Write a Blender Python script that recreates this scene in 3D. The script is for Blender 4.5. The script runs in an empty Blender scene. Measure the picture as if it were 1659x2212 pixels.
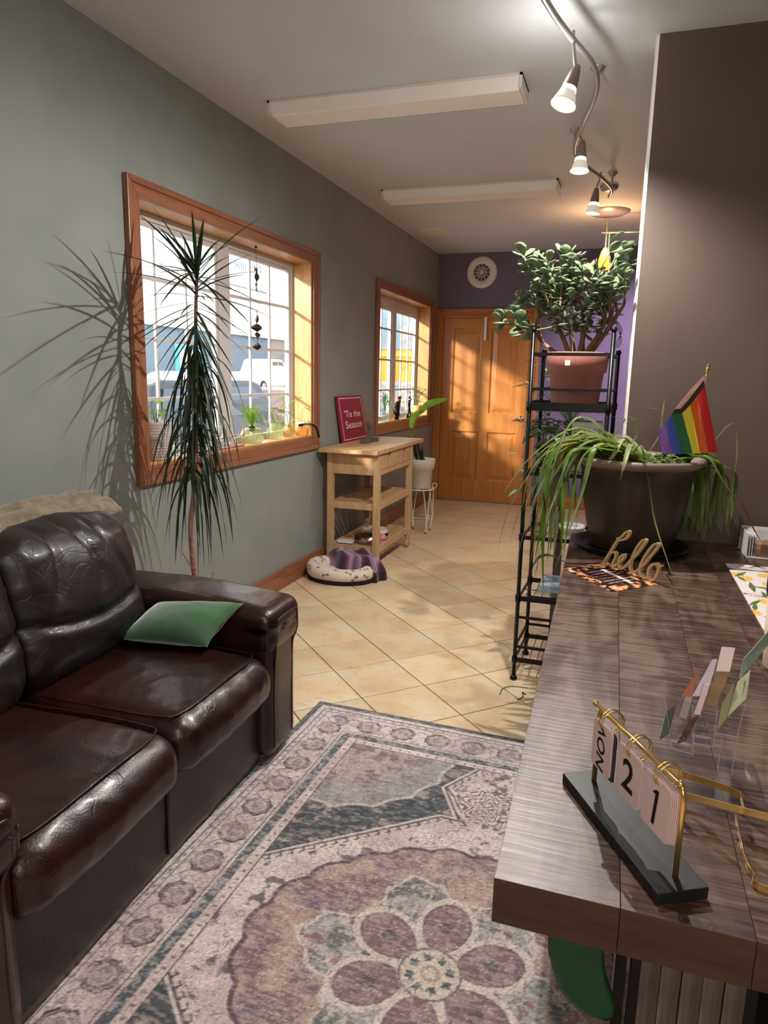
import bpy, bmesh, math, random
import numpy as np
from mathutils import Vector, Matrix, noise as mnoise
random.seed(7)
PI = math.pi
scene = bpy.context.scene
C = scene.collection

# ------------------------------------------------------------------ camera
FPX, CX, CY, CAMH = 1520.0, 829.5, 1106.0, 1.40
RV = Vector((0.94690547, 0.32085939, 0.02047622))
DV = Vector((0.08014756, -0.17389172, -0.98149785))
FV = Vector((-0.31136216, 0.93102681, -0.19037512))
cam = bpy.data.cameras.new('camera')
cam.sensor_fit = 'VERTICAL'; cam.sensor_height = 36.0; cam.lens = FPX / 2212 * 36.0
cam.clip_start = 0.02; cam.clip_end = 300
cam_o = bpy.data.objects.new('camera', cam); C.objects.link(cam_o)
_m = Matrix((RV, -DV, -FV)).transposed().to_4x4(); _m.translation = Vector((0, 0, CAMH))
cam_o.matrix_world = _m
scene.camera = cam_o

# ------------------------------------------------------------------ view, world, sun, area lights
scene.view_settings.view_transform = 'Standard'
scene.view_settings.look = 'None'
scene.view_settings.gamma = 1.0
scene.view_settings.use_curve_mapping = False
scene.view_settings.exposure = 0.22
w = bpy.data.worlds.new('sky'); scene.world = w; w.use_nodes = True
bg = w.node_tree.nodes['Background']
bg.inputs[0].default_value = (0.93, 0.97, 1.0, 1); bg.inputs[1].default_value = 3.7

def light(name, kind, loc, energy, color, size=0.05, target=None, rot=None, **k):
    d = bpy.data.lights.new(name, kind); d.energy = energy; d.color = color
    if kind == 'AREA':
        d.shape = 'RECTANGLE'; d.size = size[0]; d.size_y = size[1]
    elif kind == 'SUN': d.angle = size
    else: d.shadow_soft_size = size
    for a, b in k.items(): setattr(d, a, b)
    o = bpy.data.objects.new(name, d); C.objects.link(o); o.location = loc
    if target is not None: o.rotation_euler = (Vector(target) - Vector(loc)).to_track_quat('-Z', 'Y').to_euler()
    if rot: o.rotation_euler = rot
    return o
light('sunlight', 'SUN', (-8, -8, 6), 7.0, (1.0, 0.93, 0.8), math.radians(4), target=(-8 + 0.50, -8 + 0.82, 6 - 0.29))
for y in (3.62, 6.75):   # sky portals in the two windows
    p = light('window_portal', 'AREA', (-2.33, y, 1.54), 1, (1, 1, 1), (1.25, 1.9), rot=(0, -PI / 2, 0)); p.data.cycles.is_portal = True
# added soft fill from an unseen ceiling panel behind the camera
light('ceiling_fill_light', 'AREA', (-0.3, -0.75, 2.62), 18, (1.0, 0.86, 0.74), (1.2, 0.3), rot=(0, 0, 0))
light('room_fill_light', 'POINT', (0.6, -1.6, 1.9), 70, (1.0, 0.91, 0.85), 0.6)  # added fill point behind the camera, brightens ceiling and walls
light('lilac_fill_light', 'SPOT', (1.15, 6.2, 2.5), 330, (1.0, 0.74, 1.0), 0.12, target=(0.12, 7.87, 1.55), spot_size=math.radians(52), spot_blend=0.8)  # added unseen spot that tints the right of the back wall lilac

# ------------------------------------------------------------------ helpers
def ray(u, v):
    return RV * ((u - CX) / FPX) + DV * ((v - CY) / FPX) + FV
def at(u, v, x=None, y=None, z=None):
    d = ray(u, v)
    k = x / d.x if x is not None else (y / d.y if y is not None else (z - CAMH) / d.z)
    return Vector((0, 0, CAMH)) + d * k
def s2l(c):
    return tuple(((x / 255) / 12.92 if x / 255 <= 0.04045 else ((x / 255 + 0.055) / 1.055) ** 2.4) for x in c)
WL = {}
def wl(o): return WL.get(o.name, Vector((0, 0, 0))) if o else Vector((0, 0, 0))
def tag(o, label=None, cat=None, group=None, kind=None):
    if label: o['label'] = label
    if cat: o['category'] = cat
    if group: o['group'] = group
    if kind: o['kind'] = kind
    return o
def thing(name, label, cat, loc=(0, 0, 0), group=None):
    o = bpy.data.objects.new(name, None); C.objects.link(o); o.location = loc
    o.empty_display_size = 0.05
    WL[o.name] = Vector(loc)
    return tag(o, label, cat, group)
def mobj(name, verts, faces, mat, parent=None, smooth=False, bevel=0, seg=2, label=None, kind=None, mats=None, fm=None, sub=0):
    V = [Vector(v) for v in verts]
    lo = Vector((min(v.x for v in V), min(v.y for v in V), min(v.z for v in V)))
    hi = Vector((max(v.x for v in V), max(v.y for v in V), max(v.z for v in V)))
    c = (lo + hi) / 2
    me = bpy.data.meshes.new(name)
    me.from_pydata([tuple(v - c) for v in V], [], faces)
    for mt in (mats or [mat]): me.materials.append(mt)
    if fm:
        for p, i in zip(me.polygons, fm): p.material_index = i
    if smooth:
        me.polygons.foreach_set('use_smooth', [True] * len(me.polygons))
    me.update()
    o = bpy.data.objects.new(name, me); C.objects.link(o)
    o.location = c - wl(parent)
    WL[o.name] = c
    if parent: o.parent = parent
    if bevel:
        b = o.modifiers.new('bevel', 'BEVEL'); b.width = bevel; b.segments = seg; b.limit_method = 'ANGLE'; b.angle_limit = math.radians(40)
    if sub:
        b = o.modifiers.new('sub', 'SUBSURF'); b.levels = sub; b.render_levels = sub
    if label: o['label'] = label
    if kind: o['kind'] = kind
    return o
class MB:
    def __init__(s): s.v = []; s.f = []; s.m = []; s.cur = 0
    def add(s, V, F):
        n = len(s.v); s.v += [Vector(q) for q in V]; s.f += [tuple(n + i for i in f) for f in F]; s.m += [s.cur] * len(F)
        return s
    def box(s, lo, hi, M=None):
        x0, y0, z0 = lo; x1, y1, z1 = hi
        V = [Vector(q) for q in ((x0, y0, z0), (x1, y0, z0), (x1, y1, z0), (x0, y1, z0), (x0, y0, z1), (x1, y0, z1), (x1, y1, z1), (x0, y1, z1))]
        if M: V = [M @ q for q in V]
        return s.add(V, [(0, 3, 2, 1), (4, 5, 6, 7), (0, 1, 5, 4), (1, 2, 6, 5), (2, 3, 7, 6), (3, 0, 4, 7)])
    def beam(s, a, b, w, h, up=(0, 0, 1)):
        a = Vector(a); b = Vector(b); d = (b - a); L = d.length; d.normalize()
        up = Vector(up)
        if abs(d.dot(up)) > 0.98: up = Vector((1, 0, 0))
        sx = d.cross(up).normalized(); sz = sx.cross(d)
        M = Matrix((sx, d, sz)).transposed().to_4x4(); M.translation = a
        return s.box((-w / 2, 0, -h / 2), (w / 2, L, h / 2), M)
    def tube(s, pts, r, n=8, closed=False, cap=True):
        P = [Vector(p) for p in pts]; N = len(P)
        R = r if hasattr(r, '__len__') else [r] * N
        T = []
        for i in range(N):
            a = P[(i - 1) % N] if (closed or i > 0) else P[i]; b = P[(i + 1) % N] if (closed or i < N - 1) else P[i]
            t = (b - a); T.append(t.normalized() if t.length > 1e-9 else Vector((0, 0, 1)))
        up = Vector((0, 0, 1)) if abs(T[0].z) < 0.9 else Vector((1, 0, 0))
        nx = T[0].cross(up).normalized(); V = []
        for i in range(N):
            nx = (nx - T[i] * nx.dot(T[i])).normalized(); ny = T[i].cross(nx)
            for k in range(n):
                a = 2 * PI * k / n; V.append(P[i] + (nx * math.cos(a) + ny * math.sin(a)) * R[i])
        F = []
        for i in range(N if closed else N - 1):
            j = (i + 1) % N
            for k in range(n): F.append((i * n + k, i * n + (k + 1) % n, j * n + (k + 1) % n, j * n + k))
        if not closed and cap:
            F.append(tuple(reversed(range(n)))); F.append(tuple((N - 1) * n + k for k in range(n)))
        return s.add(V, F)
    def lathe(s, prof, c, n=32, axis=None):
        c = Vector(c); V = []; F = []; m = len(prof)
        for i in range(n):
            a = 2 * PI * i / n
            for (r, z) in prof: V.append(Vector((r * math.cos(a), r * math.sin(a), z)))
        if axis is not None:
            q = Vector((0, 0, 1)).rotation_difference(Vector(axis)); V = [q @ v for v in V]
        V = [v + c for v in V]
        for i in range(n):
            j = (i + 1) % n
            for k in range(m - 1): F.append((i * m + k, j * m + k, j * m + k + 1, i * m + k + 1))
        return s.add(V, F)
    def prism(s, poly, a, b, M=None):     # poly in local XY, extruded a..b in local Z
        n = len(poly)
        V = [Vector((x, y, a)) for x, y in poly] + [Vector((x, y, b)) for x, y in poly]
        if M: V = [M @ v for v in V]
        F = [tuple(reversed(range(n))), tuple(range(n, 2 * n))] + [(i, (i + 1) % n, n + (i + 1) % n, n + i) for i in range(n)]
        return s.add(V, F)
    def ell(s, c, r, n=12, m=8, M=None):
        V = []; F = []
        for j in range(m + 1):
            t = PI * j / m
            for i in range(n):
                a = 2 * PI * i / n; V.append(Vector((r[0] * math.sin(t) * math.cos(a), r[1] * math.sin(t) * math.sin(a), r[2] * math.cos(t))))
        if M: V = [M @ v for v in V]
        V = [v + Vector(c) for v in V]
        for j in range(m):
            for i in range(n): F.append((j * n + i, (j + 1) * n + i, (j + 1) * n + (i + 1) % n, j * n + (i + 1) % n))
        return s.add(V, F)
    def build(s, name, mat=None, parent=None, **k):
        if k.get('mats'): k['fm'] = s.m
        return mobj(name, s.v, s.f, mat, parent, **k)
def ring(c, r, n=24, u=(1, 0, 0), v=(0, 1, 0), a0=0, a1=2 * PI, full=True):
    c = Vector(c); u = Vector(u); v = Vector(v)
    m = n if full else n + 1
    return [c + u * (r * math.cos(a0 + (a1 - a0) * i / n)) + v * (r * math.sin(a0 + (a1 - a0) * i / n)) for i in range(m)]
def bez(p0, p1, p2, n):
    p0, p1, p2 = Vector(p0), Vector(p1), Vector(p2)
    return [p0 * (1 - t) ** 2 + p1 * 2 * t * (1 - t) + p2 * t * t for t in (i / n for i in range(n + 1))]
def catmull(P, n=6):
    P = [Vector(p) for p in P]; out = []
    for i in range(len(P) - 1):
        a = P[max(i - 1, 0)]; b = P[i]; c = P[i + 1]; d = P[min(i + 2, len(P) - 1)]
        for k in range(n):
            t = k / n
            out.append(0.5 * ((2 * b) + (c - a) * t + (2 * a - 5 * b + 4 * c - d) * t * t + (3 * b - a - 3 * c + d) * t ** 3))
    out.append(P[-1]); return out
def blade(pts, wid, fold=0.25, up=(0, 0, 1), prof=None):
    # a leaf blade: two strips folded along the midrib; returns verts, faces
    N = len(pts); V = []; F = []
    for i, p in enumerate(pts):
        a = pts[max(i - 1, 0)]; b = pts[min(i + 1, N - 1)]; t = (b - a).normalized()
        sd = t.cross(Vector(up))
        if sd.length < 0.15: sd = t.cross(Vector((0.3, 1, 0)))
        sd.normalize(); nn = sd.cross(t)
        f = i / (N - 1)
        k = prof(f) if prof else min(1, 0.45 + f * 3) * (1 - f ** 3) + 0.02
        V += [p - sd * wid * k / 2 + nn * wid * k * fold, p, p + sd * wid * k / 2 + nn * wid * k * fold]
    for i in range(N - 1):
        o = i * 3; F += [(o, o + 1, o + 4, o + 3), (o + 1, o + 2, o + 5, o + 4)]
    return V, F

# ------------------------------------------------------------------ materials
def nodes(name):
    m = bpy.data.materials.new(name); m.use_nodes = True
    return m, m.node_tree, m.node_tree.nodes, m.node_tree.links, m.node_tree.nodes['Principled BSDF']
def mat(name, c, rough=0.5, metal=0, c2=None, scale=8.0, stretch=(1, 1, 1), bump=0.0, bscale=None, bdist=0.002, detail=4, spec=0.5, coat=0, trans=0, ior=1.45, emit=None, estr=0, alpha=1, sss=0, sheen=0, contrast=(0.35, 0.65), dist=0.0, rvar=0.0):
    m, t, N, L, B = nodes(name)
    c = s2l(c); B.inputs['Roughness'].default_value = rough; B.inputs['Metallic'].default_value = metal
    B.inputs['Specular IOR Level'].default_value = spec; B.inputs['Coat Weight'].default_value = coat
    B.inputs['Transmission Weight'].default_value = trans; B.inputs['IOR'].default_value = ior
    B.inputs['Alpha'].default_value = alpha
    B.inputs['Sheen Weight'].default_value = sheen
    B.inputs['Base Color'].default_value = (*c, 1)
    if emit: B.inputs['Emission Color'].default_value = (*s2l(emit), 1); B.inputs['Emission Strength'].default_value = estr
    tc = N.new('ShaderNodeTexCoord'); mp = N.new('ShaderNodeMapping'); mp.inputs['Scale'].default_value = stretch
    L.new(tc.outputs['Object'], mp.inputs[0])
    if c2 or rvar:
        nz = N.new('ShaderNodeTexNoise'); nz.inputs['Scale'].default_value = scale; nz.inputs['Detail'].default_value = detail; nz.inputs['Distortion'].default_value = dist
        L.new(mp.outputs[0], nz.inputs['Vector'])
        cr = N.new('ShaderNodeMapRange'); cr.inputs[1].default_value = contrast[0]; cr.inputs[2].default_value = contrast[1]
        L.new(nz.outputs['Fac'], cr.inputs[0])
        if c2:
            mx = N.new('ShaderNodeMix'); mx.data_type = 'RGBA'
            mx.inputs[6].default_value = (*c, 1); mx.inputs[7].default_value = (*s2l(c2), 1)
            L.new(cr.outputs[0], mx.inputs[0]); L.new(mx.outputs[2], B.inputs['Base Color'])
        if rvar:
            r2 = N.new('ShaderNodeMapRange'); r2.inputs[3].default_value = rough - rvar; r2.inputs[4].default_value = rough + rvar
            L.new(cr.outputs[0], r2.inputs[0]); L.new(r2.outputs[0], B.inputs['Roughness'])
    if bump:
        nb = N.new('ShaderNodeTexNoise'); nb.inputs['Scale'].default_value = bscale or scale; nb.inputs['Detail'].default_value = 5
        L.new(mp.outputs[0], nb.inputs['Vector'])
        bp = N.new('ShaderNodeBump'); bp.inputs['Strength'].default_value = bump; bp.inputs['Distance'].default_value = bdist
        L.new(nb.outputs['Fac'], bp.inputs['Height']); L.new(bp.outputs[0], B.inputs['Normal'])
    return m
def glass(name, tint=(255, 255, 255), refl=0.12, rough=0.0, base=0.0, basec=(255, 255, 255)):
    m, t, N, L, B = nodes(name); N.remove(B)
    out = N['Material Output']
    tr = N.new('ShaderNodeBsdfTransparent'); tr.inputs[0].default_value = (*s2l(tint), 1)
    gl = N.new('ShaderNodeBsdfGlossy'); gl.inputs['Roughness'].default_value = rough
    lw = N.new('ShaderNodeLayerWeight'); lw.inputs[0].default_value = 0.5
    pw = N.new('ShaderNodeMath'); pw.operation = 'POWER'; pw.inputs[1].default_value = 4.0; L.new(lw.outputs['Facing'], pw.inputs[0])
    fr = N.new('ShaderNodeMath'); fr.operation = 'MULTIPLY_ADD'; fr.inputs[1].default_value = 0.9; fr.inputs[2].default_value = refl * 0.35; L.new(pw.outputs[0], fr.inputs[0])
    mx = N.new('ShaderNodeMixShader'); L.new(fr.outputs[0], mx.inputs[0]); L.new(tr.outputs[0], mx.inputs[1]); L.new(gl.outputs[0], mx.inputs[2])
    last = mx
    if base:
        df = N.new('ShaderNodeBsdfTranslucent'); df.inputs[0].default_value = (*s2l(basec), 1)
        m2 = N.new('ShaderNodeMixShader'); m2.inputs[0].default_value = base
        L.new(mx.outputs[0], m2.inputs[1]); L.new(df.outputs[0], m2.inputs[2]); last = m2
    L.new(last.outputs[0], out.inputs[0])
    return m
def leafmat(name, c, c2, trans=0.45, rough=0.45, scale=14):
    m, t, N, L, B = nodes(name)
    tc = N.new('ShaderNodeTexCoord'); nz = N.new('ShaderNodeTexNoise'); nz.inputs['Scale'].default_value = scale
    oi = N.new('ShaderNodeObjectInfo'); ad = N.new('ShaderNodeVectorMath'); L.new(tc.outputs['Object'], ad.inputs[0]); L.new(oi.outputs['Random'], ad.inputs[1])
    L.new(ad.outputs[0], nz.inputs['Vector'])
    cr = N.new('ShaderNodeMapRange'); cr.inputs[1].default_value = 0.35; cr.inputs[2].default_value = 0.65; L.new(nz.outputs['Fac'], cr.inputs[0])
    md = N.new('ShaderNodeMath'); md.operation = 'ADD'; L.new(cr.outputs[0], md.inputs[0]); L.new(oi.outputs['Random'], md.inputs[1])
    hf = N.new('ShaderNodeMath'); hf.operation = 'MULTIPLY'; hf.inputs[1].default_value = 0.5; L.new(md.outputs[0], hf.inputs[0])
    mx = N.new('ShaderNodeMix'); mx.data_type = 'RGBA'; mx.inputs[6].default_value = (*s2l(c), 1); mx.inputs[7].default_value = (*s2l(c2), 1)
    L.new(hf.outputs[0], mx.inputs[0]); L.new(mx.outputs[2], B.inputs['Base Color']); B.inputs['Roughness'].default_value = rough
    tl = N.new('ShaderNodeBsdfTranslucent'); L.new(mx.outputs[2], tl.inputs[0])
    ms = N.new('ShaderNodeMixShader'); ms.inputs[0].default_value = trans
    L.new(B.outputs[0], ms.inputs[1]); L.new(tl.outputs[0], ms.inputs[2]); L.new(ms.outputs[0], N['Material Output'].inputs[0])
    return m
def attrmat(name, rough=0.85, bump=0.3, bscale=300, bdist=0.002, sheen=0.0, spec=0.3):
    m, t, N, L, B = nodes(name)
    a = N.new('ShaderNodeAttribute'); a.attribute_name = 'Col'
    tc = N.new('ShaderNodeTexCoord'); nz = N.new('ShaderNodeTexNoise'); nz.inputs['Scale'].default_value = bscale; L.new(tc.outputs['Object'], nz.inputs['Vector'])
    bp = N.new('ShaderNodeBump'); bp.inputs['Strength'].default_value = bump; bp.inputs['Distance'].default_value = bdist
    L.new(nz.outputs['Fac'], bp.inputs['Height']); L.new(bp.outputs[0], B.inputs['Normal'])
    L.new(a.outputs['Color'], B.inputs['Base Color'])
    B.inputs['Roughness'].default_value = rough; B.inputs['Sheen Weight'].default_value = sheen; B.inputs['Specular IOR Level'].default_value = spec
    return m
def paint(o, cols):          # per-vertex print colours (sRGB 0..255 array n x 3)
    me = o.data; ca = me.color_attributes.new('Col', 'FLOAT_COLOR', 'POINT')
    a = np.asarray(cols, float) / 255; a = np.where(a <= 0.04045, a / 12.92, ((a + 0.055) / 1.055) ** 2.4)
    ca.data.foreach_set('color', np.hstack([a, np.ones((len(a), 1))]).astype(np.float32).ravel())

def tilemat(name):
    m, t, N, L, B = nodes(name)
    tc = N.new('ShaderNodeTexCoord'); oi = N.new('ShaderNodeObjectInfo')
    geo = N.new('ShaderNodeNewGeometry')
    n1 = N.new('ShaderNodeTexNoise'); n1.inputs['Scale'].default_value = 5; n1.inputs['Detail'].default_value = 6; n1.inputs['Distortion'].default_value = 0.6
    L.new(geo.outputs['Position'], n1.inputs['Vector'])
    n2 = N.new('ShaderNodeTexNoise'); n2.inputs['Scale'].default_value = 16; n2.inputs['Detail'].default_value = 8; n2.inputs['Distortion'].default_value = 1.5
    mp = N.new('ShaderNodeMapping'); mp.inputs['Scale'].default_value = (1, 2.6, 1); L.new(geo.outputs['Position'], mp.inputs[0]); L.new(mp.outputs[0], n2.inputs['Vector'])
    r = N.new('ShaderNodeValToRGB'); e = r.color_ramp.elements
    e[0].position = 0.32; e[0].color = (*s2l((206, 176, 138)), 1); e[1].position = 0.66; e[1].color = (*s2l((216, 200, 168)), 1)
    x = r.color_ramp.elements.new(0.5); x.color = (*s2l((218, 192, 156)), 1)
    L.new(n1.outputs['Fac'], r.inputs[0])
    r2 = N.new('ShaderNodeMapRange'); r2.inputs[1].default_value = 0.56; r2.inputs[2].default_value = 0.72; r2.inputs[4].default_value = 0.4; L.new(n2.outputs['Fac'], r2.inputs[0])
    mx = N.new('ShaderNodeMix'); mx.data_type = 'RGBA'; mx.inputs[7].default_value = (*s2l((160, 132, 100)), 1)
    L.new(r2.outputs[0], mx.inputs[0]); L.new(r.outputs[0], mx.inputs[6])
    hs = N.new('ShaderNodeHueSaturation'); vr = N.new('ShaderNodeMapRange'); vr.inputs[3].default_value = 0.92; vr.inputs[4].default_value = 1.06
    L.new(oi.outputs['Random'], vr.inputs[0]); L.new(vr.outputs[0], hs.inputs['Value']); L.new(mx.outputs[2], hs.inputs['Color'])
    L.new(hs.outputs[0], B.inputs['Base Color']); B.inputs['Roughness'].default_value = 0.38
    bp = N.new('ShaderNodeBump'); bp.inputs['Strength'].default_value = 0.12; bp.inputs['Distance'].default_value = 0.003; L.new(n2.outputs['Fac'], bp.inputs['Height']); L.new(bp.outputs[0], B.inputs['Normal'])
    return m
def leather(name, c=(48, 17, 15), c2=(27, 12, 12), rough=0.34):
    m, t, N, L, B = nodes(name)
    geo = N.new('ShaderNodeNewGeometry')
    n1 = N.new('ShaderNodeTexNoise'); n1.inputs['Scale'].default_value = 3.5; n1.inputs['Detail'].default_value = 5; L.new(geo.outputs['Position'], n1.inputs['Vector'])
    mx = N.new('ShaderNodeMix'); mx.data_type = 'RGBA'; mx.inputs[6].default_value = (*s2l(c2), 1); mx.inputs[7].default_value = (*s2l(c), 1)
    cr = N.new('ShaderNodeMapRange'); cr.inputs[1].default_value = 0.38; cr.inputs[2].default_value = 0.62; L.new(n1.outputs['Fac'], cr.inputs[0]); L.new(cr.outputs[0], mx.inputs[0])
    L.new(mx.outputs[2], B.inputs['Base Color']); B.inputs['Roughness'].default_value = rough; B.inputs['Specular IOR Level'].default_value = 0.5; B.inputs['Coat Weight'].default_value = 0.14; B.inputs['Coat Roughness'].default_value = 0.16
    # long creases: ridged warped noise; fine grain: small voronoi
    n2 = N.new('ShaderNodeTexNoise'); n2.inputs['Scale'].default_value = 6; n2.inputs['Detail'].default_value = 4; n2.inputs['Distortion'].default_value = 0.7
    L.new(geo.outputs['Position'], n2.inputs['Vector'])
    ab = N.new('ShaderNodeMath'); ab.operation = 'SUBTRACT'; ab.inputs[1].default_value = 0.5; L.new(n2.outputs['Fac'], ab.inputs[0])
    a2 = N.new('ShaderNodeMath'); a2.operation = 'ABSOLUTE'; L.new(ab.outputs[0], a2.inputs[0])
    a3 = N.new('ShaderNodeMapRange'); a3.inputs[1].default_value = 0.0; a3.inputs[2].default_value = 0.018; L.new(a2.outputs[0], a3.inputs[0])
    v = N.new('ShaderNodeTexVoronoi'); v.inputs['Scale'].default_value = 160; L.new(geo.outputs['Position'], v.inputs['Vector'])
    b1 = N.new('ShaderNodeBump'); b1.inputs['Strength'].default_value = 0.18; b1.inputs['Distance'].default_value = 0.003; L.new(a3.outputs[0], b1.inputs['Height'])
    b2 = N.new('ShaderNodeBump'); b2.inputs['Strength'].default_value = 0.25; b2.inputs['Distance'].default_value = 0.001; L.new(v.outputs['Distance'], b2.inputs['Height']); L.new(b1.outputs[0], b2.inputs['Normal'])
    L.new(b2.outputs[0], B.inputs['Normal'])
    return m
def desk_wood(name):
    m, t, N, L, B = nodes(name)
    geo = N.new('ShaderNodeNewGeometry'); oi = N.new('ShaderNodeObjectInfo')
    ad = N.new('ShaderNodeVectorMath'); L.new(geo.outputs['Position'], ad.inputs[0]); L.new(oi.outputs['Random'], ad.inputs[1])
    def nz(sc, st, det=5, dis=0.0, src=None):
        mp = N.new('ShaderNodeMapping'); mp.inputs['Scale'].default_value = st; L.new(ad.outputs[0], mp.inputs[0])
        n = N.new('ShaderNodeTexNoise'); n.inputs['Scale'].default_value = sc; n.inputs['Detail'].default_value = det; n.inputs['Distortion'].default_value = dis
        L.new(mp.outputs[0], n.inputs['Vector']); return n
    grain = nz(9, (1.6, 0.35, 1), 6, 1.2)        # along the boards
    saw = nz(30, (0.22, 3.6, 1), 4, 0.4)              # saw marks across the boards
    big = nz(3.2, (1, 1, 1), 3)
    r = N.new('ShaderNodeValToRGB'); e = r.color_ramp.elements
    e[0].position = 0.3; e[0].color = (*s2l((52, 35, 28)), 1); e[1].position = 0.72; e[1].color = (*s2l((110, 88, 77)), 1)
    x = e.new(0.5); x.color = (*s2l((80, 58, 48)), 1)
    mm = N.new('ShaderNodeMath'); mm.operation = 'ADD'; L.new(grain.outputs['Fac'], mm.inputs[0])
    m3 = N.new('ShaderNodeMath'); m3.operation = 'MULTIPLY_ADD'; m3.inputs[1].default_value = 1.05; m3.inputs[2].default_value = -0.52; L.new(saw.outputs['Fac'], m3.inputs[0])
    L.new(m3.outputs[0], mm.inputs[1])
    m4 = N.new('ShaderNodeMath'); m4.operation = 'MULTIPLY_ADD'; m4.inputs[1].default_value = 0.4; m4.inputs[2].default_value = -0.2; L.new(big.outputs['Fac'], m4.inputs[0])
    m5 = N.new('ShaderNodeMath'); m5.operation = 'ADD'; L.new(mm.outputs[0], m5.inputs[0]); L.new(m4.outputs[0], m5.inputs[1])
    L.new(m5.outputs[0], r.inputs[0]); L.new(r.outputs[0], B.inputs['Base Color'])
    B.inputs['Roughness'].default_value = 0.34; B.inputs['Specular IOR Level'].default_value = 0.5
    rr = N.new('ShaderNodeMapRange'); rr.inputs[3].default_value = 0.30; rr.inputs[4].default_value = 0.52; L.new(saw.outputs['Fac'], rr.inputs[0]); L.new(rr.outputs[0], B.inputs['Roughness'])
    bp = N.new('ShaderNodeBump'); bp.inputs['Strength'].default_value = 0.5; bp.inputs['Distance'].default_value = 0.0018; L.new(saw.outputs['Fac'], bp.inputs['Height'])
    b2 = N.new('ShaderNodeBump'); b2.inputs['Strength'].default_value = 0.35; b2.inputs['Distance'].default_value = 0.0015; L.new(grain.outputs['Fac'], b2.inputs['Height']); L.new(bp.outputs[0], b2.inputs['Normal'])
    L.new(b2.outputs[0], B.inputs['Normal'])
    return m

M = {}
M['wall_green'] = mat('grey_green_paint', (141, 146, 142), 0.55, c2=(132, 138, 135), scale=3, bump=0.25, bscale=120, bdist=0.001)
M['wall_purple'] = mat('purple_paint', (112, 104, 128), 0.6, c2=(106, 99, 122), scale=3, bump=0.15, bscale=120, bdist=0.001)
M['wall_taupe'] = mat('taupe_paint', (98, 83, 74), 0.6, c2=(92, 78, 70), scale=3, bump=0.2, bscale=120, bdist=0.001)
M['ceiling'] = mat('ceiling_paint', (212, 216, 221), 0.7, c2=(207, 211, 216), scale=2, bump=0.2, bscale=90, bdist=0.001)
M['grout'] = mat('grout', (112, 84, 66), 0.9, c2=(96, 72, 58), scale=20)
M['tile'] = tilemat('ceramic_tile')
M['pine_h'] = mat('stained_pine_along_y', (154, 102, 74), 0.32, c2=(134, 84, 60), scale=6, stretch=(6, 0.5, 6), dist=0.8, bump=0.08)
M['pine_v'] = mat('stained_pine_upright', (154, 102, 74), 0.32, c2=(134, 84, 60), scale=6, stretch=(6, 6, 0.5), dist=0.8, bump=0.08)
M['jamb_h'] = mat('sunlit_pine_along_y', (206, 158, 100), 0.35, c2=(186, 132, 76), scale=6, stretch=(6, 0.5, 6), dist=0.8)  # both jamb pines are lightened: sunlight on the jambs put into the colour
M['jamb_v'] = mat('sunlit_pine_upright', (206, 158, 100), 0.35, c2=(186, 132, 76), scale=6, stretch=(6, 6, 0.5), dist=0.8)
M['pine_x'] = mat('stained_pine_along_x', (186, 118, 62), 0.32, c2=(152, 88, 44), scale=6, stretch=(0.5, 6, 6), dist=0.8, bump=0.08)
M['door_v'] = mat('door_pine', (196, 134, 70), 0.3, c2=(176, 112, 54), scale=5, stretch=(5, 5, 0.45), dist=1.0, contrast=(0.3, 0.7), bump=0.06)
M['vinyl'] = mat('white_vinyl', (206, 202, 200), 0.4)
M['pane'] = glass('window_glass')
M['white'] = mat('white_enamel', (232, 228, 220), 0.4)
M['acrylic'] = mat('frosted_acrylic', (252, 246, 240), 0.45)
M['black'] = mat('black_metal', (20, 19, 20), 0.35, metal=0.3)
M['chrome'] = mat('chrome', (215, 212, 205), 0.18, metal=1)
M['gold'] = mat('polished_gold', (240, 204, 128), 0.2, metal=0.9)
M['brass'] = mat('matt_brass', (214, 184, 134), 0.4, metal=0.35)
M['nickel'] = mat('satin_grey_metal', (176, 172, 170), 0.35, metal=0.5)
M['leather'] = leather('burgundy_leather')
M['leather_dark'] = leather('dark_leather', (32, 20, 20), (23, 16, 16), 0.44)
M['desk'] = desk_wood('rough_sawn_desk')
M['desk_edge'] = mat('desk_edge_wood', (72, 46, 34), 0.5, c2=(52, 32, 24), scale=14, stretch=(0.5, 0.5, 3), bump=0.4, bdist=0.002)
M['birch'] = mat('birch', (202, 166, 124), 0.5, c2=(184, 146, 104), scale=6, stretch=(3, 3, 0.6), dist=0.6)
M['velvet'] = mat('green_velvet', (62, 106, 66), 0.75, c2=(44, 84, 50), scale=5, bump=0.4, bscale=200, bdist=0.001, sheen=0.8)
M['knit'] = mat('olive_knit', (134, 124, 98), 0.9, c2=(104, 94, 72), scale=30, bump=0.9, bscale=180, bdist=0.004, sheen=0.4)
M['stocking'] = mat('green_satin', (14, 78, 42), 0.35, c2=(10, 60, 32), scale=6)
M['terracotta'] = mat('terracotta_pink', (178, 116, 102), 0.7, c2=(166, 104, 92), scale=6)
M['bronze_pot'] = mat('bronze_glazed_planter', (62, 51, 46), 0.42, metal=0.0, c2=(48, 38, 34), scale=5, bump=0.1)
M['rim_pot'] = mat('planter_rim', (150, 132, 122), 0.45, c2=(120, 104, 96), scale=5)
M['cream_pot'] = mat('cream_pot', (214, 206, 190), 0.6, c2=(200, 190, 172), scale=6)
M['grey_pot'] = mat('ribbed_pot', (198, 188, 182), 0.6, c2=(180, 170, 165), scale=6, stretch=(1, 1, 6))
M['soil'] = mat('soil', (44, 34, 28), 0.95, c2=(70, 54, 42), scale=60, bump=1.0, bscale=80, bdist=0.01)
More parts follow.
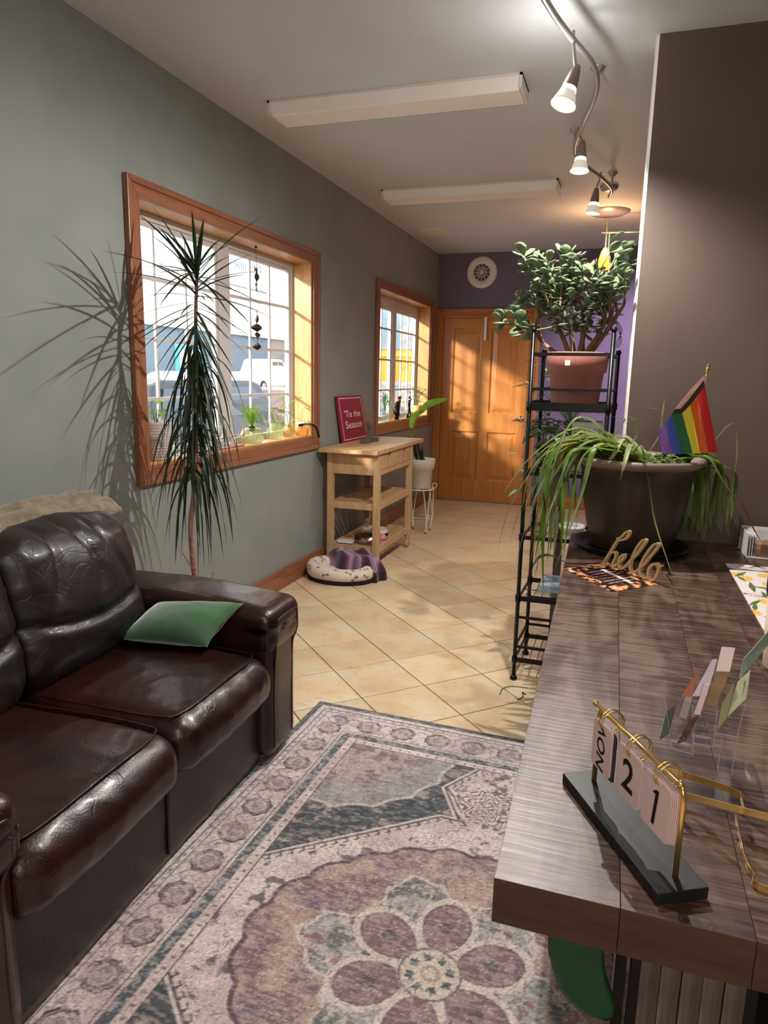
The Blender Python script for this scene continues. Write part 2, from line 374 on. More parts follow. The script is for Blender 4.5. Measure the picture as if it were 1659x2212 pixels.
M['bark'] = mat('bark', (150, 122, 98), 0.8, c2=(104, 82, 64), scale=20, stretch=(2, 2, 0.6), bump=0.6, bscale=60)
M['dracaena_bark'] = mat('pale_cane', (176, 130, 108), 0.75, c2=(140, 98, 80), scale=24, stretch=(1, 1, 3), bump=0.5, bscale=60)
M['dracaena'] = leafmat('dracaena_leaf', (20, 42, 34), (48, 62, 34), 0.18)
M['jade'] = leafmat('jade_leaf', (80, 98, 68), (128, 144, 108), 0.12, 0.38)
M['spider'] = leafmat('spider_leaf', (84, 106, 50), (150, 166, 92), 0.32, 0.4)
M['spider_pale'] = leafmat('spider_leaf_pale', (170, 172, 122), (122, 136, 78), 0.35, 0.45)
M['spider_dry'] = leafmat('dry_leaf', (196, 132, 50), (150, 100, 48), 0.3, 0.6)
M['bright_leaf'] = leafmat('bright_leaf', (120, 170, 60), (160, 200, 70), 0.55, 0.4)
M['snake'] = leafmat('snake_leaf', (24, 40, 28), (50, 66, 40), 0.1, 0.4)
M['cyan_leaf'] = leafmat('pale_leaf', (130, 170, 130), (96, 136, 96), 0.4, 0.4)
M['clear'] = glass('clear_acrylic', (250, 250, 253))
M['jar'] = glass('green_glass', (247, 249, 234), base=0.18, basec=(230, 236, 196))
M['amber_jar'] = glass('amber_glass', (249, 240, 216), base=0.14, basec=(240, 224, 188))
M['clear_jar'] = glass('clear_glass', (244, 248, 247), base=0.06)
M['paper'] = mat('white_card', (226, 208, 206), 0.7)
M['paper_blush'] = mat('blush_card', (222, 196, 194), 0.7)
M['paper_w'] = mat('white_paper', (226, 222, 220), 0.7)
M['kraft'] = mat('kraft_paper', (150, 118, 90), 0.8, c2=(132, 102, 76), scale=20)
M['mint'] = mat('mint_card', (198, 206, 172), 0.7)
M['sage'] = mat('sage_leaflet', (140, 158, 142), 0.7, c2=(126, 146, 132), scale=12)
M['orangecard'] = mat('tan_card', (168, 104, 72), 0.7)
M['ink'] = mat('black_ink', (16, 12, 14), 0.6)
M['cream'] = mat('cream_enamel', (216, 196, 172), 0.4)
M['navy'] = mat('navy_plastic', (30, 44, 60), 0.4)
M['red_sign'] = mat('crimson_board', (146, 28, 58), 0.5)
M['white_ink'] = mat('white_print', (240, 226, 224), 0.6)
M['steel'] = mat('steel_bowl', (150, 140, 134), 0.25, metal=1)
M['pinkrubber'] = mat('rose_bowl_base', (140, 96, 90), 0.6)
M['greywood'] = mat('weathered_grey_planks', (118, 108, 100), 0.7, c2=(76, 66, 60), scale=10, stretch=(5, 5, 0.3), bump=0.3)
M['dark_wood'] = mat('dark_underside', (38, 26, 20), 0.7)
M['black_slate'] = mat('black_base', (26, 30, 32), 0.45, c2=(20, 22, 24), scale=30)
M['bronze_fig'] = mat('dark_bronze', (52, 32, 26), 0.5)

# ------------------------------------------------------------------ room shell
WX, BY, CZ, PY = -2.06, 7.87, 2.72, 3.20      # left wall, back wall, ceiling, partition plane
RX, FY = 2.3, -2.4
def struct(name, mb, m, parent=None, **k):
    o = mb.build(name, m, parent, **k)
    if not parent: o['kind'] = 'structure'
    return o
fl = struct('floor', MB().box((WX - 0.3, FY - 0.2, -0.16), (RX + 0.2, BY + 0.3, -0.009)), M['grout'])
TS = 0.318; AX, AY = -0.998, 3.174
r2 = math.sqrt(0.5)
e1 = Vector((r2, -r2, 0)); e2 = Vector((r2, r2, 0))
def clip_poly(P, x0, x1, y0, y1):
    def cl(P, f, inter):
        out = []
        for i in range(len(P)):
            a, b = P[i - 1], P[i]; fa, fb = f(a), f(b)
            if (fa >= 0) != (fb >= 0): out.append(a + (b - a) * (fa / (fa - fb)))
            if fb >= 0: out.append(b)
        return out
    for f in (lambda p: p.x - x0, lambda p: x1 - p.x, lambda p: p.y - y0, lambda p: y1 - p.y):
        if P: P = cl(P, f, None)
    return P
tile_me = None
rest = MB()
for i in range(-30, 31):
    for j in range(-30, 31):
        c = Vector((AX, AY, 0)) + e1 * (TS * (i + 0.5)) + e2 * (TS * (j + 0.5))
        if c.x < WX - 0.3 or c.x > RX + 0.3 or c.y < FY - 0.3 or c.y > BY + 0.3: continue
        h = TS / 2 - 0.0028
        P = [c + e1 * (a * h) + e2 * (b * h) for a, b in ((-1, -1), (1, -1), (1, 1), (-1, 1))]
        Q = clip_poly(P, WX + 0.001, RX - 0.001, FY + 0.001, BY - 0.001)
        if len(Q) < 3: continue
        whole = len(Q) == 4 and all((a - b).length < 1e-6 for a, b in zip(sorted(P, key=lambda v: (round(v.x, 4), round(v.y, 4))), sorted(Q, key=lambda v: (round(v.x, 4), round(v.y, 4)))))
        seen = -2.1 < c.x < 0.45 and 2.0 < c.y < 7.95
        def slab(mb, Q):
            n = len(Q); cc = sum(Q, Vector((0, 0, 0))) / n
            V = [Vector((q.x, q.y, -0.01)) for q in Q] + [Vector((q.x, q.y, -0.0015)) for q in Q] + [cc + (q - cc) * 0.985 for q in Q]
            F = [(k, (k + 1) % n, n + (k + 1) % n, n + k) for k in range(n)] + [(n + k, n + (k + 1) % n, 2 * n + (k + 1) % n, 2 * n + k) for k in range(n)] + [tuple(2 * n + k for k in range(n))]
            mb.add(V, F)
        # keep the polygon counter-clockwise
        area = sum(Q[k - 1].x * Q[k].y - Q[k].x * Q[k - 1].y for k in range(len(Q)))
        if area < 0: Q.reverse()
        if not seen: slab(rest, Q); continue
        if whole and tile_me:
            o = bpy.data.objects.new('tile', tile_me); C.objects.link(o); o.parent = fl
            cc = Vector((c.x, c.y, -0.005)); o.location = cc - wl(fl); WL[o.name] = cc
        else:
            mb = MB(); slab(mb, Q); o = mb.build('tile', M['tile'], fl)
            if whole: tile_me = o.data
ro = rest.build('tile', M['tile'], fl); ro['kind'] = 'stuff'

cl = struct('ceiling', MB().box((WX - 0.3, FY - 0.2, CZ), (RX + 0.2, BY + 0.3, CZ + 0.12)), M['ceiling'])
# left wall with two window openings
W1 = (2.712, 4.53); W2 = (5.905, 7.61); WZ = (0.965, 2.145)
mb = MB(); x0 = WX - 0.2
mb.box((x0, FY, -0.01), (WX, BY, WZ[0])); mb.box((x0, FY, WZ[1]), (WX, BY, CZ))
for a, b in ((FY, W1[0]), (W1[1], W2[0]), (W2[1], BY)): mb.box((x0, a, WZ[0]), (WX, b, WZ[1]))
struct('wall_left', mb, M['wall_green'])
DX0, DX1, DZ = -2.00, -0.975, 2.06            # rough door opening
mb = MB(); mb.box((WX - 0.2, BY, -0.01), (DX0, BY + 0.14, CZ)); mb.box((DX1, BY, -0.01), (RX, BY + 0.14, CZ)); mb.box((DX0, BY, DZ), (DX1, BY + 0.14, CZ))
struct('wall_back', mb, M['wall_purple'])
struct('wall_right', MB().box((RX, FY, -0.01), (RX + 0.12, BY, CZ)), M['wall_taupe'])
struct('wall_front', MB().box((WX - 0.2, FY - 0.12, -0.01), (RX, FY, CZ)), M['wall_taupe'])
struct('wall_partition', MB().box((0.014, PY, 0.0), (RX, PY + 0.13, CZ)), M['wall_taupe'])
mb = MB(); mb.prism([(0.016, PY - 0.001), (0.006, PY + 0.004), (0.002, PY + 0.03), (0.002, PY + 0.13), (0.014, PY + 0.13), (0.014, PY + 0.001)], 0.0, CZ - 0.001)
tr = struct('lit_edge_trim', mb, M['white'])  # white angled strip puts window light on the partition's end into the colour
# a hallway wall behind the door keeps the light out
struct('wall_hall', MB().box((DX0 - 0.1, BY + 0.3, -0.01), (DX1 + 0.1, BY + 0.34, CZ)), M['wall_green'])
# baseboards
def baseboard(name, lo, hi, m):
    mb = MB(); mb.box(lo, hi); return struct(name, mb, m, bevel=0.004)
baseboard('baseboard_left', (WX, FY, 0), (WX + 0.016, 7.78, 0.135), M['pine_h'])
baseboard('baseboard_back', (DX1 + 0.09, BY - 0.016, 0), (RX, BY, 0.135), M['pine_x'])
baseboard('baseboard_right', (0.04, PY - 0.016, 0), (RX, PY, 0.135), M['pine_x'])

# ------------------------------------------------------------------ windows
def window(name, yr, extra_head=0.0):
    y0, y1 = yr; z0, z1 = WZ
    t = bpy.data.objects.new(name, None); C.objects.link(t); t.location = (WX - 0.14, (y0 + y1) / 2, z0); WL[t.name] = Vector(t.location); t['kind'] = 'structure'; t.empty_display_size = 0.05
    FX = WX - 0.135
    g = 0.016
    # jamb boards
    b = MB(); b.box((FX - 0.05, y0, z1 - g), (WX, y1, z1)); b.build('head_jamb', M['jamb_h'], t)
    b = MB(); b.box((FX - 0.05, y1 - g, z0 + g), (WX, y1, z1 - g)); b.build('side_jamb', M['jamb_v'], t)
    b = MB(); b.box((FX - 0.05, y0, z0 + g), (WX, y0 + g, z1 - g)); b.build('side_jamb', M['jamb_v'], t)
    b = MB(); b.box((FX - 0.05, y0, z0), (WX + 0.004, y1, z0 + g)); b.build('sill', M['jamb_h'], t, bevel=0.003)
    # casing: mitred moulded frame around the opening
    cw = 0.088
    def casing(pts, inner, m):
        # two-step profile
        b = MB(); b.add([(WX, *p) for p in pts] + [(WX + 0.016, *p) for p in pts], [(0, 1, 2, 3), (7, 6, 5, 4), (0, 4, 5, 1), (1, 5, 6, 2), (2, 6, 7, 3), (3, 7, 4, 0)])
        b.add([(WX + 0.012, *p) for p in inner] + [(WX + 0.026, *p) for p in inner], [(0, 1, 2, 3), (7, 6, 5, 4), (0, 4, 5, 1), (1, 5, 6, 2), (2, 6, 7, 3), (3, 7, 4, 0)])
        b.build('casing', m, t, bevel=0.004)
    a0, a1, b0, b1 = y0 - cw, y1 + cw, z0 - cw + 0.005, z1 + 0.065
    s = 0.6
    def inn(o, i):    # outer-edge bead strip
        return [(o[0][0], o[0][1]), (o[1][0], o[1][1]), (o[1][0] + (o[2][0] - o[1][0]) * 0.35, o[1][1] + (o[2][1] - o[1][1]) * 0.35), (o[0][0] + (o[3][0] - o[0][0]) * 0.35, o[0][1] + (o[3][1] - o[0][1]) * 0.35)]
    top = [(a0, b1), (a1, b1), (y1, z1 - g), (y0, z1 - g)]; bot = [(a0, b0), (a1, b0), (y1, z0 + g * 0), (y0, z0 + g * 0)]
    lf = [(a0, b0), (a0, b1), (y0, z1 - g), (y0, z0)]; rt = [(a1, b0), (a1, b1), (y1, z1 - g), (y1, z0)]
    casing(top, inn(top, 0), M['pine_h']); casing(bot, inn(bot, 0), M['pine_h']); casing(lf, inn(lf, 0), M['pine_v']); casing(rt, inn(rt, 0), M['pine_v'])
    # vinyl frame
    iz0, iz1 = z0 + g, z1 - g - extra_head
    iy0, iy1 = y0 + g, y1 - g
    ym = (iy0 + iy1) / 2 + 0.015
    b = MB(); f = 0.035
    b.box((FX - 0.05, iy0, iz1 - f), (FX, iy1, z1 - g)); b.box((FX - 0.05, iy0, iz0), (FX, iy1, iz0 + 0.012)); b.box((FX - 0.05, iy0, iz0 + 0.012), (FX, iy0 + 0.02, iz1 - f)); b.box((FX - 0.05, iy1 - 0.02, iz0 + 0.012), (FX, iy1, iz1 - f))
    b.build('frame', M['vinyl'], t, bevel=0.003)
    b = MB(); b.box((FX - 0.05, ym - 0.058, iz0 + 0.012), (FX, ym + 0.058, iz1 - f)); b.build('mullion', M['vinyl'], t, bevel=0.003)
    for sa, sb in ((iy0 + 0.02, ym - 0.058), (ym + 0.058, iy1 - 0.02)):
        zz0, zz1 = iz0 + 0.012, iz1 - f; q = 0.022
        sx0, sx1 = FX - 0.045, FX - 0.012
        b = MB(); b.box((sx0, sa, zz1 - q), (sx1, sb, zz1)); b.box((sx0, sa, zz0), (sx1, sb, zz0 + q)); b.box((sx0, sa, zz0 + q), (sx1, sa + q, zz1 - q)); b.box((sx0, sb - q, zz0 + q), (sx1, sb, zz1 - q))
        so = b.build('sash', M['vinyl'], t, bevel=0.003)
        ya, yb, za, zb = sa + q, sb - q, zz0 + q, zz1 - q
        for k in (1, 2):
            yy = ya + (yb - ya) * k / 3
            b = MB(); b.box((FX - 0.034, yy - 0.008, za), (FX - 0.022, yy + 0.008, zb)); b.build('muntin', M['vinyl'], so)
        for zz in (1.262, 1.55, 1.838):
            b = MB(); b.box((FX - 0.036, ya, zz - 0.008), (FX - 0.020, yb, zz + 0.008)); b.build('muntin', M['vinyl'], so)
        b = MB(); b.box((FX - 0.030, ya, za), (FX - 0.027, yb, zb)); b.build('pane', M['pane'], so)
    return t
win1 = window('window_1', W1); win2 = window('window_2', W2, extra_head=0.06)

# ------------------------------------------------------------------ door
dr = bpy.data.objects.new('door_1', None); C.objects.link(dr); dr.location = ((DX0 + DX1) / 2, BY, 0); WL[dr.name] = Vector(dr.location); dr['kind'] = 'structure'
mb = MB(); mb.box((DX0, BY - 0.01, 0), (DX0 + 0.02, BY + 0.13, DZ)); mb.box((DX1 - 0.02, BY - 0.01, 0), (DX1, BY + 0.13, DZ)); mb.box((DX0 + 0.02, BY - 0.01, DZ - 0.02), (DX1 - 0.02, BY + 0.13, DZ)); mb.build('door_jamb', M['door_v'], dr, bevel=0.003)
for nm, lo, hi in (('l', (WX + 0.001, 0), (DX0 + 0.012, DZ + 0.075)), ('r', (DX1 - 0.012, 0), (DX1 + 0.065, DZ + 0.075)), ('t', (DX0 + 0.012, DZ - 0.012), (DX1 - 0.012, DZ + 0.075))):
    mb = MB(); mb.box((lo[0], BY - 0.02, lo[1]), (hi[0], BY, hi[1]))
    if nm == 'r': mb.box((hi[0] - 0.028, BY - 0.03, 0), (hi[0], BY - 0.018, hi[1]))
    if nm == 't': mb.box((lo[0] - 0.05, BY - 0.03, hi[1] - 0.028), (hi[0] + 0.05, BY - 0.018, hi[1]))
    mb.build('door_casing', M['door_v'] if nm != 't' else M['pine_x'], dr, bevel=0.004)
sx0, sx1, sz0, sz1 = DX0 + 0.024, DX1 - 0.024, 0.008, DZ - 0.024
dy = BY + 0.012
slab_mb = MB()
stile, mid, cxm = 0.115, 0.1, (sx0 + sx1) / 2
pan = [(sx0 + stile, cxm - mid / 2, 1.0, 1.93), (cxm + mid / 2, sx1 - stile, 1.0, 1.93), (sx0 + stile, cxm - mid / 2, 0.245, 0.80), (cxm + mid / 2, sx1 - stile, 0.245, 0.80)]
slab_mb.box((sx0, dy, sz0), (sx0 + stile, dy + 0.04, sz1)); slab_mb.box((sx1 - stile, dy, sz0), (sx1, dy + 0.04, sz1)); slab_mb.box((cxm - mid / 2, dy, 0.245), (cxm + mid / 2, dy + 0.04, 0.80)); slab_mb.box((cxm - mid / 2, dy, 1.0), (cxm + mid / 2, dy + 0.04, 1.93))
for a, b_ in ((sz0, 0.245), (0.80, 1.0), (1.93, sz1)): slab_mb.box((sx0 + stile, dy, a), (sx1 - stile, dy + 0.04, b_))
slab = slab_mb.build('door_slab', M['door_v'], dr)
for (a, b_, c_, d_) in pan:
    mb = MB()
    lv = [(0, dy + 0.001), (0.014, dy + 0.016), (0.022, dy + 0.018), (0.07, dy + 0.004)]
    V = []; F = []
    for (ins, yy) in lv: V += [(a + ins, yy, c_ + ins), (b_ - ins, yy, c_ + ins), (b_ - ins, yy, d_ - ins), (a + ins, yy, d_ - ins)]
    for k in range(len(lv) - 1):
        for q in range(4): F.append((k * 4 + q, k * 4 + (q + 1) % 4, (k + 1) * 4 + (q + 1) % 4, (k + 1) * 4 + q))
    F.append((12, 13, 14, 15)); mb.add(V, F); mb.build('door_panel', M['door_v'], slab)
mb = MB(); mb.lathe([(0, -0.012), (0.032, -0.01), (0.034, 0)], (sx1 - 0.07, dy - 0.001, 0.96), 20, axis=(0, 1, 0)); mb.tube([(sx1 - 0.07, dy, 0.96), (sx1 - 0.07, dy - 0.05, 0.96)], 0.011)
mb.tube(catmull([(sx1 - 0.068, dy - 0.05, 0.96), (sx1 - 0.12, dy - 0.052, 0.962), (sx1 - 0.19, dy - 0.048, 0.955)], 4), [0.012, 0.012, 0.011, 0.011, 0.01, 0.009, 0.008, 0.008, 0.007])
mb.build('door_handle', M['chrome'], slab, smooth=True)

# ------------------------------------------------------------------ ceiling and wall fittings
for k, (y0, y1, lab) in enumerate(((3.40, 3.62, 'long white box ceiling light nearest the camera, over the big window'), (5.14, 5.37, 'farther long white box ceiling light, beyond the nearer one'))):
    t = thing('ceiling_light', lab, 'ceiling light', (-1.16, (y0 + y1) / 2, CZ), 'box lights along the ceiling')
    MB().box((-1.79, y0, CZ - 0.012), (-0.54, y1, CZ - 0.0005)).build('back_plate', M['white'], t)
    mb = MB(); zb = CZ - 0.066
    mb.add([(-1.785, y0 + .005, CZ - .012), (-0.545, y0 + .005, CZ - .012), (-0.545, y1 - .005, CZ - .012), (-1.785, y1 - .005, CZ - .012), (-1.775, y0 + .025, zb), (-0.555, y0 + .025, zb), (-0.555, y1 - .025, zb), (-1.775, y1 - .025, zb)], [(4, 7, 6, 5), (0, 4, 5, 1), (1, 5, 6, 2), (2, 6, 7, 3), (3, 7, 4, 0)])
    mb.build('diffuser', M['acrylic'], t, bevel=0.006)
    for xe in (-1.79, -0.552):
        MB().box((xe, y0, CZ - 0.06), (xe + 0.012, y1, CZ - 0.001)).build('end_cap', M['white'], t)
t = thing('ceiling_light', 'added flat ceiling panel for the fill light, unseen behind the camera', 'ceiling light', (-0.3, -0.75, CZ))
MB().box((-0.95, -0.95, CZ - 0.04), (0.35, -0.55, CZ - 0.0005)).build('frame', M['white'], t)  # unseen fixture body added for the ceiling fill
t = thing('ceiling_light', 'added unseen ceiling panel in the side bay beyond the partition', 'ceiling light', (1.5, 5.6, CZ))
MB().box((1.15, 5.1, CZ - 0.04), (1.85, 6.1, CZ - 0.0005)).build('frame', M['white'], t)  # unseen body added to go with the lilac fill
# ceiling vent
t = thing('ceiling_vent', 'small white louvred ceiling register near the far window', 'vent', (-1.79, 6.68, CZ))
MB().box((-1.90, 6.50, CZ - 0.008), (-1.69, 6.85, CZ - 0.0005)).build('frame', M['white'], t)
for k in range(7):
    yy = 6.545 + k * 0.042
    MB().box((-1.88, yy, CZ - 0.018), (-1.71, yy + 0.022, CZ - 0.008)).build('slat', M['white'], t)
# round wall vent
vc = Vector((-1.573, BY, 2.515))
t = thing('round_vent', 'round white air vent on the purple wall above the door', 'vent', vc)
MB().lathe([(0.088, -0.006), (0.09, -0.02), (0.15, -0.022), (0.163, -0.01), (0.165, 0)], vc, 40, axis=(0, 1, 0)).build('rim', M['white'], t, smooth=True)
MB().lathe([(0, -0.004), (0.088, -0.004)], vc, 32, axis=(0, 1, 0)).build('backing', mat('vent_grey', (96, 96, 94), 0.7), t)
for k in range(12):
    a = 2 * PI * k / 12
    MB().beam(vc + Vector((0.012 * math.cos(a), -0.012, 0.012 * math.sin(a))), vc + Vector((0.089 * math.cos(a), -0.012, 0.089 * math.sin(a))), 0.006, 0.006).build('blade', M['white'], t)
MB().lathe([(0, -0.018), (0.014, -0.016), (0.016, -0.006)], vc, 16, axis=(0, 1, 0)).build('hub', M['white'], t, smooth=True)
MB().tube(ring(vc + Vector((0, -0.012, 0)), 0.05, 28, (1, 0, 0), (0, 0, 1)), 0.003, 5, closed=True).build('ring', M['white'], t)

# wavy track light with three lit heads in view and one just above the frame
track = thing('track_light', 'grey wavy ceiling track with cone glass spot heads', 'track light', (-0.25, 3.8, CZ))
RZ = 2.62
rp = [(-0.30, 1.75, RZ), (-0.37, 2.10, RZ), (-0.375, 2.42, RZ)] + [tuple(at(u, v, z=RZ)) for u, v in ((1190, 20), (1237, 85), (1284, 145), (1287, 200), (1262, 262), (1241, 322), (1262, 356), (1300, 384), (1321, 408), (1316, 425))]
MB().tube(catmull(rp, 6), 0.012, 8).build('rail', M['nickel'], track, smooth=True)
for p_ in (rp[6], rp[11], rp[8]):
    MB().tube([(p_[0], p_[1], RZ + 0.01), (p_[0], p_[1], CZ - 0.02)], 0.006).lathe([(0.0, -0.028), (0.012, -0.026), (0.03, -0.006), (0.032, 0)], (p_[0], p_[1], CZ - 0.0005), 16).build('standoff', M['nickel'], track, smooth=True)
MB().lathe([(0.0, -0.03), (0.05, -0.028), (0.062, -0.01), (0.064, 0)], (tuple(at(1316, 402, z=CZ))[0], tuple(at(1316, 402, z=CZ))[1], CZ - 0.0005), 28).build('canopy', M['nickel'], track, smooth=True)
M['shade'] = mat('frosted_glass_shade', (236, 232, 226), 0.3, emit=(255, 240, 214), estr=0.35)
M['bulb'] = mat('lit_bulb', (255, 240, 210), 0.4, emit=(255, 236, 200), estr=14)
heads = []
for (ra, sb, dv) in (((1190, -60), None, (-0.05, -0.45, -1)), ((1238, 86), (1241, 160), (-0.28, -0.25, -1)), ((1252, 292), (1257, 318), (-0.03, -0.12, -1)), ((1297, 383), (1287, 418), (-0.1, -0.02, -1))):
    a = at(*ra, z=RZ) if sb else Vector((-0.335, 1.93, RZ)); heads.append((a, at(*sb, y=a.y - 0.01) if sb else a - Vector((-0.01, 0, 0.17)), dv))
for k, (a, b_, dv) in enumerate(heads):
    a = Vector(a); b_ = Vector(b_); dv = Vector(dv).normalized()
    mb = MB(); mb.tube([a + Vector((0, 0, 0.03)), a, b_ + Vector((0, 0, 0.03)), b_], 0.006, 7)
    hd = mb.build('lamp_arm', M['nickel'], track, smooth=True)
    MB().lathe([(0.0, -0.035), (0.012, -0.03), (0.020, 0.0), (0.028, 0.05), (0.026, 0.055)], b_, 20, axis=dv).build('socket', mat('socket', (150, 132, 122), 0.5), hd, smooth=True)
    cb = b_ + dv * 0.052
    MB().lathe([(0.024, 0.0), (0.034, 0.03), (0.043, 0.055), (0.049, 0.066), (0.047, 0.066), (0.041, 0.053), (0.03, 0.028), (0.021, 0.004)], cb, 24, axis=dv).build('lamp_shade', M['shade'], hd, smooth=True)
    MB().lathe([(0.0, 0.052), (0.03, 0.05), (0.036, 0.045), (0.026, 0.0), (0, 0)], cb, 20, axis=dv).build('bulb', M['bulb'], hd, smooth=True)
    lp = cb + dv * 0.08
    pw = (46, 105, 40, 36)[k]
    light('spot_head_light', 'SPOT', lp, pw, (1.0, 0.95, 0.90), 0.013, target=lp + (dv if k != 1 else Vector((-0.25, -0.1, -1))), spot_size=math.radians((155, 176, 150, 150)[k]), spot_blend=(1.0, 0.6, 1.0, 1.0)[k])
    if k == 1: light('shade_glow_light', 'POINT', b_ + dv * 0.03 + Vector((0.0, 0.0, 0)) - Vector((0.055, 0, 0)), (8, 3, 3, 3)[k], (1.0, 0.95, 0.92), 0.03)

# amber pendant further back
pend = thing('pendant_lamp', 'small glowing amber glass pendant hanging near the purple wall', 'pendant lamp', (-0.26, 6.2, CZ))
pc = at(1308, 535, y=6.2)
MB().lathe([(0.0, -0.03), (0.13, -0.026), (0.165, -0.008), (0.17, 0)], (pc.x, 6.2, CZ - 0.0005), 32).build('canopy', M['nickel'], pend, smooth=True)
MB().tube([(pc.x, 6.2, CZ - 0.02), (pc.x, 6.2, pc.z)], 0.004).build('cord', M['nickel'], pend)
MB().tube([(pc.x - 0.04, 6.2, 2.56), (pc.x + 0.8, 6.25, 2.55)], 0.006).build('rail', M['nickel'], pend, smooth=True)
MB().lathe([(0.012, 0.0), (0.03, -0.03), (0.045, -0.08), (0.05, -0.12), (0.04, -0.16), (0.03, -0.17)], pc, 24).build('lamp_shade', mat('amber_glass_shade', (255, 150, 70), 0.3, emit=(255, 140, 50), estr=3.0), pend, smooth=True)
MB().ell(pc + Vector((0, 0, -0.10)), (0.028, 0.028, 0.035)).build('bulb', mat('amber_bulb', (255, 190, 120), 0.4, emit=(255, 190, 110), estr=22), pend, smooth=True)
light('pendant_light', 'POINT', pc + Vector((0, 0, 0.02)) + Vector((0.0, -0.07, -0.03)), 8, (1.0, 0.55, 0.25), 0.03)

exec_parts = True

# ------------------------------------------------------------------ soft shapes
def softbox(lo, hi, r, step=0.03, puff=(0, 0, 0), wr=0.0, wsc=5.0, seed=0, M=None, fn=None):
    lo = Vector(lo); hi = Vector(hi); c = (lo + hi) / 2; hs = (hi - lo) / 2
    n = [max(2, int(round(2 * hs[k] / step))) for k in range(3)]
    V = []; F = []; key = {}
    def vid(p):
        k = (round(p[0], 5), round(p[1], 5), round(p[2], 5))
        if k not in key: key[k] = len(V); V.append(Vector(p))
        return key[k]
    for ax in range(3):
        a, b = [(1, 2), (2, 0), (0, 1)][ax]
        for sg in (-1, 1):
            for i in range(n[a]):
                for j in range(n[b]):
                    q = []
                    for di, dj in ((0, 0), (1, 0), (1, 1), (0, 1)):
                        p = [0, 0, 0]; p[ax] = sg * hs[ax]; p[a] = -hs[a] + 2 * hs[a] * (i + di) / n[a]; p[b] = -hs[b] + 2 * hs[b] * (j + dj) / n[b]
                        q.append(vid(p))
                    F.append(tuple(q) if sg > 0 else tuple(reversed(q)))
    out = []
    for p in V:
        rr = [min(r, hs[k] * 0.98) for k in range(3)]
        q = Vector([max(-(hs[k] - rr[k]), min(hs[k] - rr[k], p[k])) for k in range(3)])
        d = p - q
        if d.length > 1e-9:
            nn = d.normalized(); o = q + Vector([nn[k] * rr[k] for k in range(3)])
        else: nn = Vector((0, 0, 1)); o = p.copy()
        u = [1 - (o[k] / hs[k]) ** 2 for k in range(3)]
        o.x += puff[0] * math.copysign(1, nn.x) * max(0, u[1]) * max(0, u[2]) * abs(nn.x)
        o.y += puff[1] * math.copysign(1, nn.y) * max(0, u[0]) * max(0, u[2]) * abs(nn.y)
        o.z += puff[2] * math.copysign(1, nn.z) * max(0, u[0]) * max(0, u[1]) * abs(nn.z)
        if wr:
            s = Vector((seed * 3.1, seed * 1.7, 0))
            v1 = mnoise.noise((o + c) * wsc + s); v2 = 1 - abs(mnoise.noise((o + c) * wsc * 1.9 + s * 2)) * 2
            o += nn * wr * (v1 + 0.6 * v2 ** 3)
        if fn: o = fn(o, nn, hs)
        out.append((M @ o if M else o) + c)
    return out, F

# ------------------------------------------------------------------ sofa
sofa = thing('sofa', 'dark burgundy leather two-seat sofa against the grey-green wall', 'sofa', (-1.55, 1.5, 0))
LE, LD = M['leather'], M['leather_dark']
def soft(name, m, parent, *a, **k):
    lab = k.pop('label', None)
    V, F = softbox(*a, **k); return mobj(name, V, F, m, parent, smooth=True, label=lab)
soft('base', LD, sofa, (-1.98, 0.88, 0.012), (-1.148, 2.09, 0.325), 0.03, step=0.04, wr=0.004, wsc=4)
soft('back_frame', LD, sofa, (-2.035, 0.75, 0.05), (-1.80, 2.25, 0.80), 0.07, step=0.05, wr=0.004)
MB().tube([(-1.147, 1.5, 0.05), (-1.144, 1.5, 0.2), (-1.147, 1.5, 0.30)], 0.006).build('seam', LD, sofa, smooth=True)
def sfn(o, nn, hs):
    f = max(0, nn.z) * 0.6 + max(0, nn.x) * 0.6
    e = max(0, (abs(o.y) / hs.y - 0.35)) * (1 if o.x > -0.05 else 0.3)
    w_ = math.sin(o.y * 55 + o.x * 120 + 3 * mnoise.noise(o * 9)) * 0.5 + math.sin((o.y - o.x) * 90) * 0.3
    return o + nn * 0.0036 * w_ * f * e * 1.6
for k, (a, b_) in enumerate(((0.925, 1.497), (1.503, 2.048))):
    so = soft('seat_cushion', LE, sofa, (-1.74, a, 0.275), (-1.075, b_, 0.45), 0.075, step=0.014, puff=(0.02, 0, 0.028), wr=0.0045, wsc=5.5, seed=k + 1, fn=sfn)
    pts = catmull([(-1.70, a + 0.03, 0.447), (-1.4, a + 0.02, 0.452), (-1.19, a + 0.025, 0.452), (-1.13, a + 0.07, 0.455), (-1.118, (a + b_) / 2, 0.463), (-1.13, b_ - 0.07, 0.455), (-1.19, b_ - 0.025, 0.452), (-1.4, b_ - 0.02, 0.452), (-1.70, b_ - 0.03, 0.447)], 6)
    MB().tube(pts, 0.0035, 6).build('piping', LE, so, smooth=True)
    Mr = Matrix.Rotation(math.radians(-13), 4, 'Y')
    def bfn(o, nn, hs, sd=k):
        f = max(0, nn.x)
        g = math.exp(-((o.z + 0.05 + 0.03 * math.cos(o.y * 7)) / 0.016) ** 2) * f      # the tuck across the cushion
        o = o - Vector((0.024 * g, 0, 0))
        for q in range(3):
            yy = (-0.17 + 0.14 * q) + 0.05 * math.sin(o.z * 9 + q)
            g = math.exp(-((o.y - yy) / 0.011) ** 2) * f * max(0, min(1, (o.z + 0.04) / 0.08))
            o = o - Vector((0.012 * g, 0, 0))
        return o
    bc = soft('back_cushion', LD, sofa, (-1.845, a - 0.01, 0.43), (-1.60, b_ + 0.02, 0.915), 0.10, step=0.013, puff=(0.05, 0, 0.02), wr=0.006, wsc=6, seed=k + 5, M=Mr, fn=bfn)
